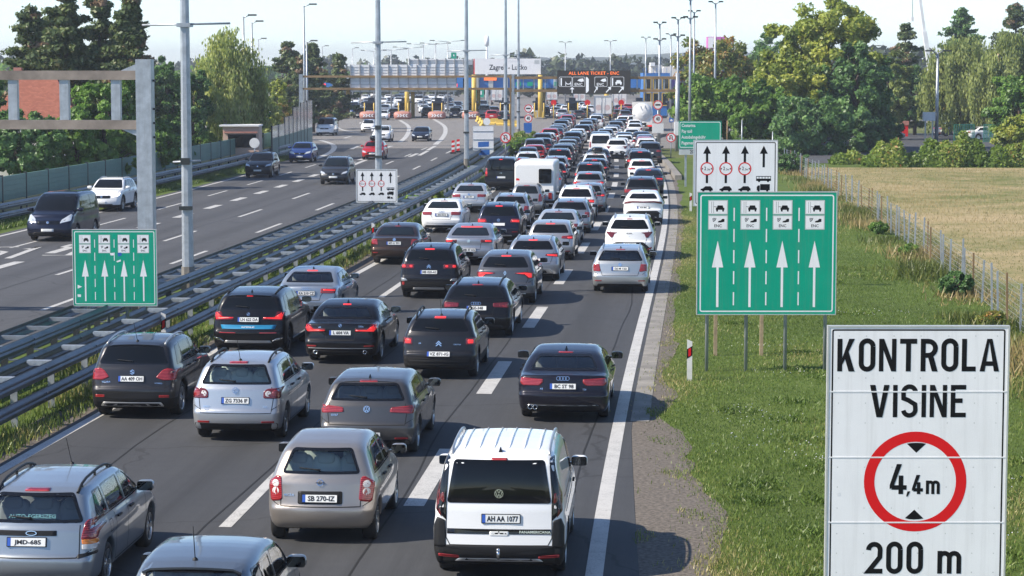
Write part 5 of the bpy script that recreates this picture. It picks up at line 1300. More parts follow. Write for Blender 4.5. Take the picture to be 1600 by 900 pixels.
def pl_verge(r, n):
    Y = 26 + 95 * r.uniform(0, 1, n) ** 1.7; lo = np.array([GE(y) for y in np.arange(24, 124, .25)])[((Y - 24) / .25).astype(int)] - .05 + r.normal(0, .16, n) - .7 * (r.random(n) < .03)
    o = lo + (11.5 - lo) * r.uniform(0, 1, n) ** 1.15
    gz = r.random(n) < .06; o = np.where(gz, .5 + (lo - .3) * r.random(n), o)
    P = RV(o, Y); q = wob(P[:, 0] * 1.1, P[:, 1]); kp = ~gz | ((np.sin(P[:, 0] * 3.1 + 2) * np.sin(P[:, 1] * 1.7 + np.sin(P[:, 0] * 2)) > .62) & (Y < 62)); P, q, o, lo, n = P[kp], q[kp], o[kp], lo[kp], int(kp.sum()); t = .46 + .28 * q + .16 * np.sin(P[:, 0] * .31 + 2 * np.sin(P[:, 1] * .11)) + r.normal(0, .17, n) + .35 * np.clip((lo + .8 - o) / .8, 0, 1)
    return P, .75 + .3 * q, t
blades("grass", 330000, pl_verge, .072, .016, 'blade', 31)
def pl_weedy(r, n):
    c = r.uniform(0, 1, (70, 2)); k = r.integers(0, 70, n); Y = 29 + 60 * c[k, 1] ** 1.5 + r.normal(0, .28, n); o = 2.2 + 7 * c[k, 0] + r.normal(0, .25, n)
    return RV(o, Y), r.uniform(.5, 1.2, n), np.clip(.25 + .5 * c[k, 0] + r.normal(0, .15, n), 0, 1)
blades("weeds", 16000, pl_weedy, .085, .04, 'blade', 36, None, .7)
M['petal'] = mat("petals", (.62, .62, .72), .8)
_fr = np.random.default_rng(77); _fc = _fr.uniform(0, 1, (26, 2)); _fk = _fr.integers(0, 26, 420); _fy = 28 + 40 * _fc[_fk, 1] + _fr.normal(0, .5, 420); _fo = 2.2 + 6 * _fc[_fk, 0] + _fr.normal(0, .4, 420)
_fp = RV(_fo, _fy); _fp[:, 2] = _fr.uniform(.08, .2, 420); _fv, _ff, _ft = leaves(_fp, .02, np.zeros(420), _fr, 1.0, np.tile(np.array([0, -.5, 1.0]), (420, 1)))
set_props(link("flowers", np_mesh("flowers", _fv, _ff), None, M['petal']), kind="stuff")
def pl_fence(r, n):
    Y = 30 + 150 * r.uniform(0, 1, n) ** 1.3; o = 10.3 - Y * .008 + r.normal(0, .55, n) + .4 * np.sin(Y * .45)
    c = np.sin(Y * .8) * .5 + np.sin(Y * .23 + 1) * .5
    keep = r.uniform(0, 1, n) < .45 + .5 * c; P = RV(o, Y)[keep]; c = c[keep]
    return P, (.7 + .55 * c), .62 + .3 * np.sin(Y[keep] * .37) + r.normal(0, .15, len(P))
blades("weeds", 34000, pl_fence, .42, .045, 'weed', 32)
def pl_median(r, n):
    Y = 30 + 190 * r.uniform(0, 1, n) ** 1.6; o = -11.2 - 3.2 * r.uniform(0, 1, n) ** 1.3 + r.normal(0, .12, n)
    P = RV(o, Y); q = wob(P[:, 0] * 2, P[:, 1] * 1.5); keep = r.uniform(0, 1, n) < .6 + .4 * q
    return P[keep], (.8 + .5 * q)[keep], (.58 + .26 * q + r.normal(0, .18, n))[keep]
blades("grass", 70000, pl_median, .20, .03, 'blade', 33)
def pl_left(r, n):
    Y = 80 + 110 * r.uniform(0, 1, n); o = -29.4 - 1.8 * r.uniform(0, 1, n); P = RV(o, Y)
    return P, np.ones(n), .3 + r.normal(0, .15, n)
blades("grass", 22000, pl_left, .2, .05, 'blade', 34)
def pl_meadow(r, n):
    Y = 58 + 112 * r.uniform(0, 1, n) ** 1.2; o = 10.8 + 28 * r.uniform(0, 1, n); P = RV(o, Y)
    q = wob(P[:, 0] * .35, P[:, 1] * .2)
    return P, .8 + .3 * q, .80 + .16 * q + r.normal(0, .12, n) - .25 * np.clip((14 - o) / 3, 0, 1)
blades("meadow_grass", 60000, pl_meadow, .13, .022, 'weed', 35)
# wild plants along the rail at the end of the median
for i, (Y, o, H_) in enumerate(((196, -10.9, 1.6), (203, -11.2, 1.9), (189, -11.6, 1.3), (207, -12.2, 1.5), (112, -12.4, 1.0), (118, -12.0, .9), (150, -12.4, .9))):
    q = R(o, Y); tree("shrub", 'broad', q.x, q.y, H_, H_ * .62, 'lf_hedge' if i % 2 else 'lf_green', ("leafy shrub at the far end of the median, " + ("tallest of the clump", "rightmost of the clump", "nearest of the clump", "behind the clump")[i % 4]) if i < 4 else ("weedy shrub behind the white median lane sign", "low weed tuft right of the white median lane sign", "weed tuft in the median between two lamp posts")[i - 4], "wild shrubs in the median", "shrub", n=1600, size=.14, low=.0, seed=140 + i)
for i, (Y, H_) in enumerate(((73, .75), (88, .5), (64, .45), (160, 1.5), (101, .5))):
    q = R(10.2 - Y * .008, Y); tree("shrub", 'broad', q.x, q.y, H_, H_ * .75, ('lf_dark', 'lf_green', 'lf_rust')[i % 3], ("dark green bramble at the foot of the wire fence", "small bramble on the wire fence halfway along the meadow", "dark weed clump at the near end of the wire fence", "tall green stalks on the far part of the wire fence", "low green clump on the middle of the wire fence")[i], "brambles along the wire fence", "shrub", n=2200, size=.11, low=0, seed=150 + i)
# woods far off
M['lf_far'] = leaf_mat("far_leaves", [(0, (.016, .030, .012)), (.6, (.040, .062, .024)), (1, (.075, .10, .04))], .2)
def far_wood(name, x0, x1, Y0, Y1, h, n, lm, seed, size):
    r = np.random.default_rng(seed); P, O, Tn = [], [], []
    for i in range(n):
        X = r.uniform(x0, x1); Y = r.uniform(Y0, Y1); H = h * r.uniform(.6, 1.15); Rr = H * r.uniform(.28, .42); m = 150
        g = r.normal(size=(m, 3)); g /= np.linalg.norm(g, axis=1)[:, None]
        P.append(np.array([X, Y, H * .58]) + g * np.array([Rr, Rr, H * .42]) * r.uniform(.6, 1.05, m)[:, None]); O.append(g); Tn.append(np.clip(r.normal(.45 + r.normal(0, .2), .15, m), 0, 1))
    P = np.concatenate(P); V, F, tt = leaves(P, size * r.uniform(.6, 1.3, len(P)), np.concatenate(Tn), r, 1.3, np.concatenate(O))
    set_props(link(name, np_mesh(name, V, F, False, {"tint": tt}), None, M[lm]), kind="stuff")
far_wood("woods", -260, 10, 760, 1000, 12, 150, 'lf_far', 201, 1.8)
far_wood("woods", 0, 330, 620, 1000, 13, 190, 'lf_far', 202, 1.8)
far_wood("woods", -110, -52, 330, 520, 8, 60, 'lf_green', 203, 1.0)
far_wood("woods", 62, 160, 330, 560, 9, 80, 'lf_dark', 204, 1.1)
far_wood("woods", -75, -36, 640, 760, 8, 30, 'lf_green', 205, 1.3)
far_wood("woods", -62, 62, 590, 680, 6.5, 120, 'lf_far', 206, 1.1)
# ------------------------------------------------------------------ guard rails, signs, gantries, lamp posts
M['green'] = mat("sign_green", (.0, .32, .20), .45, noise=.06, scale=1.2, spec=.2)
M['white'] = mat("sign_white", (.80, .80, .81), .45, noise=.04, scale=1.5, spec=.25)
M['signblack'] = mat("sign_black", (.008, .008, .009), .6, spec=.12)
M['signred'] = mat("sign_red", (.66, .012, .015), .5, spec=.15)
M['signblue'] = mat("sign_blue", (.02, .12, .42), .4)
M['alu'] = mat("sign_frame_aluminium", (.55, .56, .55), .4, .4, noise=.1)
M['signback'] = mat("sign_back", (.74, .745, .76), .5, .0, noise=.10, scale=1)
M['wood'] = mat("wooden_post", (.33, .25, .16), .85, noise=.3, scale=5)
M['yellow'] = mat("yellow_paint", (.62, .42, .08), .5, noise=.12, scale=1)
M['post_white'] = mat("delineator_white", (.72, .70, .66), .5, noise=.1, scale=6)
M['led_board'] = mat("led_board", (.055, .052, .05), .7, spec=.2)
M['led_amber'] = mat("led_amber", (1.0, .20, .045), .5, emit=.35)
M['led_white'] = mat("led_white", (.7, .72, .75), .6, emit=.2)
M['led_red'] = mat("led_red", (1.0, .04, .05), .5, emit=.35)
M['wall_green'] = mat("noise_barrier_green", (.095, .19, .165), .55, noise=.15, scale=.6)
M['wall_base'] = mat("noise_barrier_base", (.36, .33, .18), .8, noise=.25, scale=.5)
M['steel_dark'] = mat("dark_steel", (.03, .036, .038), .5, .3)

M['galv_mid'] = mat("weathered_spacer", (.22, .245, .28), .5, .4, noise=.25, scale=3)
def grime(m, amt):
    """faint run-down dirt streaks on a panel"""
    t = m.node_tree; b = t.nodes["Principled BSDF"]; src = b.inputs["Base Color"].links[0].from_socket
    mp = nd(t, "ShaderNodeMapping"); mp.inputs["Scale"].default_value = (7, 7, .35); t.links.new(t.nodes.new("ShaderNodeTexCoord").outputs["Object"], mp.inputs[0])
    n = noise(t, mp.outputs[0], 1.6, 7, .7); t.links.new(mixc(t, math_(t, 'MULTIPLY', ramp(t, n, [(.48, (0, 0, 0)), (.75, (1, 1, 1))]), amt), src, (.22, .21, .19)), b.inputs["Base Color"])
grime(M['white'], .17); grime(M['green'], .22); grime(M['galv'], .35)
WPROF = [(-.155, .0), (-.12, .0), (-.085, .055), (-.045, .075), (-.02, .06), (0, .02), (.02, .06), (.045, .075), (.085, .055), (.12, .0), (.155, .0)]   # (height, outward)
def wbeam(off, z, Y0, Y1, side, name="rail_beam", parent=None, m=None, step=4.0):
    """corrugated beam following the road; side +1 bulges to the right"""
    n = int((Y1 - Y0) / step) + 1; vs, fs = [], []; k = len(WPROF)
    for i in range(n):
        Y = Y0 + (Y1 - Y0) * i / (n - 1)
        for hz, w_ in WPROF: vs.append(R(off + side * w_, Y, z + hz))
    for i in range(n - 1):
        for j in range(k - 1): fs.append((i * k + j, i * k + j + 1, (i + 1) * k + j + 1, (i + 1) * k + j))
    if side > 0: fs = [tuple(reversed(f)) for f in fs]
    mb = MB(); mb.add(vs, fs, True)
    # laps and bolts
    for Y in np.arange(Y0 + 2, Y1 - 1, 4.0):
        for hz in (-.06, .06): mb.box(R(off + side * .085, Y, z + hz), (.03, .05, .04), -hd(Y))
    return mb.build(name, m or M['galv_dark'], parent)
def rail_thing(name, label, beams, posts, Y0, Y1, group):
    root = empty(name, R(beams[0][0], Y0), 0, label, "guard rail", group)
    bpy.context.view_layer.update()
    inv = Matrix.Translation(-root.location)
    def fix(o): o.parent = root; o.matrix_parent_inverse = inv; return o
    for off, z, side in beams: fix(wbeam(off, z, Y0, Y1, side))
    for off, h, w_, step, ph, mt in posts:
        ys = list(np.arange(Y0 + ph, Y1, step)); near = ys[:90]; far = ys[90:]
        for Y in near:
            mb = MB(); q = R(off, Y); a = -hd(Y)
            mb.box(q + Vector((0, 0, h / 2 - .1)), (w_, .012, h + .2), a).box(q + Vector((0, .05, h / 2 - .1)), (w_ * .9, .008, h + .2), a).box(q + Vector((0, .025, h / 2 - .1)), (.008, .05, h + .2), a); fix(mb.build("rail_post", M[mt]))
        if far:
            mb = MB()
            for Y in far: mb.box(R(off, Y, h / 2 - .1), (w_, .06, h + .2), -hd(Y))
            o = fix(mb.build("rail_posts_beyond", M[mt])); o["kind"] = "stuff"
    return root, fix
# right hand barrier of the median: tall beam and low beam toward the traffic, a slim one behind, spacers between
rt, fix = rail_thing("guard_rail", "tall two-tier guard rail along the left edge line of the jammed lanes", [(-11.85, .92, 1), (-11.85, .42, 1), (-12.5, .80, -1)], [(-12.02, .86, .14, 2.66, .6, 'galv')], 20, 216, "guard rails")
mb = MB()
for Y in np.arange(20.6, 150, 2.66):
    a = -hd(Y); mb = MB(); mb.box(R(-12.2, Y, 1.0), (.62, .16, .012), a).box(R(-12.2, Y - .08, .95), (.62, .008, .10), a)
    for dx in (-.15, 0, .15): mb.box(R(-12.2 + dx, Y - .088, .95), (.05, .004, .04), a)
    fix(mb.build("spacer", M['galv']))
wl, fixl = rail_thing("guard_rail", "double guard rail with spacer plates beside the free-flowing opposite lanes", [(-14.75, .82, -1), (-13.85, .82, 1), (-14.75, .38, -1), (-13.85, .38, 1)], [(-14.0, .80, .17, 2.0, .4, 'steel_dark')], 22, 216, "guard rails")
ys = np.arange(22.4, 216, 2.0)
for Y in ys[:80]:
    a = -hd(Y); mb = MB()
    mb.box(R(-14.3, Y, .90), (.78, .08, .012), a).box(R(-14.3, Y - .04, .855), (.78, .008, .09), a); fixl(mb.build("spacer", M['galv_mid'])); fixl(MB().box(R(-14.3, Y + 1.0, .46), (.78, .08, .03), a).build("spacer", M['galv_dark']))
mb = MB()
for Y in ys[80:]: mb.box(R(-14.3, Y, .90), (.78, .08, .05), -hd(Y))
o = fixl(mb.build("spacers_beyond", M['galv_dark'])); o["kind"] = "stuff"
Lb = lambda Y: -31.3
rail_thing("guard_rail", "two-tier guard rail in front of the green noise barrier", [(-30.9, .78, 1), (-30.9, .34, 1)], [(-31.1, .74, .12, 4.0, 1, 'steel_dark')], 60, 196, "guard rails")

# noise barrier: posts with panels between
def barrier():
    root = empty("noise_barrier", R(-32.4, 70), 0, "long green noise barrier with dark posts along the opposite carriageway", "barrier")
    bpy.context.view_layer.update(); inv = Matrix.Translation(-root.location)
    def fix(o): o.parent = root; o.matrix_parent_inverse = inv; return o
    ys = list(np.arange(64, 206, 4.2))
    for i, Y in enumerate(ys[:-1]):
        p, q = R(-32.4, Y), R(-32.4, ys[i + 1]); H = 1.95
        if i == 0 or True:
            mb = MB(); mb.bar(p + Vector((0, 0, -.1)), p + Vector((0, 0, H + .06)), .16, .16); fix(mb.build("barrier_post", M['steel_dark']))
        d = (q - p); a = atan2(d.y, d.x); c = (p + q) / 2
        mb = MB(); mb.box(c + Vector((0, 0, .36)), (d.length - .17, .10, .72), a); fix(mb.build("base_panel", M['wall_base']))
        mb = MB()
        for k in range(5): mb.box(c + Vector((0, 0, .74 + .24 * (k + .5))), (d.length - .17, .12, .232), a)
        fix(mb.build("barrier_panel", M['wall_green']))
barrier()
def glazed():
    m, t, b = new_mat("barrier_glass"); b.inputs["Base Color"].default_value = (.55, .58, .60, 1); b.inputs["Roughness"].default_value = .12; b.inputs["Alpha"].default_value = .55
    c0 = D(440, 232, 193); c1 = D(486, 214, 226)
    P = [G(425, 250), G(445, 243), G(458, 238), G(470, 233), G(480, 229), G(488, 226)]
    root = empty("glazed_barrier", P[0], 0, "stepped noise barrier with glass upper panes at the end of the green one", "barrier")
    bpy.context.view_layer.update(); inv = Matrix.Translation(-root.location)
    hs = [2.7, 3.2, 3.9, 4.2, 4.3]
    for i in range(5):
        p, q = P[i], P[i + 1]; k = max(1, int((q - p).length / 3.4))
        for j in range(k):
            a_, b_ = p.lerp(q, j / k), p.lerp(q, (j + 1) / k); d = b_ - a_; a = atan2(d.y, d.x); c = (a_ + b_) / 2
            for nm, z0, z1, mt in (("lower_panel", 0, 1.7, M['wall_green']), ("glass_pane", 1.72, hs[i], m)):
                o = MB().box(c + Vector((0, 0, (z0 + z1) / 2)), (d.length - .12, .06, z1 - z0), a).build(nm, mt); o.parent = root; o.matrix_parent_inverse = inv
            o = MB().bar(a_ - Vector((0, 0, .1)), a_ + Vector((0, 0, hs[i] + .05)), .12).build("barrier_post", M['steel_dark']); o.parent = root; o.matrix_parent_inverse = inv
glazed()

# wire fence of the meadow
def wire_fence():
    root = empty("wire_fence", R(10.4, 40), 0, "wire mesh fence on thin metal posts along the dry meadow", "fence")
    bpy.context.view_layer.update(); inv = Matrix.Translation(-root.location)
    def fix(o): o.parent = root; o.matrix_parent_inverse = inv; return o
    def fo(Y): return 10.75 - Y * .008
    ys = list(np.arange(34, 172, 2.05)); r = np.random.default_rng(5)
    for i, Y in enumerate(ys):
        q = R(fo(Y) + r.normal(0, .06), Y); tilt = Vector((r.normal(0, .035), r.normal(0, .03), 0)); h = 1.42 + r.normal(0, .07)
        fix(MB().bar(q - Vector((0, 0, .1)), q + tilt + Vector((0, 0, h)), .055, .04).build("fence_post", M['galv'] if r.random() > .22 else M['rust']))
    mb = MB()
    for z in np.linspace(.12, 1.32, 9):
        pts = [R(fo(Y), Y, z + .015 * sin(Y * 1.9)) for Y in np.arange(34, 172, 4)]
        vs, fs = [], []
        for p in pts: vs += [p - Vector((0, 0, .006)), p + Vector((0, 0, .006))]
        for i in range(len(pts) - 1): fs.append((2 * i, 2 * i + 2, 2 * i + 3, 2 * i + 1))
        mb.add(vs, fs)
    for Y in np.arange(34, 110, .3):
        p = R(fo(Y), Y); mb.add([p + Vector((0, -.005, .1)), p + Vector((0, .005, .1)), p + Vector((0, .005, 1.32)), p + Vector((0, -.005, 1.32))], [(0, 1, 2, 3)])
    fix(mb.build("wire_mesh", M['galv']))
wire_fence()

class Sign:
    """a flat panel facing the camera road users' side (-Y): everything on it is laid out in its own plane"""
    def __init__(s, name, label, cat, px0, py0, px1, py1, Y, face, thick=.05, group=None, framem='alu', r=.06, base_px=None):
        s.Y = Y; s.c = D((px0 + px1) / 2, (py0 + py1) / 2, Y); s.k = abs(D(px1, py1, Y).x - D(px0, py0, Y).x) / abs(px1 - px0)
        s.pc = ((px0 + px1) / 2, (py0 + py1) / 2)
        s.root = empty(name, (s.c.x, Y, 0), 0, label, cat, group)
        s.M = Matrix(((1, 0, 0, 0), (0, 0, -1, 0), (0, 1, 0, s.c.z), (0, 0, 0, 1)))     # panel plane -> thing's own space
        w_, h_ = (px1 - px0) * s.k / 2, (D(px0, py0, Y).z - D(px0, py1, Y).z) / 2
        s.w, s.h = w_, h_; s.kz = 2 * h_ / (py1 - py0)
        s.board = MB().prism(rrect(-w_, -h_, w_, h_, r), s.M @ Matrix.Translation((0, 0, -thick)), thick).build("panel", M[face], s.root)
        fm = MB()
        for x0, y0, x1, y1 in ((-w_ - .02, -h_ - .02, -w_ + .0, h_ + .02), (w_, -h_ - .02, w_ + .02, h_ + .02), (-w_, h_, w_, h_ + .02), (-w_, -h_ - .02, w_, -h_)):
            fm.prism([(x0, y0), (x1, y0), (x1, y1), (x0, y1)], s.M @ Matrix.Translation((0, 0, -thick - .015)), thick + .02)
        if framem: fm.build("panel_edge", M[framem], s.root)
        s.thick = thick
    def q(s, px, py): return ((px - s.pc[0]) * s.k, (s.pc[1] - py) * s.kz)
    def L(s, z): return s.M @ Matrix.Translation((0, 0, z * .3 if s.Y < 80 else z))
    def flat(s, name, polys, m, z=.003, px=True, parent=None):
        mb = MB()
        for p in polys: mb.flat([s.q(*v) for v in p] if px else p, s.L(z))
        return mb.build(name, M[m], parent or s.root)
    def band(s, name, outer, inner, m, z=.003):
        mb = MB(); ring(mb, [s.q(*v) for v in outer], [s.q(*v) for v in inner], s.L(z)); return mb.build(name, M[m], s.root)
    def border(s, x0, y0, x1, y1, r, wd, m, z=.003): return s.band("border", rrect(x0, y0, x1, y1, r), rrect(x0 + wd, y0 + wd, x1 - wd, y1 - wd, max(.1, r - wd)), m, z)
    def text(s, txt, px, py, hpx, m, sx=.8, bold=.012, align='CENTER', z=.004, name="lettering", space=1.0):
        me = text_mesh(txt, hpx * s.k / .72, bold * hpx * s.k, sx, align, space=space); x, y = s.q(px, py)
        me.transform(s.L(z) @ Matrix.Translation((x, y, 0))); return link(name, me, s.root, M[m])
    def legs(s, pxs, wd, m, z1=None, round_=False, py=None, dy=.09):
        for px in pxs:
            x = s.q(px, 0)[0]; top = z1 if z1 is not None else s.c.z + s.h - .1
            if round_: mb = MB().tube([(x, dy + wd / 2, -.2), (x, dy + wd / 2, top)], wd / 2, 10)
            else: mb = MB().box((x, dy + wd / 2, top / 2 - .1), (wd, wd, top + .2))
            mb.build("sign_post", M[m], s.root)

def stroke(mb, pts, wd, Mx, closed=False):
    """pen stroke of even width with square ends"""
    P = []
    for p in pts:
        if not P or (Vector(p) - P[-1]).length > wd * .04: P.append(Vector(p))
    n = len(P); vs = []
    for i in range(n):
        a = P[i - 1] if (i or closed) else P[i] - (P[1] - P[0]); b = P[(i + 1) % n] if (i < n - 1 or closed) else P[i] + (P[i] - P[i - 1])
        d0, d1 = (P[i] - a).normalized(), (b - P[i]).normalized(); t = (d0 + d1).normalized() if (d0 + d1).length > .01 else d0
        nn = Vector((-t.y, t.x)); c = max(.4, nn.dot(Vector((-d0.y, d0.x))))
        vs += [P[i] + nn * (wd / 2 / c), P[i] - nn * (wd / 2 / c)]
    fs = [(2 * i, 2 * i + 1, (2 * i + 3) % (2 * n), (2 * i + 2) % (2 * n)) for i in range(n if closed else n - 1)]
    mb.add([Mx @ Vector((v.x, v.y, 0)) for v in vs], [tuple(reversed(f)) for f in fs])
def arc(cx, cy, rx, ry, a0, a1, n=10): return [(cx + rx * cos(radians(a0 + (a1 - a0) * k / n)), cy + ry * sin(radians(a0 + (a1 - a0) * k / n))) for k in range(n + 1)]
def glyph(ch, x0, y0, x1, y1, w):
    """pen paths (and solid outlines) of a road-sign letter in the box x0..x1, y0 (bottom)..y1 (top)"""
    h = w / 2; X0, X1, Y0, Y1 = x0 + h, x1 - h, y0 + h, y1 - h; mx, my = (x0 + x1) / 2, (y0 + y1) / 2; r = min((X1 - X0) / 2, .42 * (Y1 - Y0)); P, S_ = [], []
    if ch == 'K': P = [[(X0, y0), (X0, y1)]]; S_ = [[(x0 + w, my - w * .55), (x1 - w * 1.15, y1), (x1, y1), (x0 + w, my - w * 2.0)], [(x0 + w * 1.35, my - w * .1), (x0 + w * 2.2, my + w * .9), (x1, y0), (x1 - w * 1.2, y0)]]
    elif ch in 'O0': P = [arc(mx, Y1 - r, r, r, 0, 180) + arc(mx, Y0 + r, r, r, 180, 360)]; P[0].append(P[0][0])
    elif ch == 'N': P = [[(X0, y0), (X0, y1)], [(X1, y0), (X1, y1)]]; S_ = [[(x0, y1), (x0 + w * 1.1, y1), (x1, y0), (x1 - w * 1.1, y0)]]
    elif ch == 'T': P = [[(x0, Y1), (x1, Y1)], [(mx, y0), (mx, y1)]]
    elif ch == 'R':
        rr = (Y1 - my + h * .1) / 2; P = [[(X0, y0), (X0, y1)], [(X0, Y1), (X1 - rr, Y1)] + arc(X1 - rr, Y1 - rr, rr, rr, 90, -90) + [(X0, Y1 - 2 * rr)]]; S_ = [[(mx - w * .35, Y1 - 2 * rr), (mx + w * .8, Y1 - 2 * rr), (x1, y0), (x1 - w * 1.15, y0)]]
    elif ch == 'L': P = [[(X0, y1), (X0, Y0), (x1, Y0)]]
    elif ch == 'A': S_ = [[(x0, y0), (x0 + w * 1.1, y0), (mx + w * .0, y1 - w * .3), (mx + w * .45, y1), (mx - w * .55, y1)], [(x1 - w * 1.1, y0), (x1, y0), (mx + w * .55, y1), (mx - w * .3, y1 - w * .2), (mx, y1 - w)]]; P = [[(x0 + w * 1.0, y0 + (y1 - y0) * .24), (x1 - w * 1.0, y0 + (y1 - y0) * .24)]]
    elif ch == 'V': S_ = [[(x0, y1), (mx - w * .6, y0), (mx + w * .1, y0), (mx + w * .1, y0 + w), (x0 + w * 1.1, y1)], [(x1, y1), (x1 - w * 1.1, y1), (mx - w * .1, y0 + w), (mx - w * .1, y0), (mx + w * .6, y0)]]
    elif ch == 'I': P = [[(mx, y0), (mx, y1)]]
    elif ch == 'E': P = [[(x1, Y1), (X0, Y1), (X0, Y0), (x1, Y0)], [(X0, my + h * .2), (x1 - w * .75, my + h * .2)]]
    elif ch == 'S': P = [arc(mx, Y1 - r, r, r, 10, 180) + [(X0 + .03 * r, my + .45 * r), (mx - .15 * r, my + .12 * r), (mx + .25 * r, my - .15 * r), (X1 - .08 * r, my - .55 * r)] + arc(mx, Y0 + r, r, r, 0, -170)]
    elif ch == '2': P = [arc(mx, Y1 - r, r, r, 180, 0) + [(X1 - .05 * r, my + .1 * r), (X0 + .05 * r, Y0), (x1, Y0)]]
    elif ch == '4': P = [[(x0 + w * .4, y0 + (y1 - y0) * .22), (x1, y0 + (y1 - y0) * .22)], [(x1 - w * 1.25, y0), (x1 - w * 1.25, y0 + (y1 - y0) * .62)]]; S_ = [[(x0, y0 + (y1 - y0) * .30), (x0, y0 + (y1 - y0) * .16), (x0 + w * .9, y0 + (y1 - y0) * .27), (mx + w * .75, y1), (mx - w * .35, y1)]]
    elif ch == 'm':
        r = (X1 - X0) / 4; P = [[(X0, y0), (X0, y1)]] + [[(cx + r, y0)] + arc(cx, Y1 - r, r, r, 0, 180) for cx in (X0 + r, X0 + 3 * r)]
    elif ch == ',': S_ = [[(x0, y0), (x0 + w * .55, y0), (x1, y1), (x1 - w, y1)]]
    return P, S_
def write(s, chars, m='signblack', z=.006, cut=None):
    """chars: (letter, px0, py_bottom, px1, py_top, pen px)"""
    for ch, a, b_, c, d, w_ in chars:
        x0, y0 = s.q(a, b_); x1, y1 = s.q(c, d); P, S_ = glyph(ch, x0, y0, x1, y1, w_ * s.k); mb = MB()
        for i, p in enumerate(P): stroke(mb, p, w_ * s.k, s.L(z + .0006 * i))
        for i, p in enumerate(S_): mb.flat(p, s.L(z + .002 + .0006 * i))
        mb.build("letter", M[m], s.root)

# ---- the big height-control notice
hs = Sign("height_control_sign", "tall white notice reading KONTROLA VISINE with a red 4,4m ring", "road sign", 1297, 513, 1568, 918, 25, 'white', .06, None, 'alu', .01)
Z4 = lambda X, Y_: (1200 + X / 4, 450 + Y_ / 4)
Z8 = lambda X, Y_: (1200 + X / 4, 675 + Y_ / 4)
hs.border(1301, 515.5, 1564, 935, 4, 2.4, 'signblack', .002)
def wr(fn, row): return [(ch, *fn(a, b_), *fn(c, d), w_ / 4) for ch, a, b_, c, d, w_ in row]
write(hs, wr(Z4, [('K', 437, 523, 542, 321, 30), ('O', 567, 525, 668, 318, 30), ('N', 690, 523, 795, 321, 27), ('T', 817, 523, 920, 321, 30), ('R', 943, 523, 1047, 321, 30), ('O', 1068, 525, 1172, 318, 30), ('L', 1193, 523, 1278, 321, 30), ('A', 1302, 523, 1420, 321, 28)]))
write(hs, wr(Z4, [('V', 638, 808, 757, 607, 30), ('I', 779, 808, 806, 607, 27), ('S', 828, 811, 930, 603, 28), ('I', 953, 808, 980, 607, 27), ('N', 1003, 808, 1107, 607, 26), ('E', 1130, 808, 1223, 607, 28)]))
write(hs, wr(Z8, [('2', 628, 888, 730, 688, 30), ('0', 752, 890, 853, 686, 30), ('0', 876, 890, 978, 686, 30), ('m', 1066, 888, 1212, 745, 29), ('4', 767, 388, 870, 200, 28), (',', 868, 403, 893, 371, 17), ('4', 903, 388, 970, 268, 21), ('m', 988, 388, 1073, 303, 19)]))
hs.band("red_ring", circle(1430.5, 752.5, 78.2, 56), circle(1430.5, 752.5, 62.2, 56), 'signred', .004)
hs.flat("height_arrow", [[Z8(868, 73), *[Z8(*p) for p in ((890, 69), (925, 67), (962, 69))], Z8(985, 73), Z8(926, 130)]], 'signblack', .004)
hs.flat("height_arrow", [[Z8(920, 486), Z8(977, 541), Z8(950, 546), Z8(920, 548), Z8(890, 546), Z8(863, 539)]], 'signblack', .004)
for y in (612, 714.3, 816.3):
    mb = MB(); a = hs.q(1298, y); c = hs.q(1567, y); mb.box(hs.L(0) @ Vector((0, a[1], .0015)), (2 * hs.w - .02, .003, .011)); mb.build("panel_joint", M['white'], hs.root)
    mb = MB(); mb.box(hs.L(0) @ Vector((0, a[1] - .0085, .0015)), (2 * hs.w - .02, .003, .003)); mb.build("panel_joint", M['signback'], hs.root)
mb = MB()
for y in (526, 591, 630, 661, 730, 761, 794, 834, 865, 895):
    for x in (1312, 1353, 1395, 1436, 1478, 1519, 1552):
        p = hs.q(x, y); mb.flat(circle(p[0], p[1], .007, 6), hs.L(.0015))
mb.build("rivet", M['alu'], hs.root)
hs.flat("sticker", [[Z8(448, 382), Z8(466, 378), Z8(470, 398), Z8(450, 402)]], 'signback', .004)
hs.legs((1340, 1525), .12, 'galv', None, True)

# ---- green toll-lane signs
def lane_arrow(s, cx, top, yh, bot, hw, sw): return [(cx, top), (cx - hw, yh), (cx - sw, yh), (cx - sw, bot), (cx + sw, bot), (cx + sw, yh), (cx + hw, yh)]
def tiny_car(cx, cy, w_, kind='front'):
    k = w_
    if kind == 'front':
        return [[(cx - .5 * k, cy + .1 * k), (cx - .5 * k, cy - .12 * k), (cx - .38 * k, cy - .16 * k), (cx - .30 * k, cy - .42 * k), (cx + .30 * k, cy - .42 * k), (cx + .38 * k, cy - .16 * k), (cx + .5 * k, cy - .12 * k), (cx + .5 * k, cy + .1 * k)], [(cx - .45 * k, cy + .1 * k), (cx - .25 * k, cy + .1 * k), (cx - .25 * k, cy + .3 * k), (cx - .45 * k, cy + .3 * k)], [(cx + .25 * k, cy + .1 * k), (cx + .45 * k, cy + .1 * k), (cx + .45 * k, cy + .3 * k), (cx + .25 * k, cy + .3 * k)]]
    return [[(cx - .5 * k, cy + .12 * k), (cx - .5 * k, cy), (cx - .30 * k, cy - .06 * k), (cx - .12 * k, cy - .22 * k), (cx + .30 * k, cy - .22 * k), (cx + .46 * k, cy - .04 * k), (cx + .5 * k, cy + .12 * k)], circle(cx - .28 * k, cy + .13 * k, .10 * k, 10), circle(cx + .28 * k, cy + .13 * k, .10 * k, 10)]
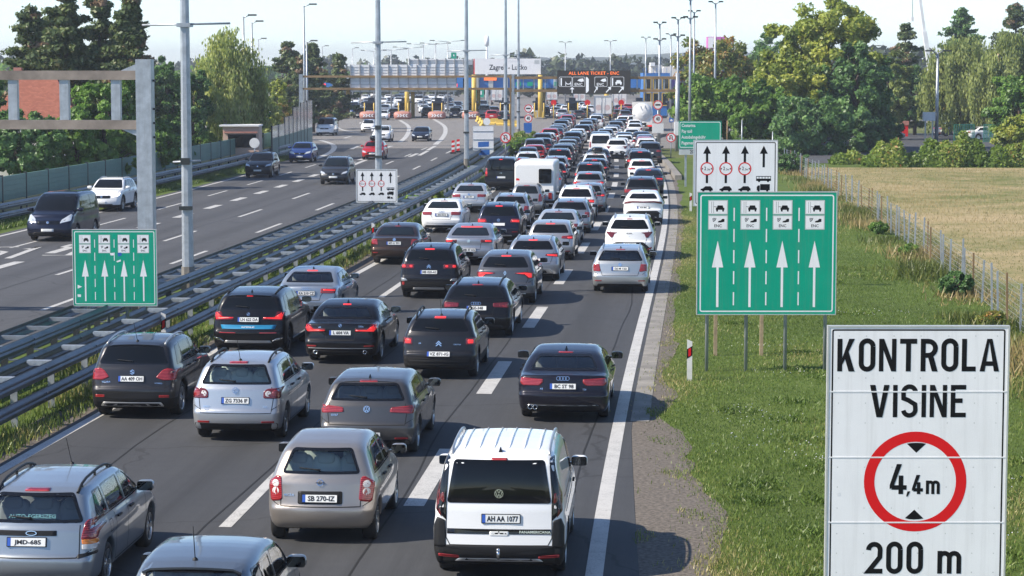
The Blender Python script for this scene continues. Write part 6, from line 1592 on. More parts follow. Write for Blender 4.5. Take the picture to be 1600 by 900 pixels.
def toll_sign(label, x0, y0, x1, y1, Y, legs, wdl, stickers=()):
    s = Sign("toll_lane_sign", label, "road sign", x0, y0, x1, y1, Y, 'green', .05, "green toll lane signs", 'alu', .02)
    W_, H_ = x1 - x0, y1 - y0; X = lambda f: x0 + f * W_; Yp = lambda f: y0 + f * H_
    s.border(X(.017), Yp(.018), X(.983), Yp(.982), W_ * .02, W_ * .009, 'white')
    for i in range(4):
        f = .145 + .2335 * i; cx = X(f); hw = W_ * .071
        for yy0, yy1, nm in ((.062, .180, 0), (.187, .305, 1)):
            s.flat("symbol_plate", [[(cx - hw, Yp(yy0)), (cx + hw, Yp(yy0)), (cx + hw, Yp(yy1)), (cx - hw, Yp(yy1))]], 'alu', .003)
            e = W_ * .006; s.flat("symbol_face", [[(cx - hw + e, Yp(yy0) + e), (cx + hw - e, Yp(yy0) + e), (cx + hw - e, Yp(yy1) - e), (cx - hw + e, Yp(yy1) - e)]], 'white', .006)
        s.flat("car_symbol", tiny_car(cx + W_ * .015, Yp(.135), W_ * .062), 'signblack', .008)
        s.flat("booth_symbol", [[(cx - W_ * .047 + a, Yp(.075)), (cx - W_ * .045 + a, Yp(.075)), (cx - W_ * .045 + a, Yp(.168)), (cx - W_ * .047 + a, Yp(.168))] for a in (0, W_ * .014)] + [[(cx - W_ * .03, Yp(.114)), (cx - W_ * .008, Yp(.117)), (cx - W_ * .008, Yp(.121)), (cx - W_ * .03, Yp(.118))]], 'signblack', .008)
        s.flat("car_symbol", [[(cx + W_ * .0, Yp(.245)), (cx + W_ * .002, Yp(.235)), (cx + W_ * .022, Yp(.228)), (cx + W_ * .03, Yp(.216)), (cx + W_ * .047, Yp(.216)), (cx + W_ * .047, Yp(.240)), (cx + W_ * .02, Yp(.246))]], 'signblack', .008)
        mb = MB()
        for r_ in (.010, .019, .028): stroke(mb, [s.q(*p) for p in arc(cx - W_ * .043, Yp(.208), W_ * r_, W_ * r_, 0, 75, 6)], W_ * .005 * s.k, s.L(.008))
        mb.build("signal_waves", M['signblack'], s.root)
        s.text("ENC", cx, Yp(.274), H_ * .024, 'signblack', .95, .02, z=.009)
        s.flat("lane_arrow", [lane_arrow(s, cx, Yp(.395), Yp(.615), Yp(.942), W_ * .041, W_ * .0085)], 'white', .004)
        if i < 3:
            for k in range(5):
                a = .125 + .1735 * k; xx = X(.262 + .2345 * i); s.flat("lane_dash", [[(xx - W_ * .0045, Yp(a)), (xx + W_ * .0045, Yp(a)), (xx + W_ * .0045, Yp(a + .108)), (xx - W_ * .0045, Yp(a + .108))]], 'white', .004)
    for p, mt in stickers: s.flat("sticker", [p], mt, .005)
    s.legs(legs, wdl, 'galv', None, True)
    return s
toll_sign("large green toll lane sign on round posts on the right verge", 1091, 301, 1305, 491, 54, (1107, 1168, 1229, 1291), .085)
toll_sign("small sticker-spotted green toll lane sign in the median in front of the bare gantry post", 113.5, 359.5, 245, 477.5, 60, (135, 166.5, 197, 229), .10,
    (([(172, 395.5), (178, 395), (178, 399), (173, 399)], 'white'), ([(184, 395), (190, 394), (191, 399), (185, 401)], 'signblue'), ([(182, 408), (189, 405.5), (189, 408.5), (183, 410)], 'white'), ([(120, 445), (127, 448), (120, 451)], 'white'), ([(119.5, 460), (125, 460), (125, 464), (120, 464)], 'white')))
# ---- white lane signs
def white_sign(label, x0, y0, x1, y1, Y, legs, wdl, legm, round_):
    s = Sign("lane_width_sign", label, "road sign", x0, y0, x1, y1, Y, 'white', .05, "white lane width signs", 'alu', .02)
    W_, H_ = x1 - x0, y1 - y0; X = lambda f: x0 + f * W_; Yp = lambda f: y0 + f * H_
    s.border(X(.018), Yp(.022), X(.982), Yp(.978), W_ * .02, W_ * .010, 'signblack')
    for i in range(4):
        cx = X(.155 + .228 * i); hw, sw = W_ * .048, W_ * .014
        s.flat("lane_arrow", [lane_arrow(s, cx, Yp(.075), Yp(.20), Yp(.33 if i < 3 else .41), hw, sw)], 'signblack', .004)
        if i < 3:
            s.flat("lane_arrow", [[(cx - sw, Yp(.53)), (cx + sw, Yp(.53)), (cx + sw, Yp(.655)), (cx - sw, Yp(.655))]], 'signblack', .004)
            s.band("red_ring", circle(cx, Yp(.432), W_ * .080, 30), circle(cx, Yp(.432), W_ * .066, 30), 'signred', .004)
            s.text("2", cx - W_ * .022, Yp(.43), H_ * .055, 'signblack', .8, .02, z=.005); s.text(",3m", cx + W_ * .018, Yp(.443), H_ * .032, 'signblack', .8, .02, z=.005)
            for sg in (-1, 1): s.flat("width_arrow", [[(cx + sg * W_ * .044, Yp(.432)), (cx + sg * W_ * .062, Yp(.415)), (cx + sg * W_ * .062, Yp(.449))]], 'signblack', .005)
            s.flat("car_symbol", tiny_car(cx, Yp(.745), W_ * .15, 'side'), 'signblack', .004)
        else:
            k = W_ * .09
            s.flat("bus_symbol", [[(cx - k, Yp(.545)), (cx + k, Yp(.545)), (cx + k, Yp(.555)), (cx - k, Yp(.555))], [(cx - k, Yp(.585)), (cx + k, Yp(.585)), (cx + k, Yp(.62)), (cx - k, Yp(.62))], circle(cx - k * .6, Yp(.622), W_ * .014, 10), circle(cx + k * .6, Yp(.622), W_ * .014, 10)] + [[(cx + k * a - .4, Yp(.55)), (cx + k * a + .4, Yp(.55)), (cx + k * a + .4, Yp(.59)), (cx + k * a - .4, Yp(.59))] for a in (-.97, -.6, -.2, .2, .6, .95)], 'signblack', .004)
            s.flat("lorry_symbol", [[(cx - k * .45, Yp(.67)), (cx + k * .85, Yp(.67)), (cx + k * .85, Yp(.765)), (cx - k * .45, Yp(.765))], [(cx - k * .9, Yp(.715)), (cx - k * .75, Yp(.69)), (cx - k * .5, Yp(.69)), (cx - k * .5, Yp(.765)), (cx - k * .9, Yp(.765))], circle(cx - k * .65, Yp(.772), W_ * .014, 10), circle(cx + k * .5, Yp(.772), W_ * .014, 10)], 'signblack', .004)
            s.flat("coach_symbol", [[(cx - k * .9, Yp(.82)), (cx - k * .1, Yp(.82)), (cx - k * .1, Yp(.89)), (cx - k * .9, Yp(.89))], [(cx + k * .05, Yp(.84)), (cx + k * .5, Yp(.84)), (cx + k * .7, Yp(.89)), (cx + k * .05, Yp(.89))]], 'signblack', .004)
    s.legs(legs, wdl, legm, None, round_)
white_sign("large white lane width sign partly hidden behind the big green sign", 1085, 220, 1213.5, 321, 57, (1121, 1193), .085, 'wood', False)
white_sign("small white lane width sign in the median in front of a lamp post", 556.5, 265, 620.5, 316, 109, (566, 580, 594, 609), .09, 'galv', True)
# ---- toll notice
s = Sign("toll_notice", "green toll notice reading Cestarina, Pay toll, Autobahngebühr", "road sign", 1061, 189.5, 1126.5, 231.5, 142, 'green', .05, None, 'green', .12)
s.border(1062, 190.4, 1125.6, 230.6, 3, .9, 'white')
for k, tx in enumerate(("Cestarina", "Pay toll", "Autobahngebühr", "Pagamento")): s.text(tx, 1065, 196.2 + 9.1 * k, 5.0, 'white', .80, .02, 'LEFT', .006)
s.flat("distance_plate", [[(1061, 232.5), (1126, 232.5), (1126, 242), (1061, 242)]], 'alu', -.02); s.text("200 m", 1086, 237.5, 5.5, 'signblack', .8, .02, 'CENTER', -.015)
s.legs((1072, 1114), .12, 'galv')

# ---- round signs
def round_sign(label, px, py, rpx, Y, kind, group="round prohibition signs", base_z=0.0, plates=()):
    s = Sign("round_sign", label, "road sign", px - rpx * .2, py - rpx * .2, px + rpx * .2, py + rpx * .2, Y, 'white', .02, group, None, .01)
    mb = MB().prism([s.q(*p) for p in circle(px, py, rpx, 28)], s.L(-.022), .024); mb.build("sign_disc", M['white'], s.root)
    def face(px, py, kind):
        if kind != 'back': s.band("red_ring", circle(px, py, rpx * .98, 28), circle(px, py, rpx * .78, 28), 'signred', .006)
        if kind == 'uturn':
            mb = MB(); stroke(mb, [s.q(*p) for p in [(px + rpx * .25, py + rpx * .5), (px + rpx * .25, py - rpx * .15)] + arc(px, py - rpx * .15, rpx * .25, -rpx * .28, 0, 180, 8) + [(px - rpx * .25, py + rpx * .2)]], rpx * .15 * s.k, s.L(.005)); mb.flat([s.q(px - rpx * .48, py + rpx * .15), s.q(px - rpx * .02, py + rpx * .15), s.q(px - rpx * .25, py + rpx * .5)], s.L(.007)); mb.build("turn_arrow", M['signblack'], s.root)
            mb = MB(); stroke(mb, [s.q(px - rpx * .6, py - rpx * .6), s.q(px + rpx * .6, py + rpx * .6)], rpx * .14 * s.k, s.L(.009)); mb.build("red_bar", M['signred'], s.root)
        elif kind == 'truck': s.flat("lorry_symbol", [[(px - rpx * .55, py - rpx * .18), (px + rpx * .55, py - rpx * .18), (px + rpx * .55, py + rpx * .15), (px - rpx * .55, py + rpx * .15)]], 'signblack', .006)
        elif kind == '40': s.text("40", px, py, rpx * .8, 'signblack', .75, .03, z=.007)
    face(px, py, kind)
    for dy, k2 in plates:
        MB().prism([s.q(*p) for p in circle(px, py + dy, rpx, 28)], s.L(-.022), .024).build("sign_disc", M['white'], s.root); face(px, py + dy, k2)
    x = 0; top = s.c.z + rpx * s.k
    MB().tube([(0, .06, -.2), (0, .06, top)], .045, 8).build("sign_post", M['galv'], s.root); return s
round_sign("round no-U-turn sign at the end of the median rail", 790, 215, 8.6, 178, 'uturn')
round_sign("round no-U-turn sign left of the green toll notice", 1048.5, 215, 7.6, 190, 'uturn')
rs = round_sign("pair of round signs, lorry ban above 40, right of the tanker", 1028, 164, 7.4, 212, 'truck', plates=((22, '40'),))
rs.flat("plate_back", [[(1019, 193), (1037, 193), (1037, 208), (1019, 208)]], 'signback', .0)
rs = round_sign("pair of round signs, lorry ban above 40, left of the jam beside the brown frame", 825.5, 169.5, 6.4, 214, 'truck', plates=((15.5, '40'),))
rs.flat("plate_back", [[(818.5, 192), (831, 192), (831, 207.5), (818.5, 207.5)]], 'signblue', .0)
round_sign("back of a round sign by the blue crossover car", 397.5, 223.5, 8, 172, 'back', None)
round_sign("white round sign back in front of the yellow blocks", 760.5, 190, 5.6, 205, 'back', None)
s = Sign("information_board", "grey board back with two blue patches between median lamp posts", "road sign", 739, 197, 771, 246, 182, 'signback', .06)
s.flat("blue_patch", [[(747, 222), (764, 221), (764, 229), (747, 230)], [(746, 235), (765, 234), (765, 242), (746, 243)]], 'sky_patch' if 'sky_patch' in M else 'signblue', .004)
mb = MB()
for y in (205, 218, 232, 243): p = s.q(755, y); mb.box(s.L(0) @ Vector((0, p[1], .015)), (2 * s.w, .03, .05))
mb.build("back_rib", M['galv'], s.root); s.legs((746, 765), .10, 'galv', None, False)

# ---- delineators and cones
def delineator(p, rz, label, side=1):
    root = empty("delineator_post", p, rz, label, "marker post", "marker posts along the road")
    pr = [(-.06, -.05), (.06, -.05), (.045, .04), (0, .065), (-.045, .04)]
    mb = MB(); n = len(pr); vs = [(x, y, -.1) for x, y in pr] + [(x, y, .90 + .05 * (x < 0) - .03 * (y > 0)) for x, y in pr]
    mb.add(vs, [tuple(range(n, 2 * n)), *[(i, (i + 1) % n, n + (i + 1) % n, n + i) for i in range(n)]]); mb.build("post", M['post_white'], root)
    MB().add([(-.063, -.053, .50), (.063, -.053, .58), (.063, -.053, .80), (-.063, -.053, .72)], [(0, 1, 2, 3)]).build("black_band", M['signblack'], root)
    MB().add([(-.03, -.056, .55), (.03, -.056, .575), (.03, -.056, .755), (-.03, -.056, .73)], [(0, 1, 2, 3)]).build("red_reflector", M['signred'], root)
delineator(G(1077, 594), 0, "white marker post with black band left of the big green sign")
delineator(G(1079, 330), 0, "white marker post half hidden behind the left edge of the white lane sign")
for q, lab in ((G(256, 520, .55), "marker post on the median rail above the dark grey SUV"), (G(583, 372, .45), "marker post on the median rail beside the brown saloon")): delineator((q.x, q.y, .12), 0, lab)
def cone(p, label):
    root = empty("warning_board", p, 0, label, "warning board", "red and white boards on the tarmac")
    MB().box((0, 0, .06), (.5, .35, .12)).build("foot", M['black'], root)
    for k in range(5): MB().prism([(-.13, .12 + .2 * k), (.13, .16 + .2 * k), (.13, .36 + .2 * k), (-.13, .32 + .2 * k)], Matrix(((1, 0, 0, 0), (0, 0, -1, 0), (0, 1, 0, 0), (0, 0, 0, 1))), .03).build("stripe", M['signred' if k % 2 == 0 else 'white'], root)
cone(G(708, 240), "left one of two red and white boards on the grey tarmac"); cone(G(716, 238), "right one of two red and white boards on the grey tarmac")

# ---- lamp posts
def octpole(mb, h, r0, r1): mb.tube([(0, 0, -.3), (0, 0, h)], [r0, r1], 8, smooth=False)
def median_lamp(px, py, label, arm=8.46, H=18.0):
    q = G(px, py); root = empty("lamp_post", q, -hd(q.y), label, "lamp post", "tall lamp posts in the median")
    mb = MB(); octpole(mb, H, .19, .085); mb.build("pole", M['galv'], root)
    MB().tube([(0, 0, -.3), (0, 0, 1.1)], [.21, .205], 8, smooth=False).build("pole_foot", M['concrete'], root)
    mb = MB().tube([(-1.32, 0, arm), (1.40, 0, arm + .05)], .035, 6); mb.box((0, 0, arm), (.42, .42, .12)); mb.build("cross_arm", M['galv'], root)
    MB().box((0, -.19, 2.9), (.40, .1, .12)).build("band_clamp", M['steel_dark'], root)
    mb = MB().tube([(-.40, -.1, 2.95 + 1.35), (.46, -.1, 2.95 + 1.4)], .035, 6); mb.build("short_arm", M['galv'], root)
    MB().box((0, -.17, 4.33), (.28, .14, .2)).build("box", M['steel_dark'], root)
    for sg in (-1, 1):
        a = MB().tube([(0, 0, H - .05), (sg * 1.6, 0, H + .35)], .05, 6).build("lamp_arm", M['galv'], root); MB().box((sg * 1.9, 0, H + .36), (.8, .3, .12)).build("lamp_head", M['steel_dark'], a)
for px, py, lab in ((294.5, 472, "nearest lamp post, thickest, in the median right of the small green sign"), (592, 337, "second lamp post of the median, behind the small white sign"), (729, 273, "third lamp post of the median, left of the grey board back"), (790, 240, "fourth lamp post of the median, behind the no-U-turn sign"), (810, 218, "fifth and thinnest lamp post of the median, by the brown frame")):
    median_lamp(px, py, lab)
def lamp(px, ytop, Y, label, heads=2, group="lamp posts round the toll plaza", wd=.10, span=.7):
    H = CAM_H + (HORIZ - ytop) / FPX * Y; root = empty("lamp_post", (at_px(px, Y), Y, 0), 0, label, "lamp post", group)
    MB().tube([(0, 0, -.3), (0, 0, H)], [wd * 1.5, wd * .8], 7).build("pole", M['galv'], root)
    for k in range(heads):
        sg = (1, -1)[k % 2]; z = H - (0 if k < 2 else 1.6)
        a = MB().tube([(0, 0, z - .1), (sg * span, 0, z + .12)], .05, 5).build("lamp_arm", M['galv'], root); MB().box((sg * (span + (.3 if span > .4 else .12)), -.1, z + .14), (.75 if span > .4 else .42, .4, .14)).build("lamp_head", M['steel_dark'], a)
SQ = "left of the toll plaza"
for px, yt, Y, hd_, sp, lab in ((383, 27, 205, 1, .5, "lamp post over the birch, left one of a pair"), (396, 36, 232, 1, .5, "lamp post over the birch, right one of a pair"), (406, 62, 330, 1, .5, "shorter lamp post right of the birch"), (477, 10, 226, 1, .6, "tall lamp post above the end of the barrier"), (481, 66, 250, 1, .5, "lamp post close behind the tall one at the barrier end"), (505, 73, 440, 1, .6, "small lamp post above the dark pines"), (552, 76, 460, 1, .6, "small lamp post left of the sign backs"),
    (612, 78, 420, 2, 2.3, "double arm lamp post above the sign backs, first from the left"), (639, 75, 440, 2, 2.3, "double arm lamp post above the sign backs, second from the left"), (662, 70, 420, 2, 2.3, "double arm lamp post above the sign backs, third from the left"), (681, 69, 400, 2, 2.0, "double arm lamp post above the sign backs, fourth from the left"), (700, 65, 390, 2, 2.3, "double arm lamp post left of the white antenna"), (585, 80, 480, 2, 2.0, "faint double arm lamp post behind the second median lamp post"),
    (883, 67, 430, 2, .5, "lamp post rising behind the display board"), (953, 65, 430, 2, .5, "lamp post right of the display lettering"), (1008, 60, 360, 2, .4, "lamp post above the blue building"), (1029.5, 38, 226, 4, .3, "twin head lamp post behind the round signs"), (1047, 55, 320, 2, .4, "lamp post left of the display gantry post"), (1058, 31, 214, 4, .3, "lamp post standing right behind the display gantry post"), (1083, 20, 235, 2, .3, "lamp post in front of the reddish tree, right one"), (1077, 1, 200, 4, .3, "tallest lamp post in front of the reddish tree"), (1116, 6, 232, 2, .4, "lamp post rising by the purple tower sign")):
    lamp(px, yt, Y, lab, hd_, span=sp)
lamp(1462, 82, 216, "white lamp post of the car park beside the white notice box", 2, None, .13, .5)
q = G(1557, 219); MB_ = empty("utility_pole", q, 0, "bare brown wooden pole at the right, in front of the willow", "pole")
MB().tube([(0, 0, -.3), (0, 0, 8.9)], [.16, .11], 9).build("pole", M['wood'], MB_); MB().tube([(0, 0, 8.5), (.6, 0, 8.5)], .03, 5).build("bracket", M['galv'], MB_)

# ---- gantries
def gantry_left():
    q = G(232, 499); Yg = q.y; root = empty("sign_gantry", q, -hd(Yg), "bare galvanised gantry with two brown beams reaching over the left lanes", "gantry", "gantries")
    MB().box((0, 0, 3.6), (.44, .42, 7.6)).build("post", M['galv'], root); MB().box((0, 0, .15), (.75, .75, .3)).build("post_foot", M['concrete'], root)
    for z in (6.95, 5.55): MB().box((-9.4, 0, z), (18.4, .30, .26)).build("beam", M['rust_grey'], root)
    for k in range(12): MB().box((-.83 - 1.49 * k, 0, 6.25), (.26, .2, 1.13)).build("upright", M['galv'], root)
    for z in (6.95, 5.55): MB().prism([(0, -.13), (0, .32), (-.45, .13), (-.45, -.13)] if z > 6 else [(0, -.32), (0, .13), (-.45, .13), (-.45, -.13)], Matrix(((1, 0, 0, -.22), (0, 0, -1, .1), (0, 1, 0, z), (0, 0, 0, 1))), .2).build("gusset", M['galv'], root)
    mb = MB()
    for z in (6.8, 6.0, 5.6, 5.2): mb.box((.24, .05, z), (.06, .10, .06))
    mb.build("bolt", M['steel_dark'], root)
M['rust_grey'] = mat("part_rusted_beam", (.24, .20, .17), .55, .25, noise=.5, scale=.7)
gantry_left()
def display_gantry():
    q = G(1058, 236); Y = q.y; k = Y / FPX; X = lambda px: (px - 1058) * k; Z = lambda py: CAM_H + (HORIZ - py) * k
    root = empty("display_gantry", q, 0, "brown beamed gantry carrying the dark electronic board over the jam", "gantry", "gantries")
    MB().tube([(0, 0, -.3), (0, 0, Z(114))], .21, 10).build("post", M['galv'], root); MB().box((0, 0, 2.0), (.55, .5, 1.2)).build("control_box", M['signback'], root)
    for px in (798, 802): MB().box((X(px), 0, Z(118) / 2), (.14 if px == 798 else .22, .3, Z(118))).build("post", M['rust'] if px == 798 else M['galv'], root)
    for y in (121.5, 141.5): MB().box(((X(798) - .25) / 2, 0, Z(y)), (abs(X(798)), .26, .24)).build("beam", M['rust'], root)
    for px in list(range(818, 870, 17)) + list(range(995, 1050, 14)): MB().box((X(px), .02, Z(131.5)), (.1, .1, 1.0)).build("upright", M['galv'], root)
display_gantry()
Yd = G(1058, 236).y - .35
s = Sign("display_board", "dark electronic board showing ALL LANE TICKET - ENC in orange", "display board", 871, 110.5, 985, 146.5, Yd, 'led_board', .25, None, 'steel_dark', .02)
def led_text(s, txt, px, py, hpx, m, sx): s.text(txt, px, py, hpx, m, sx, .02, z=.01, space=1.05)
led_text(s, "ALL LANE TICKET - ENC", 928, 114.6, 5.0, 'led_amber', 1.0)
for x0, x1 in ((873.5, 894), (894.5, 914), (929, 949), (954, 975)):
    s.band("display_frame", rrect(x0, 120, x1, 135.5, 2.2), rrect(x0 + .5, 120.5, x1 - .5, 135.0, 1.9), 'led_white', .006)
s.flat("display_symbol", [[(915.5, 120), (918, 121), (920, 124), (920, 142), (917, 145), (915.5, 145)]] + [[(876, 122), (878, 122), (878, 134), (876, 134)]] + [[(956, 122), (958, 122), (958, 134), (956, 134)]] + tiny_car(966.5, 129.5, 10) + [[(902, 126), (905, 123.5), (911, 122.5), (912.5, 127), (908, 128)], [(938, 126), (941, 123.5), (946, 122.5), (947.5, 127), (943, 128)]], 'led_white', .006)
s.text("ENC", 904, 132, 4.2, 'led_white', 1.1, .02, z=.006); s.text("ENC", 938, 132, 4.2, 'led_white', 1.0, .02, z=.006)
mb = MB(); stroke(mb, [s.q(*p) for p in [(884, 134), (884, 128)] + arc(888, 128, 4, -3.5, 180, 360, 8) + [(892, 134)]], 1.2 * s.k, s.L(.006)); mb.build("display_symbol", M['led_white'], s.root)
s.flat("display_arrow", [[(893.3, 145), (894.7, 145), (894.7, 139.5), (897.5, 139.5), (894, 135.8), (890.5, 139.5), (893.3, 139.5)]] + [[(cx - 4 * f, 144), (cx - 3 * f, 145), (cx + 2.2 * f, 139.5), (cx + 3.8 * f, 141), (cx + 4.5 * f, 135.5), (cx - 1 * f, 136.2), (cx + 1 * f, 138)] for cx, f in ((931, .7), (950.5, 1), (970.5, 1))], 'led_white', .006)
def sign_backs():
    q = G(471, 229); Y = q.y; k = Y / FPX; X = lambda px: (px - 471) * k; Z = lambda py: CAM_H + (HORIZ - py) * k
    root = empty("sign_gantry", q, 0, "wide gantry showing the grey backs of signs over the opposite lanes", "gantry", "gantries")
    MB().box((0, 0, Z(116) / 2), (.36, .36, Z(116))).build("post", M['galv'], root)
    MB().box((X(801), .45, Z(116) / 2), (.3, .3, Z(116))).build("post", M['galv'], root)
    for y in (119.5, 138.5): MB().box((X(801) / 2 + .1, 0, Z(y)), (X(801), .26, .2)).build("beam", M['rust'], root)
    for x0, x1, y0, y1, dy in ((548, 725, 101, 118, .2), (640, 738, 92, 101, .22), (548, 713, 121, 143, .2)):
        o = MB().box(((X(x0) + X(x1)) / 2, dy, (Z(y0) + Z(y1)) / 2), (X(x1) - X(x0), .05, Z(y0) - Z(y1))).build("sign_back", M['signback'], root)
        n = int((x1 - x0) / 14); mb = MB()
        for i in range(n + 1): mb.box((X(x0) + (X(x1) - X(x0)) * i / n, dy - .08, (Z(y0) + Z(y1)) / 2), (.07, .1, Z(y0) - Z(y1)))
        for i in range(1, 4): mb.box(((X(x0) + X(x1)) / 2, dy - .04, Z(y0 + (y1 - y0) * i / 4)), (X(x1) - X(x0), .03, .035))
        mb.build("back_rib", M['steel_dark2'], o)
    MB().box((X(727), .1, Z(130)), (.45, .2, Z(121) - Z(136))).build("signal_box", M['black'], root)
M['steel_dark2'] = mat("sign_rib", (.34, .34, .35), .5, .1)
sign_backs()
# ------------------------------------------------------------------ toll plaza
M['fascia'] = mat("blue_fascia", (.03, .16, .46), .45, noise=.1, scale=.4)
M['booth'] = mat("booth_dark_blue", (.018, .03, .055), .35)
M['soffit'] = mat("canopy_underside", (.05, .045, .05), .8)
M['block'] = mat("red_block", (.45, .20, .16), .6, noise=.2, scale=2)
M['roof_tile'] = None
def toll():
    Y = 350.0; k = Y / FPX; X = lambda px: (px - 800) * k; Z = lambda py: CAM_H + (HORIZ - py) * k
    root = empty("toll_canopy", (0, Y, 0), 0, "long blue fronted toll canopy on yellow columns across the motorway", "canopy")
    x0, x1 = X(498), X(1001)
    MB().box(((x0 + x1) / 2, 7, Z(120) - .25), (x1 - x0, 14, .5)).build("roof", M['signback'], root)
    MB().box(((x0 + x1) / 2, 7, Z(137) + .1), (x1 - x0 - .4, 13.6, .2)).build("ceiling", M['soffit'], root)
    n = 24
    for i in range(n):
        a, b_ = x0 + (x1 - x0) * i / n, x0 + (x1 - x0) * (i + 1) / n
        MB().box(((a + b_) / 2, -.1, (Z(121) + Z(137)) / 2), (b_ - a - .06, .15, Z(121) - Z(137))).build("fascia_panel", M['fascia'], root)
    for px in (527, 545, 617, 655, 745, 767, 790, 868, 905): MB().box((X(px), -.25, (Z(121) + Z(137)) / 2), (.7, .2, Z(121) - Z(137))).build("fascia_post", M['alu'], root)
    for px in (533, 637, 741, 844, 947): MB().tube([(X(px), -.9, -.1), (X(px), -.9, Z(117))], .36, 14).build("column", M['yellow'], root)
    for px in (540, 643, 747, 850): MB().tube([(X(px), 6, -.1), (X(px), 6, Z(137))], .3, 10).build("column", M['yellow'], root)
    for px, pw, m in ((762, 14, 'led_amber'), (508, 6, 'led_red'), (713, 6, 'led_red'), (772, 10, 'led_amber')): 
        MB().box((X(px), -.45, Z(123 if m == 'led_amber' else 133) ), (pw * k * .8, .12, .5)).build("lane_signal", M[m], root)
    for px in (810, 828, 870): MB().box((X(px), -.4, Z(131)), (.8, .15, .6)).build("lane_signal_box", M['green'], root)
    # name board on the roof
    s = Sign("toll_name_board", "white roof board reading Zagreb - Lučko", "sign", 740, 91.5, 845, 116, Y - .6, 'white', .3, None, None, .02)
    s.text("Zagreb - Lučko", 794, 105.5, 8.2, 'signblack', .82, .018, z=.01)
    s.text("Naplatna postaja", 806, 95.8, 2.6, 'signback', .9, .0, z=.01); s.flat("board_logo", [[(835, 94), (843, 94), (843, 100), (835, 100)]], 'alu', .006)
    s.flat("red_edge", [[(740, 92), (741.6, 92), (741.6, 116), (740, 116)]], 'signred', .006)
    for px in (750, 790, 838): MB().bar((s.q(px, 0)[0], .4, s.c.z + s.h * .6), (s.q(px, 0)[0], .4, Z(122)), .12).build("board_strut", M['galv'], s.root)
    # islands with booths
    xs = [527 + 52.5 * i for i in range(11)]
    for i, px in enumerate(xs):
        x = X(px); east = i > 4
        nm = ("first", "second", "third", "fourth", "fifth", "sixth", "seventh", "eighth", "ninth", "tenth", "eleventh")[i]
        isl = empty("toll_island", (x, Y - 2, 0), 0, f"{nm} toll island from the left, with its striped red and white nose", "toll island", "toll islands")
        MB().prism(rpoly([(-.9, -3.6), (.9, -3.6), (1.0, 14), (-1.0, 14)], .5), Matrix.Translation((0, 0, -.05)), .25).build("island_kerb", M['concrete'], isl)
        if not east:
            nose = MB(); vs, fs = superell((0, -3.0, .55), (1.35, 1.2, .62), .55, 16, 8); nose.add(vs, fs, True); no = nose.build("nose_block", M['block'], isl)
            for sg in (-1, 1):
                for j in range(2): MB().prism([(sg * (.2 + .4 * j), -.22), (sg * (.42 + .4 * j), -.22), (sg * (.22 + .4 * j), .0), (sg * (.42 + .4 * j), .22), (sg * (.2 + .4 * j), .22), (sg * (.0 + .4 * j), .0)], Matrix(((1, 0, 0, 0), (0, 0, -1, -4.19 + .05 * j), (0, 1, 0, .55), (0, 0, 0, 1))), .03).build("chevron", M['white'], no)
        else:
            for sg in (-.5, .5): MB().box((sg, -3.2, .55), (.22, .22, 1.1)).build("bollard", M['yellow'], isl)
        for sg in (-.7, .7): MB().tube([(sg, -1.2, 0), (sg, -1.2, 2.4)], .09, 8).build("guard_post", M['yellow'], isl)
        bo = empty("toll_booth", (x, Y + 2.5, .2), 0, f"dark blue toll booth on the {nm} island from the left", "toll booth", "toll booths")
        MB().box((0, 0, .5), (1.5, 3.2, 1.0)).build("lower_wall", M['alu'], bo)
        MB().box((0, 0, 1.55), (1.44, 3.1, 1.1)).build("window_band", M['glass_dark'], bo)
        for sx in (-.72, .72):
            for sy in (-1.58, 1.58): MB().box((sx, sy, 1.55), (.1, .1, 1.1)).build("corner_post", M['booth'], bo)
        MB().box((0, 0, 2.25), (1.9, 3.8, .3)).build("roof", M['booth'], bo); MB().box((0, .2, 2.65), (1.0, 1.5, .5)).build("air_unit", M['booth'], bo)
        if east and i in (6, 7, 8):
            li = empty("lane_light", (x + 2.2, Y - 1, 0), 0, f"red lane closing board in front of the {nm} island", "lane light", "red boards at the toll lanes"); MB().tube([(0, 0, 0), (0, 0, 2.2)], .09, 6).build("pole", M['yellow'], li); MB().prism(circle(0, 0, .45, 8), Matrix(((1, 0, 0, 0), (0, 0, -1, 0), (0, 1, 0, 2.4), (0, 0, 0, 1))), .06).build("board", M['signred'], li)
toll()
# yellow traffic blocks on the plaza
r_ = np.random.default_rng(11)
def yellow_block(p, rz, label):
    root = empty("traffic_block", p, rz, label, "traffic block", "yellow traffic blocks dividing the plaza")
    MB().prism([(-.3, 0), (.3, 0), (.3, .2), (.12, .35), (.1, .8), (-.1, .8), (-.12, .35), (-.3, .2)], Matrix(((1, 0, 0, 0), (0, 0, -1, .45), (0, 1, 0, 0), (0, 0, 0, 1))), .9).build("block", M['yellow'], root)
for i, (px, py) in enumerate(((742, 186), (747, 190), (751, 193), (754, 197), (768, 195), (773, 194), (781, 196), (789, 196), (797, 197), (803, 198))):
    yellow_block(G(px, py), .3 if i < 4 else 1.5, "yellow block in the slanting row at the left of the gap" if i < 4 else "yellow block in the straight row across the gap")
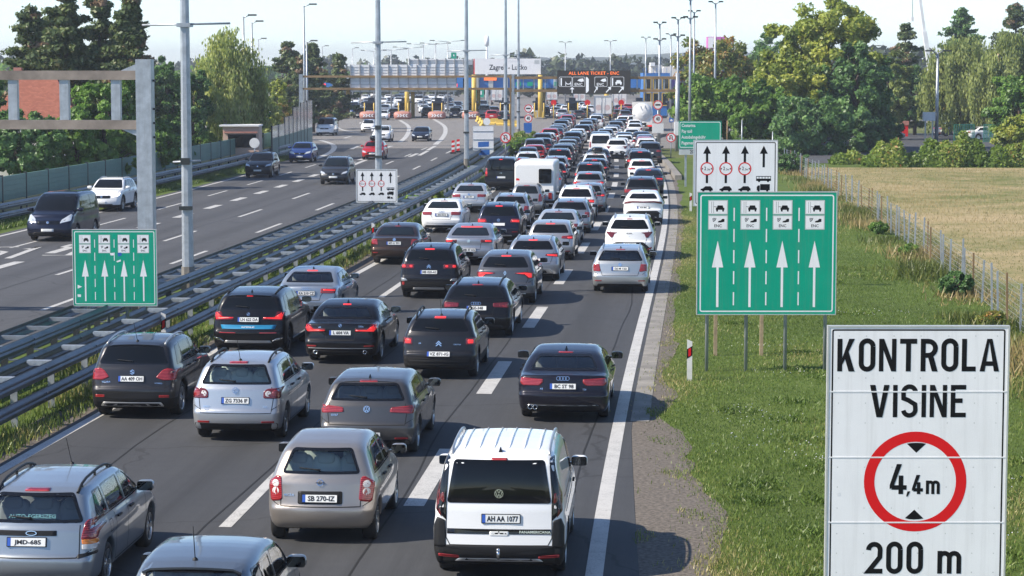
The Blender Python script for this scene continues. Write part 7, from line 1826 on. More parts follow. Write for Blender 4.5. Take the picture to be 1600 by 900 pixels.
# blue building, purple tower, silos
def box_building(name, label, px0, py0, px1, py1, Y, m, dep=8, frames=None, win=None, cat="building"):
    k = Y / FPX; x0, x1 = at_px(px0, Y), at_px(px1, Y); z1 = CAM_H + (HORIZ - py0) * k; z0 = max(0, CAM_H + (HORIZ - py1) * k)
    root = empty(name, ((x0 + x1) / 2, Y, 0), 0, label, cat)
    MB().box((0, dep / 2, (z0 + z1) / 2), (x1 - x0, dep, z1 - z0)).build("wall", M[m], root)
    return root, (x1 - x0), z0, z1
b_, W_, z0, z1 = box_building("blue_building", "blue plant building with yellow frames beside the toll canopy", 1004, 114, 1046, 185, 372, 'fascia')
for i in range(3):
    for j in range(2):
        x = -W_ / 2 + W_ * (i + .5) / 3; z = z1 - 1.6 - j * 2.6
        mb = MB()
        for dx, dz, sx, sz in ((-.55, 0, .14, 2.0), (.55, 0, .14, 2.0), (0, 1, 1.24, .14), (0, -1, 1.24, .14)): mb.box((x + dx, -.06, z + dz), (sx, .1, sz))
        f = mb.build("window_frame", M['yellow'], b_); MB().box((x, -.03, z), (1.0, .05, 1.9)).build("pane", M['glass'], f)
for i in range(9): MB().box((-W_ / 2 + W_ * i / 8, -.05, z1 + .4), (.06, .06, .8)).build("roof_rail", M['signblue'], b_)
M['purple'] = mat("purple_cladding", (.28, .16, .42), .6); M['pink'] = mat("pink_sign", (.55, .12, .42), .5); M['offwhite'] = mat("off_white_wall", (.62, .60, .57), .8, noise=.1, scale=.3)
box_building("purple_building", "purple clad block right of the blue building", 1046, 125, 1062, 172, 378, 'purple')
b_, W_, z0, z1 = box_building("white_hall", "pale flat building far behind the blue one", 1016, 102, 1034, 120, 520, 'offwhite'); MB().box((-1, 0, z1 + .2), (1, 4, .8)).build("roof_box", M['signback'], b_)
b_, W_, z0, z1 = box_building("beige_hall", "beige flat building far behind the display gantry post", 1036, 104, 1062, 122, 540, 'offwhite'); MB().box((1, 0, z1 + .15), (1.5, 4, .6)).build("roof_box", M['signback'], b_)
b_, W_, z0, z1 = box_building("tower_sign", "pink and white tower sign above the reddish trees", 1104, 58, 1134, 76, 420, 'pink', 3.0, cat="sign"); MB().box((-W_ * .30, -.05, (z0 + z1) / 2), (W_ * .35, .1, z1 - z0 - .2)).build("white_field", M['white'], b_); MB().box((W_ * .2, -.05, z0 + .35), (W_ * .5, .1, .6)).build("yellow_field", M['yellow'], b_)
for sg in (-.8, .8): MB().tube([(sg, 1.5, 0), (sg, 1.5, z0)], .25, 8).build("leg", M['galv'], b_)
def antenna(px, y0, y1, Y, label):
    k = Y / FPX; root = empty("antenna_mast", (at_px(px, Y), Y, 0), 0, label, "antenna"); z = CAM_H + (HORIZ - y0) * k
    MB().tube([(0, 0, 0), (0, 0, z)], [.4, .15], 8).build("mast", M['white'], root); MB().tube([(0, 0, z - 2.0), (0, 0, z)], .45, 10).build("panel_antenna", M['white'], root)
antenna(761, 57, 90, 480, "white antenna mast left of the name board")
# green exit boards on poles
for x0, y0, x1, y1, Y, lab, tx in ((705, 82, 713, 92, 400, "small green board with a dark box on top, above the sign backs", None), (743, 139, 756, 152, 470, "small green board seen under the canopy", "9")):
    s = Sign("green_board", lab, "road sign", x0, y0, x1, y1, Y, 'green', .06, None, 'green', .02); s.flat("board_mark", [[(x0 + 3, y0 + 3), (x1 - 3, y0 + 3), (x1 - 3, y1 - 4), (x0 + 3, y1 - 4)]], 'white', .01); s.legs(((x0 + x1) / 2,), .15, 'galv')
# ---- house with the red roof, kiosk, car park things
def house():
    m, t, b = new_mat("roof_tiles"); ob = t.nodes.new("ShaderNodeTexCoord").outputs["Object"]
    br = nd(t, "ShaderNodeTexBrick", Scale=3.2); t.links.new(ob, br.inputs["Vector"])
    mp = nd(t, "ShaderNodeMapping"); t.links.new(ob, mp.inputs[0]); mp.inputs["Rotation"].default_value = (radians(90), 0, 0); t.links.new(mp.outputs[0], br.inputs["Vector"])
    br.inputs["Color1"].default_value = (.24, .075, .045, 1); br.inputs["Color2"].default_value = (.34, .12, .075, 1); br.inputs["Mortar"].default_value = (.13, .04, .03, 1); br.inputs["Mortar Size"].default_value = .03
    t.links.new(br.outputs[0], b.inputs["Base Color"]); b.inputs["Roughness"].default_value = .85
    Y = 143; k = Y / FPX; x0, x1 = at_px(-14, Y), at_px(124, Y); ze, zr = CAM_H + (HORIZ - 186) * k, CAM_H + (HORIZ - 118) * k
    root = empty("house", ((x0 + x1) / 2, Y, 0), 0, "house with a red tiled hipped roof among the trees", "house"); w_ = (x1 - x0) / 2
    MB().box((0, 4, ze / 2), (2 * w_ - .5, 7.4, ze)).build("wall", M['offwhite'], root)
    MB().add([(-w_, 0, ze), (w_, 0, ze), (w_, 8, ze), (-w_, 8, ze), (-w_ + 1.3, 3.6, zr), (w_ - 2.1, 3.6, zr), (w_ - 2.1, 4.4, zr), (-w_ + 1.3, 4.4, zr)], [(0, 1, 5, 4), (1, 2, 6, 5), (2, 3, 7, 6), (3, 0, 4, 7), (4, 5, 6, 7), (3, 2, 1, 0)]).build("roof", m, root)
    MB().box((-1.9, 4.6, zr - .2), (.5, .5, 1.4)).build("chimney", M['block'], root)
    for dx in (-1, 1): f = MB().box((dx, .26, ze - 1.3), (.9, .1, 1.2)).build("window", M['white'], root); MB().box((dx, .19, ze - 1.3), (.7, .06, 1.0)).build("pane", M['glass'], f)
house()
def kiosk():
    q = G(377, 248); Y = 177; k = Y / FPX; x0, x1 = at_px(349, Y), at_px(405, Y); z1 = CAM_H + (HORIZ - 197) * k
    root = empty("kiosk", ((x0 + x1) / 2, Y, 0), 0, "small pale pink hut with a red frame behind the barrier", "hut")
    M['pinkwall'] = mat("pale_pink_wall", (.55, .38, .30), .8)
    MB().box((0, 1.2, z1 / 2), (x1 - x0, 2.4, z1)).build("wall", M['pinkwall'], root); MB().box((-.1, 1.2, z1 + .06), (x1 - x0 + .3, 2.8, .12)).build("roof", M['white'], root)
    MB().box((0, -.05, z1 - .45), (x1 - x0 - .2, .08, .12)).build("red_frame", M['block'], root); MB().box((.1, -.04, z1 - 1.1), (x1 - x0 - .6, .06, 1.0)).build("window", M['glass_dark'], root)
kiosk()
def crane():
    Y = 420; k = Y / FPX; p0, p1 = (at_px(1452, Y), Y, CAM_H + (HORIZ - 70) * k), (at_px(1430, Y), Y, CAM_H + (HORIZ + 18) * k)
    root = empty("mobile_crane", (at_px(1458, Y), Y, 0), 0, "crane boom leaning left above the trees with a hanging hook", "crane"); L = Vector(root.location)
    base = Vector((0, 0, 1.5)); MB().box((0, 0, 1.0), (3, 8, 2)).build("chassis", M['yellow'], root)
    a, b_ = base, Vector(p1) - L; 
    MB().bar(a, a.lerp(b_, .62), .75).bar(a.lerp(b_, .6), b_, .5).build("boom", M['signback'], root)
    h = Vector((at_px(1421.5, Y), Y, CAM_H + (HORIZ - 27) * k)) - L; MB().tube([b_, Vector((h.x, 0, b_.z + .4)), h], .05, 5).build("cable", M['steel_dark'], root); MB().box(h - Vector((0, 0, .4)), (.45, .4, .9)).build("hook_block", M['signback'], root)
crane()
s = Sign("notice_box", "white rectangular notice board on two legs in the car park", "notice board", 1443.5, 175.5, 1461, 188.5, 214, 'white', .5, None, 'white', .02); s.legs((1447, 1458), .12, 'alu', None, False, dy=.2)
q = G(1413.5, 213); o = empty("fuel_pump", q, 0, "small bright red pillar with an orange head in the car park", "pillar"); MB().box((0, 0, .6), (.65, .5, 1.2)).build("pillar", M['signred'], o); MB().box((0, 0, 1.45), (.8, .6, .45)).build("head", M['block'], o)
for px, lab in ((1505, "left dark green mesh fence panel behind the parked white cars"), (1546, "right dark green mesh fence panel behind the wooden pole")):
    Y = 232; x = at_px(px, Y); o = empty("mesh_fence", (x, Y, 0), 0, lab, "fence", "green mesh fence panels"); M.setdefault('meshgreen', mat("mesh_green", (.02, .17, .12), .6))
    w_ = 2.0 if px < 1520 else 1.3
    for i in range(11): MB().box((-w_ / 2 + w_ * i / 10, 0, .9), (.05 if i % 5 else .09, .05, 1.8)).build("bar", M['meshgreen'], o)
    for z in (.1, .9, 1.75): MB().box((0, .0, z), (w_, .035, .06)).build("rail", M['meshgreen'], o)
# road-side posts behind the toll notice
for px, yt, lab in ((1135.5, 188, "thin bare post right of the green toll notice"), (1158.5, 187, "second thin bare post right of the green toll notice"), (1206.5, 205, "short thin post above the right corner of the white lane sign")):
    Y = 186; q = Vector((at_px(px, Y), Y, 0)); o = empty("thin_post", q, 0, lab, "post", "thin posts by the car park"); MB().tube([(0, 0, -.2), (0, 0, CAM_H + (HORIZ - yt) * Y / FPX)], .045, 6).build("post", M['galv'] if px > 1150 else M['rust'], o)
s = Sign("lay_by_sign", "small blue square sign near the kerb right of the tanker", "road sign", 1045.5, 184, 1052.5, 191, 235, 'signblue', .03, None, None, .02); s.flat("house_symbol", [[(1047, 189.5), (1047, 187.5), (1049, 185.5), (1051, 187.5), (1051, 189.5)]], 'white', .005); s.legs((1049,), .06, 'galv')
# ------------------------------------------------------------------ the traffic
WHITE, PEARL = ((.76, .77, .78), 0.0), ((.70, .71, .71), .1)
SILVER, LSILVER = ((.42, .44, .46), .75), ((.55, .57, .59), .6)
GREY, DGREY = ((.13, .135, .145), .6), ((.045, .047, .052), .5)
BLACK, NAVY = ((.007, .007, .009), .2), ((.012, .016, .035), .4)
BLUE, RED, BROWN, BEIGE = ((.018, .045, .20), .4), ((.38, .014, .018), .1), ((.045, .028, .022), .5), ((.36, .325, .295), .7)
BRIGHT_BLUE, ICE = ((.02, .05, .21), .4), ((.33, .36, .39), .7)
JAM = "cars queuing toward the toll"
def near(p, px, py, colour, label, lod=0, plate=None, lit=False, anchor=None, name="car", turn=0.0, cat="car", dx=0.0):
    if anchor: q, back = G(px, py, anchor[0]), anchor[1]
    else: q, back = G(px, py), p['ro'] - .12
    a = hd(q.y) + turn; d = Vector((sin(a), cos(a), 0)); q = Vector((q.x + dx, q.y, 0)) - d * back
    return make_car(p, name, q, -a, label, JAM, colour[0], lod, False, lit, plate, cat, colour[1])
near(focus, 46, 849, ICE, "silver blue estate car with roof rails and the plate JMD-685", plate="JMD-685", anchor=(.775, 0), name="estate_car")
near(mini, 300, 881, ((.20, .225, .25), .75), "small dark car showing little but its pale bluish roof with a rod aerial", anchor=(1.36, .36), name="small_car")
near(micra, 507, 842, BEIGE, "beige bronze rounded small car with the plate SB 270-IZ", plate="SB 270-IZ", name="small_car")
near(caddy, 785, 892, WHITE, "white van-like car with black tailgate glass and PANAMERICANA stripe", plate="AH AA 1077", name="people_carrier")
near(vitara, 219, 648, ((.034, .034, .038), .5), "dark grey off-roader with silver roof rails and the plate AA 409 OH", plate="AA 409 OH", name="off_roader")
near(golfplus, 378, 683, ((.46, .48, .51), .7), "tall silver hatchback with black roof rails and the plate ZG 7336 IF", plate="ZG 7336 IF", name="hatchback_car")
near(golf7, 580, 706, ((.105, .10, .098), .65), "bronze grey hatchback directly in front of the beige small car", plate="ZG 412 KR", name="hatchback_car")
near(a5, 883, 651, ((.012, .012, .020), .35), "dark blue coupe-like car with four rings and the plate BC ST 98", plate="BC ST 98", name="coupe_car")
near(bx1, 396, 553, BLACK, "black off-roader with a blue banner eurama.at across its tailgate", plate="LN 622 DA", lit=True, name="off_roader")
near(s3, 540, 563, BLACK, "black saloon with thin lit lamps and the plate L 604 VA", plate="L 604 VA", lit=True, name="saloon_car")
near(cactus, 690, 588, ((.020, .020, .023), .3), "matt black crossover with double chevron badge and the plate VZ 871-IG", plate="VZ 871-IG", lit=True, name="crossover_car")
near(a4, 486, 497, ((.34, .38, .43), .7), "light blue saloon half hidden behind the black off-roader with the banner", plate="KA 210 CZ", lit=True, name="saloon_car")
near(a6av, 748, 523, BLACK, "black estate car with four rings behind the matt black crossover", plate="GE-348", name="estate_car")
near(c5, 674, 464, ((.010, .011, .016), .3), "blackish off-roader with double chevrons and the plate MB 020-AS", plate="MB 020-AS", lit=True, name="off_roader")
near(captur, 792, 473, ((.11, .115, .13), .6), "grey crossover with a diamond badge and lit curved lamps", plate="", lit=True, name="crossover_car")
near(arteon, 736, 412, ((.40, .41, .44), .75), "silver fastback with a long red light strip above its rear glass", lod=1, plate="MB 47 AG", lit=True, name="fastback_car")
near(octavia, 621, 411, BROWN, "dark brown saloon beside the marker post on the median rail", lod=1, plate="MT-U 991", name="saloon_car")
near(a4, 693, 362, WHITE, "big white saloon with wide red lamps behind the silver saloon", lod=1, plate="ZG 5512", name="saloon_car")
near(sedan, 735, 331, LSILVER, "silver saloon left of the dark hatchback, next to the rail", lod=1, lit=False, plate="GR 771", name="saloon_car")
near(ceed, 834, 437, ((.34, .36, .40), .7), "light grey hatchback with lit lamps and a silver diffuser", lod=1, lit=True, plate="", name="hatchback_car")
near(suv, 781, 379, NAVY, "dark blue off-roader with lit slim lamps between two silver cars", lod=1, lit=True, name="off_roader")
near(hatch, 861, 405, ((.40, .40, .41), .6), "grey hatchback with amber lit lamps and papers behind its rear glass", lod=1, lit=True, name="hatchback_car")
near(sedan, 872, 383, LSILVER, "silver saloon almost hidden behind the grey hatchback", lod=1, name="saloon_car")
near(estate, 892, 363, ((.28, .30, .33), .7), "grey estate car with roof rails behind the white crossover's left", lod=1, name="estate_car")
near(suv, 901, 344, WHITE, "white crossover with round red lamps and black rear glass", lod=1, lit=True, name="crossover_car")
near(hatch, 919, 331, ((.30, .31, .33), .6), "grey hatchback in front of the white crossover", lod=1, lit=True, name="hatchback_car")
near(estate, 799, 352, SILVER, "silver estate car with a paper in its rear window beside the dark blue off-roader", lod=1, name="estate_car")
near(small, 823, 335, ((.36, .36, .36), .6), "greyish small estate right behind the caravan", lod=1, name="small_car")
near(octwag, 970, 455, ((.47, .49, .50), .7), "silver estate car alone at the rear of the right lane", plate="DJ M 122", name="estate_car")
near(kia, 984, 404, WHITE, "white off-roader with KIA lettering and black mirrors", lod=1, plate="ZG 2311", name="off_roader")
near(chr_, 1005, 350, WHITE, "white coupe-like crossover with a full width red lamp bar", lod=1, plate="KR 881", name="crossover_car")
near(suv, 1002, 326, DGREY, "dark grey off-roader in front of the white coupe-like crossover", lod=1, name="off_roader")
near(sedan, 1013, 302, NAVY, "dark blue saloon close to the right edge line", lod=1, lit=True, name="saloon_car")
near(van, 784, 297, BLACK, "black people carrier left of the caravan", lod=1, name="van", lit=True)

# the caravan
def caravan():
    q = G(838, 327); a = hd(q.y); d = Vector((sin(a), cos(a), 0)); q = q - d * 1.7
    root = empty("caravan", q, -a, "white caravan with a dark square rear window and pale blue lower band", "caravan")
    m = mat("caravan_skin", (.70, .70, .69), .35, coat=.3); mb_ = mat("caravan_blue", (.35, .48, .60), .4)
    sec = rpoly([(-1.03, .55), (1.03, .55), (1.03, 2.50), (-1.03, 2.50)], [.05, .05, .15, .15], 6)
    L = 5.2; ys = [(0, .93), (.06, .97), (.25, 1), (L - .6, 1), (L - .15, .97), (L, .90)]
    mb = MB(); vs = []
    for y, k in ys:
        for x, z in sec: vs.append((x * k, y + .25 * max(0, z - 1.2) * (1 if y < 1 else 0) * .4, .55 + (z - .55) * (1 - (1 - k) * 1.2)))
    n = len(sec); fs = [(i * n + j, i * n + (j + 1) % n, (i + 1) * n + (j + 1) % n, (i + 1) * n + j) for i in range(len(ys) - 1) for j in range(n)]
    mb.add(vs, fs, True); mb.add(vs[:n], [tuple(range(n))]); mb.add(vs[-n:], [tuple(reversed(range(n)))]); mb.build("body", m, root)
    V = Matrix(((1, 0, 0, 0), (0, 0, -1, .04), (0, 1, 0, 0), (0, 0, 0, 1)))
    MB().prism(rrect(.22, 1.42, .86, 2.15, .07), V @ Matrix.Translation((0, 0, -.12)), .16).build("rear_window", M['glass_dark'], root)
    MB().prism(rrect(-1.0, .56, 1.0, 1.02, .04), V, .05).build("lower_band", mb_, root)
    mb = MB()
    for z in (.65, .74, .83, .92): mb.box((0, -.012, z), (1.6, .02, .02))
    mb.build("band_rib", M['signback'], root)
    for sg in (-1, 1):
        MB().prism(rrect(.80 * sg - .09, .62, .80 * sg + .09, .95, .03), V @ Matrix.Translation((0, 0, .05)), .03).build("tail_light", M['red'], root)
        MB().prism(circle(.52 * sg, .52, .07, 12), V @ Matrix.Translation((0, 0, .04)), .03).build("rear_reflector", M['red_lit'], root)
        add_wheel(root, 1.05 * sg, 2.3, dict(wr=.32), 1, M['rim'])
    MB().box((0, 2.4, .48), (2.0, 4.6, .16)).build("chassis", M['black'], root); MB().bar((0, 5.1, .45), (0, 6.3, .45), .1).build("drawbar", M['galv'], root)
    MB().flat([(-.95, 1.55), (-.75, 1.55), (-.78, 1.65), (-.92, 1.68)], V @ Matrix.Translation((0, 0, -.03))).build("red_logo", M['signred'], root)
    MB().prism(rrect(-.4, 1.0, -.1, 1.04, .01), V @ Matrix.Translation((0, 0, .02)), .03).build("high_brake_light", M['red_lit'], root)
caravan()

# ---- the rest of the queue: one prototype per look, then copies
CN = {'w': (WHITE, "white"), 's': (SILVER, "silver"), 'g': (GREY, "grey"), 'd': (DGREY, "dark grey"), 'k': (BLACK, "black"), 'n': (NAVY, "dark blue"), 'b': (BLUE, "blue"), 'r': (RED, "red"), 'o': (BROWN, "brown"), 'i': (ICE, "pale blue")}
TN = {'h': ("hatch", "hatchback", "hatchback_car"), 'e': ("estate", "estate car", "estate_car"), 'u': ("suv", "off-roader", "off_roader"), 'a': ("sedan", "saloon", "saloon_car"), 'm': ("mpv", "people carrier", "people_carrier"), 'm_': ("mpv", "people carrier", "people_carrier"), 't': ("small", "small car", "small_car"), 'v': ("van", "van", "van"), 'c': ("coupe_suv", "crossover", "crossover_car"), 'l': ("liftback", "liftback", "liftback_car")}
PROTO = {}
def put(code, pos, a, label, group, front=False, lod=2, lit=True):
    col, typ = CN[code[0]][0], TN[code[1]]
    k = (typ[0], front, lod)
    if k not in PROTO:
        o = make_car(TYPES[typ[0]], typ[2], pos, -a, label, group, col[0], lod, front, lit, None, "van" if typ[0] == 'van' else "car", col[1]); PROTO[k] = o
    else:
        o = copy_tree(PROTO[k]); o.location = pos; o.rotation_euler = (0, 0, -a); o["label"] = label; o["group"] = group
    for c in o.children_recursive:
        if c.name.split('.')[0] in ("body", "wing_mirror", "spoiler"): c.color = (*col[0], col[1])
    return o
def kinds(code): return f"{CN[code[0]][1]} {TN[code[1]][1]}"
used = set()
def uniq(*cands):
    for c in cands:
        if c not in used: used.add(c); return c
    used.add(cands[-1] + "!"); return cands[-1]
off = {'A': lambda Y: -9.55, 'B': lambda Y: -7.1, 'C': lambda Y: -4.45, 'D': lambda Y: -1.6}
LN = {'A': "leftmost lane", 'B': "second lane", 'C': "third lane", 'D': "right lane", 'E': "short lane"}
queue = {
    'A': [(150, 'nh'), (160.5, 'we'), (169, 'nt'), (177, 'rh'), (186, 'du'), (195, 'nh'), (203.5, 'du'), (212, 'wh'), (221, 'ru'), (231, 'na'), (240, 'gh'), (249, 'sh'), (259, 'ku'), (269, 'wa'), (279, 'dh'), (290, 'ru'), (302, 'nt')],
    'B': [(133, 'ih'), (142.5, 'nh'), (152, 'se'), (162, 'ku'), (172, 'du'), (181, 'dh'), (190, 'ge'), (199, 'na'), (208, 'ku'), (217.5, 'se'), (227, 'wh'), (236, 'ku'), (246, 'gh'), (256, 'iu'), (266, 'du'), (276, 'se'), (287, 'wm'), (298, 'nh'), (310, 'sh')],
    'C': [(128.5, 'sh'), (137, 'du'), (148.5, 'nh'), (158, 'we'), (168, 'na'), (189, 'wv'), (199.5, 'sh'), (208.5, 'nu'), (217.5, 'ia'), (226.5, 'sh'), (235, 'wh'), (244, 'ia'), (253.5, 'gu'), (263, 'na'), (273, 'dh'), (284, 'wu')],
    'D': [(147.5, 'wh'), (158.5, 'ku'), (168.5, 'ga'), (178, 'du'), (188, 'wu'), (197.5, 'rt'), (206.5, 'wh'), (217, 'na')],
    'E': [(186.5, 'wc'), (196, 'wa'), (205.5, 'wh'), (214, 'gh'), (228, 'wa'), (252, 'we'), (270, 'wh'), (283, 'wm'), (296, 'sa'), (308, 'wh')],
}
off['E'] = lambda Y: -1.6 if Y < 1 else -3.1 + min(1.4, max(0, (Y - 186) * .03))
rr_ = np.random.default_rng(21)
def spread(l, Y):
    k = max(0, Y - 218)
    return {'A': -k * .012, 'B': k * .004, 'C': k * .018, 'D': k * .03 + (1.0 if Y > 175 else 0), 'E': k * .0}[l]
for l, row in queue.items():
    for i, (Y, code) in enumerate(row):
        o_ = off[l](Y) + spread(l, Y) + rr_.normal(0, .12); pos = R(o_, Y)
        prev = kinds(row[i - 1][1]) if i else None; nxt = kinds(row[i + 1][1]) if i + 1 < len(row) else None
        lab = uniq(*([f"{kinds(code)} in the {LN[l]} just ahead of a {prev}"] if prev else []), *([f"{kinds(code)} in the {LN[l]} just behind a {nxt}"] if nxt else []), f"{kinds(code)} in the {LN[l]} between a {prev} and a {nxt}")
        put(code, pos, hd(Y) + rr_.normal(0, .012), lab, JAM, False, 1 if Y < 165 else 2, rr_.random() < .75)
# roof box on the white estate of the third queue
q = R(off['C'](158), 158); a = hd(158)
ro_ = empty("roof_box", q + Vector((sin(a) * 1.5, cos(a) * 1.5, 1.5)), -a, "black roof box on the white estate car of the third queue", "roof box"); vs, fs = superell((0, .4, .16), (.40, 1.0, .20), .5, 16, 8); MB().add(vs, fs, True).build("shell", M['gloss_black'], ro_)
for y in (-.1, .9): MB().box((0, y, -.03), (1.1, .06, .05)).build("cross_bar", M['galv'], ro_)
# ---- beyond: cars filing toward the booths right of the name board
far_cells = [(640 + 0, 0)]
n_far = 0
for i, (px, py, code) in enumerate(((757, 184, 'wv'), (768, 190, 'ru'), (778, 189, 'rh'), (787, 190, 'kh'), (772, 180, 'nh'), (742, 180, 'wh'), (851, 182, 'nu'), (868, 181, 'sh'), (878, 186, 'se'), (884, 178, 'wh'), (838, 178, 'wa'), (846, 174, 'dh'), (866, 174, 'du'), (875, 176, 'ih'), (905, 187, 'dh'), (915, 183, 'wh'), (922, 178, 'wh'), (917, 175, 'wa'), (967, 186, 'dh'), (974, 181, 'rh'), (968, 177, 'nh'), (977, 190, 'gu'), (982, 184, 'ra'), (970, 173, 'kh'), (981, 175, 'rh'), (911, 172, 'sh'))):
    q = G(px, py); lab = uniq(f"small far {kinds(code)} filing toward the middle toll booths", f"far {kinds(code)} waiting near the toll booths beyond the jam", f"tiny {kinds(code)} by the booths, nearly hidden by other cars", f"tiny {kinds(code)} close to the booth islands, second of its look", f"tiny {kinds(code)} close to the booth islands, third of its look")
    put(code, q, .02 + rr_.normal(0, .04), lab, JAM)
# ---- traffic coming toward us
ONC = "cars driving toward the camera on the free lanes"
def oncoming(p, px, py, colour, label, lod=0, name="car", cat="car", plate=None, extra=0.0):
    q = G(px, py); a = hd(min(q.y, 210)) + extra; d = Vector((sin(a), cos(a), 0)); q = q + d * (p['L'] - .75)
    return make_car(p, name, q, pi - a, label, ONC, colour[0], lod, True, False, plate, cat, colour[1])
vanp = dict(van, drl=False); volvo = dict(suv, name='volvo_like', drl=True, wr=.38); q5 = dict(suv, name='suv_front', rails=(.6, 2.3, .02, 'black'))
oncoming(vanp, 82, 376, NAVY, "dark blue passenger van, nearest of the oncoming cars", 0, "van", "van")
oncoming(volvo, 164, 330, WHITE, "white off-roader overtaken behind the dark oncoming van", 0, "off_roader")
oncoming(q5, 405, 277, BLACK, "black oncoming off-roader near the round sign back", 1, "off_roader")
oncoming(dict(captur, name='captur_front', head=[[(.36, .66), (.80, .76), (.84, .92), (.50, .84)]]), 470, 254, BRIGHT_BLUE, "bright blue oncoming crossover with a pale lower lip", 1, "crossover_car")
oncoming(mpv, 523, 288, DGREY, "dark grey oncoming people carrier beside the small white lane sign", 1, "people_carrier")
oncoming(dict(hatch, name='hatch_front'), 583, 249, RED, "red oncoming hatchback with a roof box behind the second lamp post", 1, "hatchback_car")
oncoming(q5, 596, 222, WHITE, "white oncoming off-roader half hidden by the second lamp post", 2, "off_roader")
oncoming(TYPES['small'], 575, 207, WHITE, "white oncoming small car left of the second lamp post", 2, "small_car")
oncoming(TYPES['estate'], 657, 221, NAVY, "dark blue oncoming estate car alone between two curved lines", 1, "estate_car")
oncoming(vanp, 508, 212, WHITE, "white oncoming delivery van nearest the end of the barrier", 2, "van", "van")
oncoming(vanp, 513, 186, WHITE, "white oncoming tall van at the first toll island", 2, "van", "van")
q = G(583, 249); a = hd(q.y); d = Vector((sin(a), cos(a), 0)); ro_ = empty("roof_box", q + d * 2.0 + Vector((0, 0, 1.47)), -a, "black roof box on the red oncoming hatchback", "roof box"); vs, fs = superell((0, .1, .2), (.42, 1.0, .22), .5, 16, 8); MB().add(vs, fs, True).build("shell", M['gloss_black'], ro_)
for y in (-.4, .6): MB().box((0, y, -.01), (1.1, .06, .05)).build("cross_bar", M['galv'], ro_)
for i, (px, py, code) in enumerate(((568, 184, 'du'), (600, 187, 'wh'), (617, 183, 'ra'), (669, 183, 'ku'), (711, 184, 'nu'), (556, 179, 'bh'), (716, 178, 'sa'), (664, 176, 'wa'), (625, 177, 'sh'), (491, 181, 'nh'),
    (555, 171, 'nh'), (572, 170, 'dh'), (603, 176, 'sh'), (610, 170, 'wa'), (628, 170, 'wh'), (662, 169, 'sh'), (675, 174, 'nh'), (670, 166, 'wa'), (706, 174, 'ih'), (717, 170, 'nh'), (556, 163, 'wh'), (575, 163, 'sa'), (600, 163, 'wh'), (612, 162, 'nh'), (625, 163, 'wu'), (655, 162, 'wv'), (665, 160, 'sh'), (680, 163, 'wh'), (703, 163, 'nh'), (574, 157, 'wh'), (592, 157, 'sh'), (608, 156, 'wa'), (622, 156, 'nh'), (640, 157, 'wh'), (657, 155, 'sh'), (675, 156, 'wh'), (585, 152, 'wh'), (603, 151, 'sa'), (630, 151, 'wh'), (648, 151, 'nh'), (690, 157, 'wh'), (700, 153, 'sh'), (735, 172, 'gh'), (756, 170, 'du'))):
    q = G(px, py); t = ("leaving the booths" if py > 180 else "queuing behind the booths")
    lab = uniq(f"{kinds(code)} {t} on the opposite side", f"{kinds(code)} waiting behind the toll booths, seen between two islands", f"far {kinds(code)} in the crowd beyond the booths", f"tiny far {kinds(code)} in the back rows beyond the booths", f"tiny {kinds(code)} deep in the crowd beyond the booths", f"hardly visible {kinds(code)} at the very back beyond the booths", f"one of the hindmost, a {kinds(code)} beyond the booths", f"last visible {kinds(code)} below the sign backs")
    put(code, q, pi + .03 + rr_.normal(0, .05), lab, "cars beyond the toll booths", True, 2, False)
# ---- parked at the right
for px, py, code, turn, lab in ((1508, 219, 'wa', 1.3, "white saloon parked sideways in front of the green mesh panel"), (1493, 214, 'sa', 1.2, "silver saloon parked behind the white one"), (1462, 213, 'gh', 1.1, "grey hatchback parked left of the white saloon, roof only"), (1165, 217, 'wh', 1.5, "white car parked right behind the white lane sign"), (1242, 240, 'ku', .1, "black off-roader parked under the yellow green tree"), (1296, 239, 'sh', .5, "silver hatchback parked at the edge of the car park shade"), (1215, 215, 'bh', 1.4, "blue hatchback parked in the shade under the trees"), (1275, 214, 'sh', 1.2, "silver grey hatchback parked deep under the trees"), (1352, 218, 'ih', 1.4, "pale blue hatchback parked behind the scrub"), (1385, 192, 'sh', .2, "silver car parked far back in the tree shade")):
    put(code, G(px, py), turn, lab, "cars parked by the trees", False, 2, False)

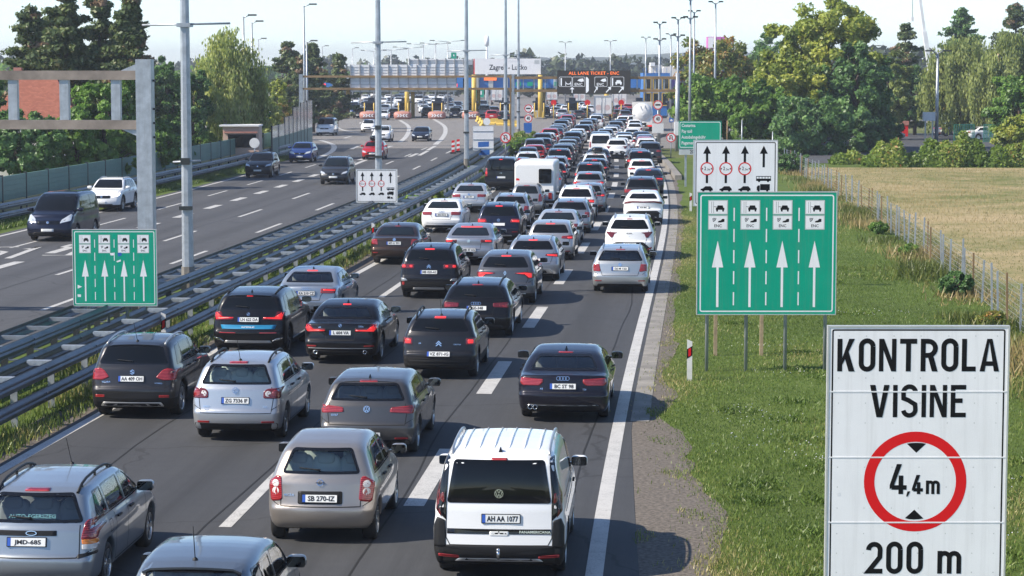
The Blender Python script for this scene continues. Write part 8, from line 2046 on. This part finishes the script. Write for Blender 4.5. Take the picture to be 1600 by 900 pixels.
# ---- lorries
def tanker():
    q = G(1004, 205); a = .05; root = empty("tank_lorry", q, -a, "white tank lorry leading the right queue", "lorry")
    m = mat("tank_white", (.72, .71, .69), .3, noise=.08, scale=.8, coat=.4); Rm = Matrix.Rotation(-pi / 2, 4, 'X')
    mb = MB(); n = 26; prof = [(0, -.35), (.55, -.30), (.95, -.12), (1.14, .12), (1.2, .5), (1.2, 8), (1.1, 8.4), (0, 8.6)]
    vs = [(r * cos(2 * pi * k / n) * 1.02, y, 2.15 + r * sin(2 * pi * k / n) * .95) for r, y in prof for k in range(n)]
    mb.add(vs, [(i * n + k, (i + 1) * n + k, (i + 1) * n + (k + 1) % n, i * n + (k + 1) % n) for i in range(len(prof) - 1) for k in range(n)], True).build("tank", m, root)
    MB().box((0, .15, 1.32), (2.3, .5, 1.15)).build("rear_cabinet", m, root); MB().box((0, -.12, 1.95), (2.35, .06, .06)).build("rail", M['galv'], root)
    MB().box((0, 4, .85), (.9, 8.2, .3)).build("chassis", M['black'], root); MB().box((0, -.08, .62), (2.4, .12, .22)).build("rear_bumper", M['black'], root)
    for sg in (-1, 1):
        MB().box((sg * .9, -.16, .64), (.5, .05, .16)).build("tail_light", M['red_lit'], root); MB().box((sg * .55, -.16, .64), (.16, .05, .14)).build("indicator", M['amber'], root)
        MB().bar((sg * .25, -.42, 2.7), (sg * .25, -.1, 3.1), .05).build("ladder_rail", M['galv'], root)
        for y in (1.0, 2.3, 3.6, 9.6): add_wheel(root, sg * 1.18, y, dict(wr=.48, tw=.32), 1, M['galv'])
    MB().box((0, 4, 3.14), (.8, 7, .1)).build("walkway", M['galv'], root)
    MB().box((0, 9.9, 2.0), (2.45, 2.1, 2.7)).build("cab", M['offwhite'], root)
    MB().prism([(-.35, 1.42), (.0, 1.05), (.35, 1.42), (.0, 1.28)], Matrix(((1, 0, 0, 0), (0, 0, -1, -.36), (0, 1, 0, .75), (0, 0, 0, 1))), .02).build("grey_mark", M['signback'], root)
tanker()
def box_lorry(px, py, w_, h_, label, Lb, dx=0):
    q = G(px, py); root = empty("box_lorry", q, -.03, label, "lorry", "lorries near the toll booths")
    m = M.setdefault('box_white', mat("lorry_box", (.66, .65, .64), .45, noise=.06, scale=.8))
    MB().box((0, Lb / 2, 1.0 + (h_ - 1) / 2), (w_, Lb, h_ - 1)).build("box", m, root)
    for sg in (-1, 1):
        d_ = MB().prism(rrect(sg * w_ / 4 - w_ / 4 + .06, 1.08, sg * w_ / 4 + w_ / 4 - .06, h_ - .08, .02), Matrix(((1, 0, 0, 0), (0, 0, -1, 0), (0, 1, 0, 0), (0, 0, 0, 1))), .03).build("rear_door", m, root)
        MB().tube([(sg * .25, -.05, 1.1), (sg * .25, -.05, h_ - .1)], .025, 6).build("locking_bar", M['galv'], d_)
        MB().prism(circle(sg * w_ / 4, 1.75 + (h_ - 3) * .3, .42, 14), Matrix(((1, 0, 0, 0), (0, 0, -1, -.031), (0, 1, 0, 0), (0, 0, 0, 1))), .006).build("faded_mark", M['faded'], d_)
        MB().box((sg * (w_ / 2 - .25), -.02, .85), (.36, .06, .14)).build("tail_light", M['red'], root)
        for y in (1.4, Lb + 1.2): add_wheel(root, sg * (w_ / 2 - .02), y, dict(wr=.42, tw=.28), 1, M['galv'])
    MB().box((0, Lb / 2, .8), (.8, Lb, .25)).build("chassis", M['black'], root); MB().box((0, Lb + 1.0, 1.6), (w_ - .15, 1.9, 2.2)).build("cab", M['offwhite'], root)
    mb = MB()
    for z in (1.02, h_ - .02): mb.box((0, -.04, z), (w_ + .04, .1, .08))
    for sg in (-1, 1): mb.box((sg * w_ / 2, -.04, (1 + h_) / 2), (.08, .1, h_ - 1))
    mb.build("door_frame", M['galv'], root)
M['faded'] = mat("faded_mark", (.55, .42, .41), .5)
box_lorry(942, 189, 2.5, 3.55, "white box lorry with two rear doors between the queues", 6.0)
box_lorry(968, 174, 2.5, 3.7, "second white box lorry farther on, right under the board", 8.0)
for px, py, w_, h_, lab in ((905, 165, 2.5, 3.4, "white lorry waiting left of the middle booths, seen over the jam"), (862, 163, 2.4, 3.0, "small lorry behind the booths under the left end of the board"), (776, 164, 2.5, 3.6, "lorry standing behind the booths right of the green board")): box_lorry(px, py, w_, h_, lab, 6.0)
# ---- hazy air
hz = MB().box((0, 2000, 22), (9000, 4900, 48)).build("haze", None)
hm = bpy.data.materials.new("hazy_air"); hm.use_nodes = True; t = hm.node_tree
t.nodes.remove(t.nodes["Principled BSDF"]); vp = t.nodes.new("ShaderNodeVolumePrincipled")
vp.inputs["Color"].default_value = (.86, .90, 1.0, 1); vp.inputs["Density"].default_value = .00032; vp.inputs["Anisotropy"].default_value = .3
t.links.new(vp.outputs[0], t.nodes["Material Output"].inputs["Volume"]); hz.data.materials.clear(); hz.data.materials.append(hm); hz["kind"] = "stuff"
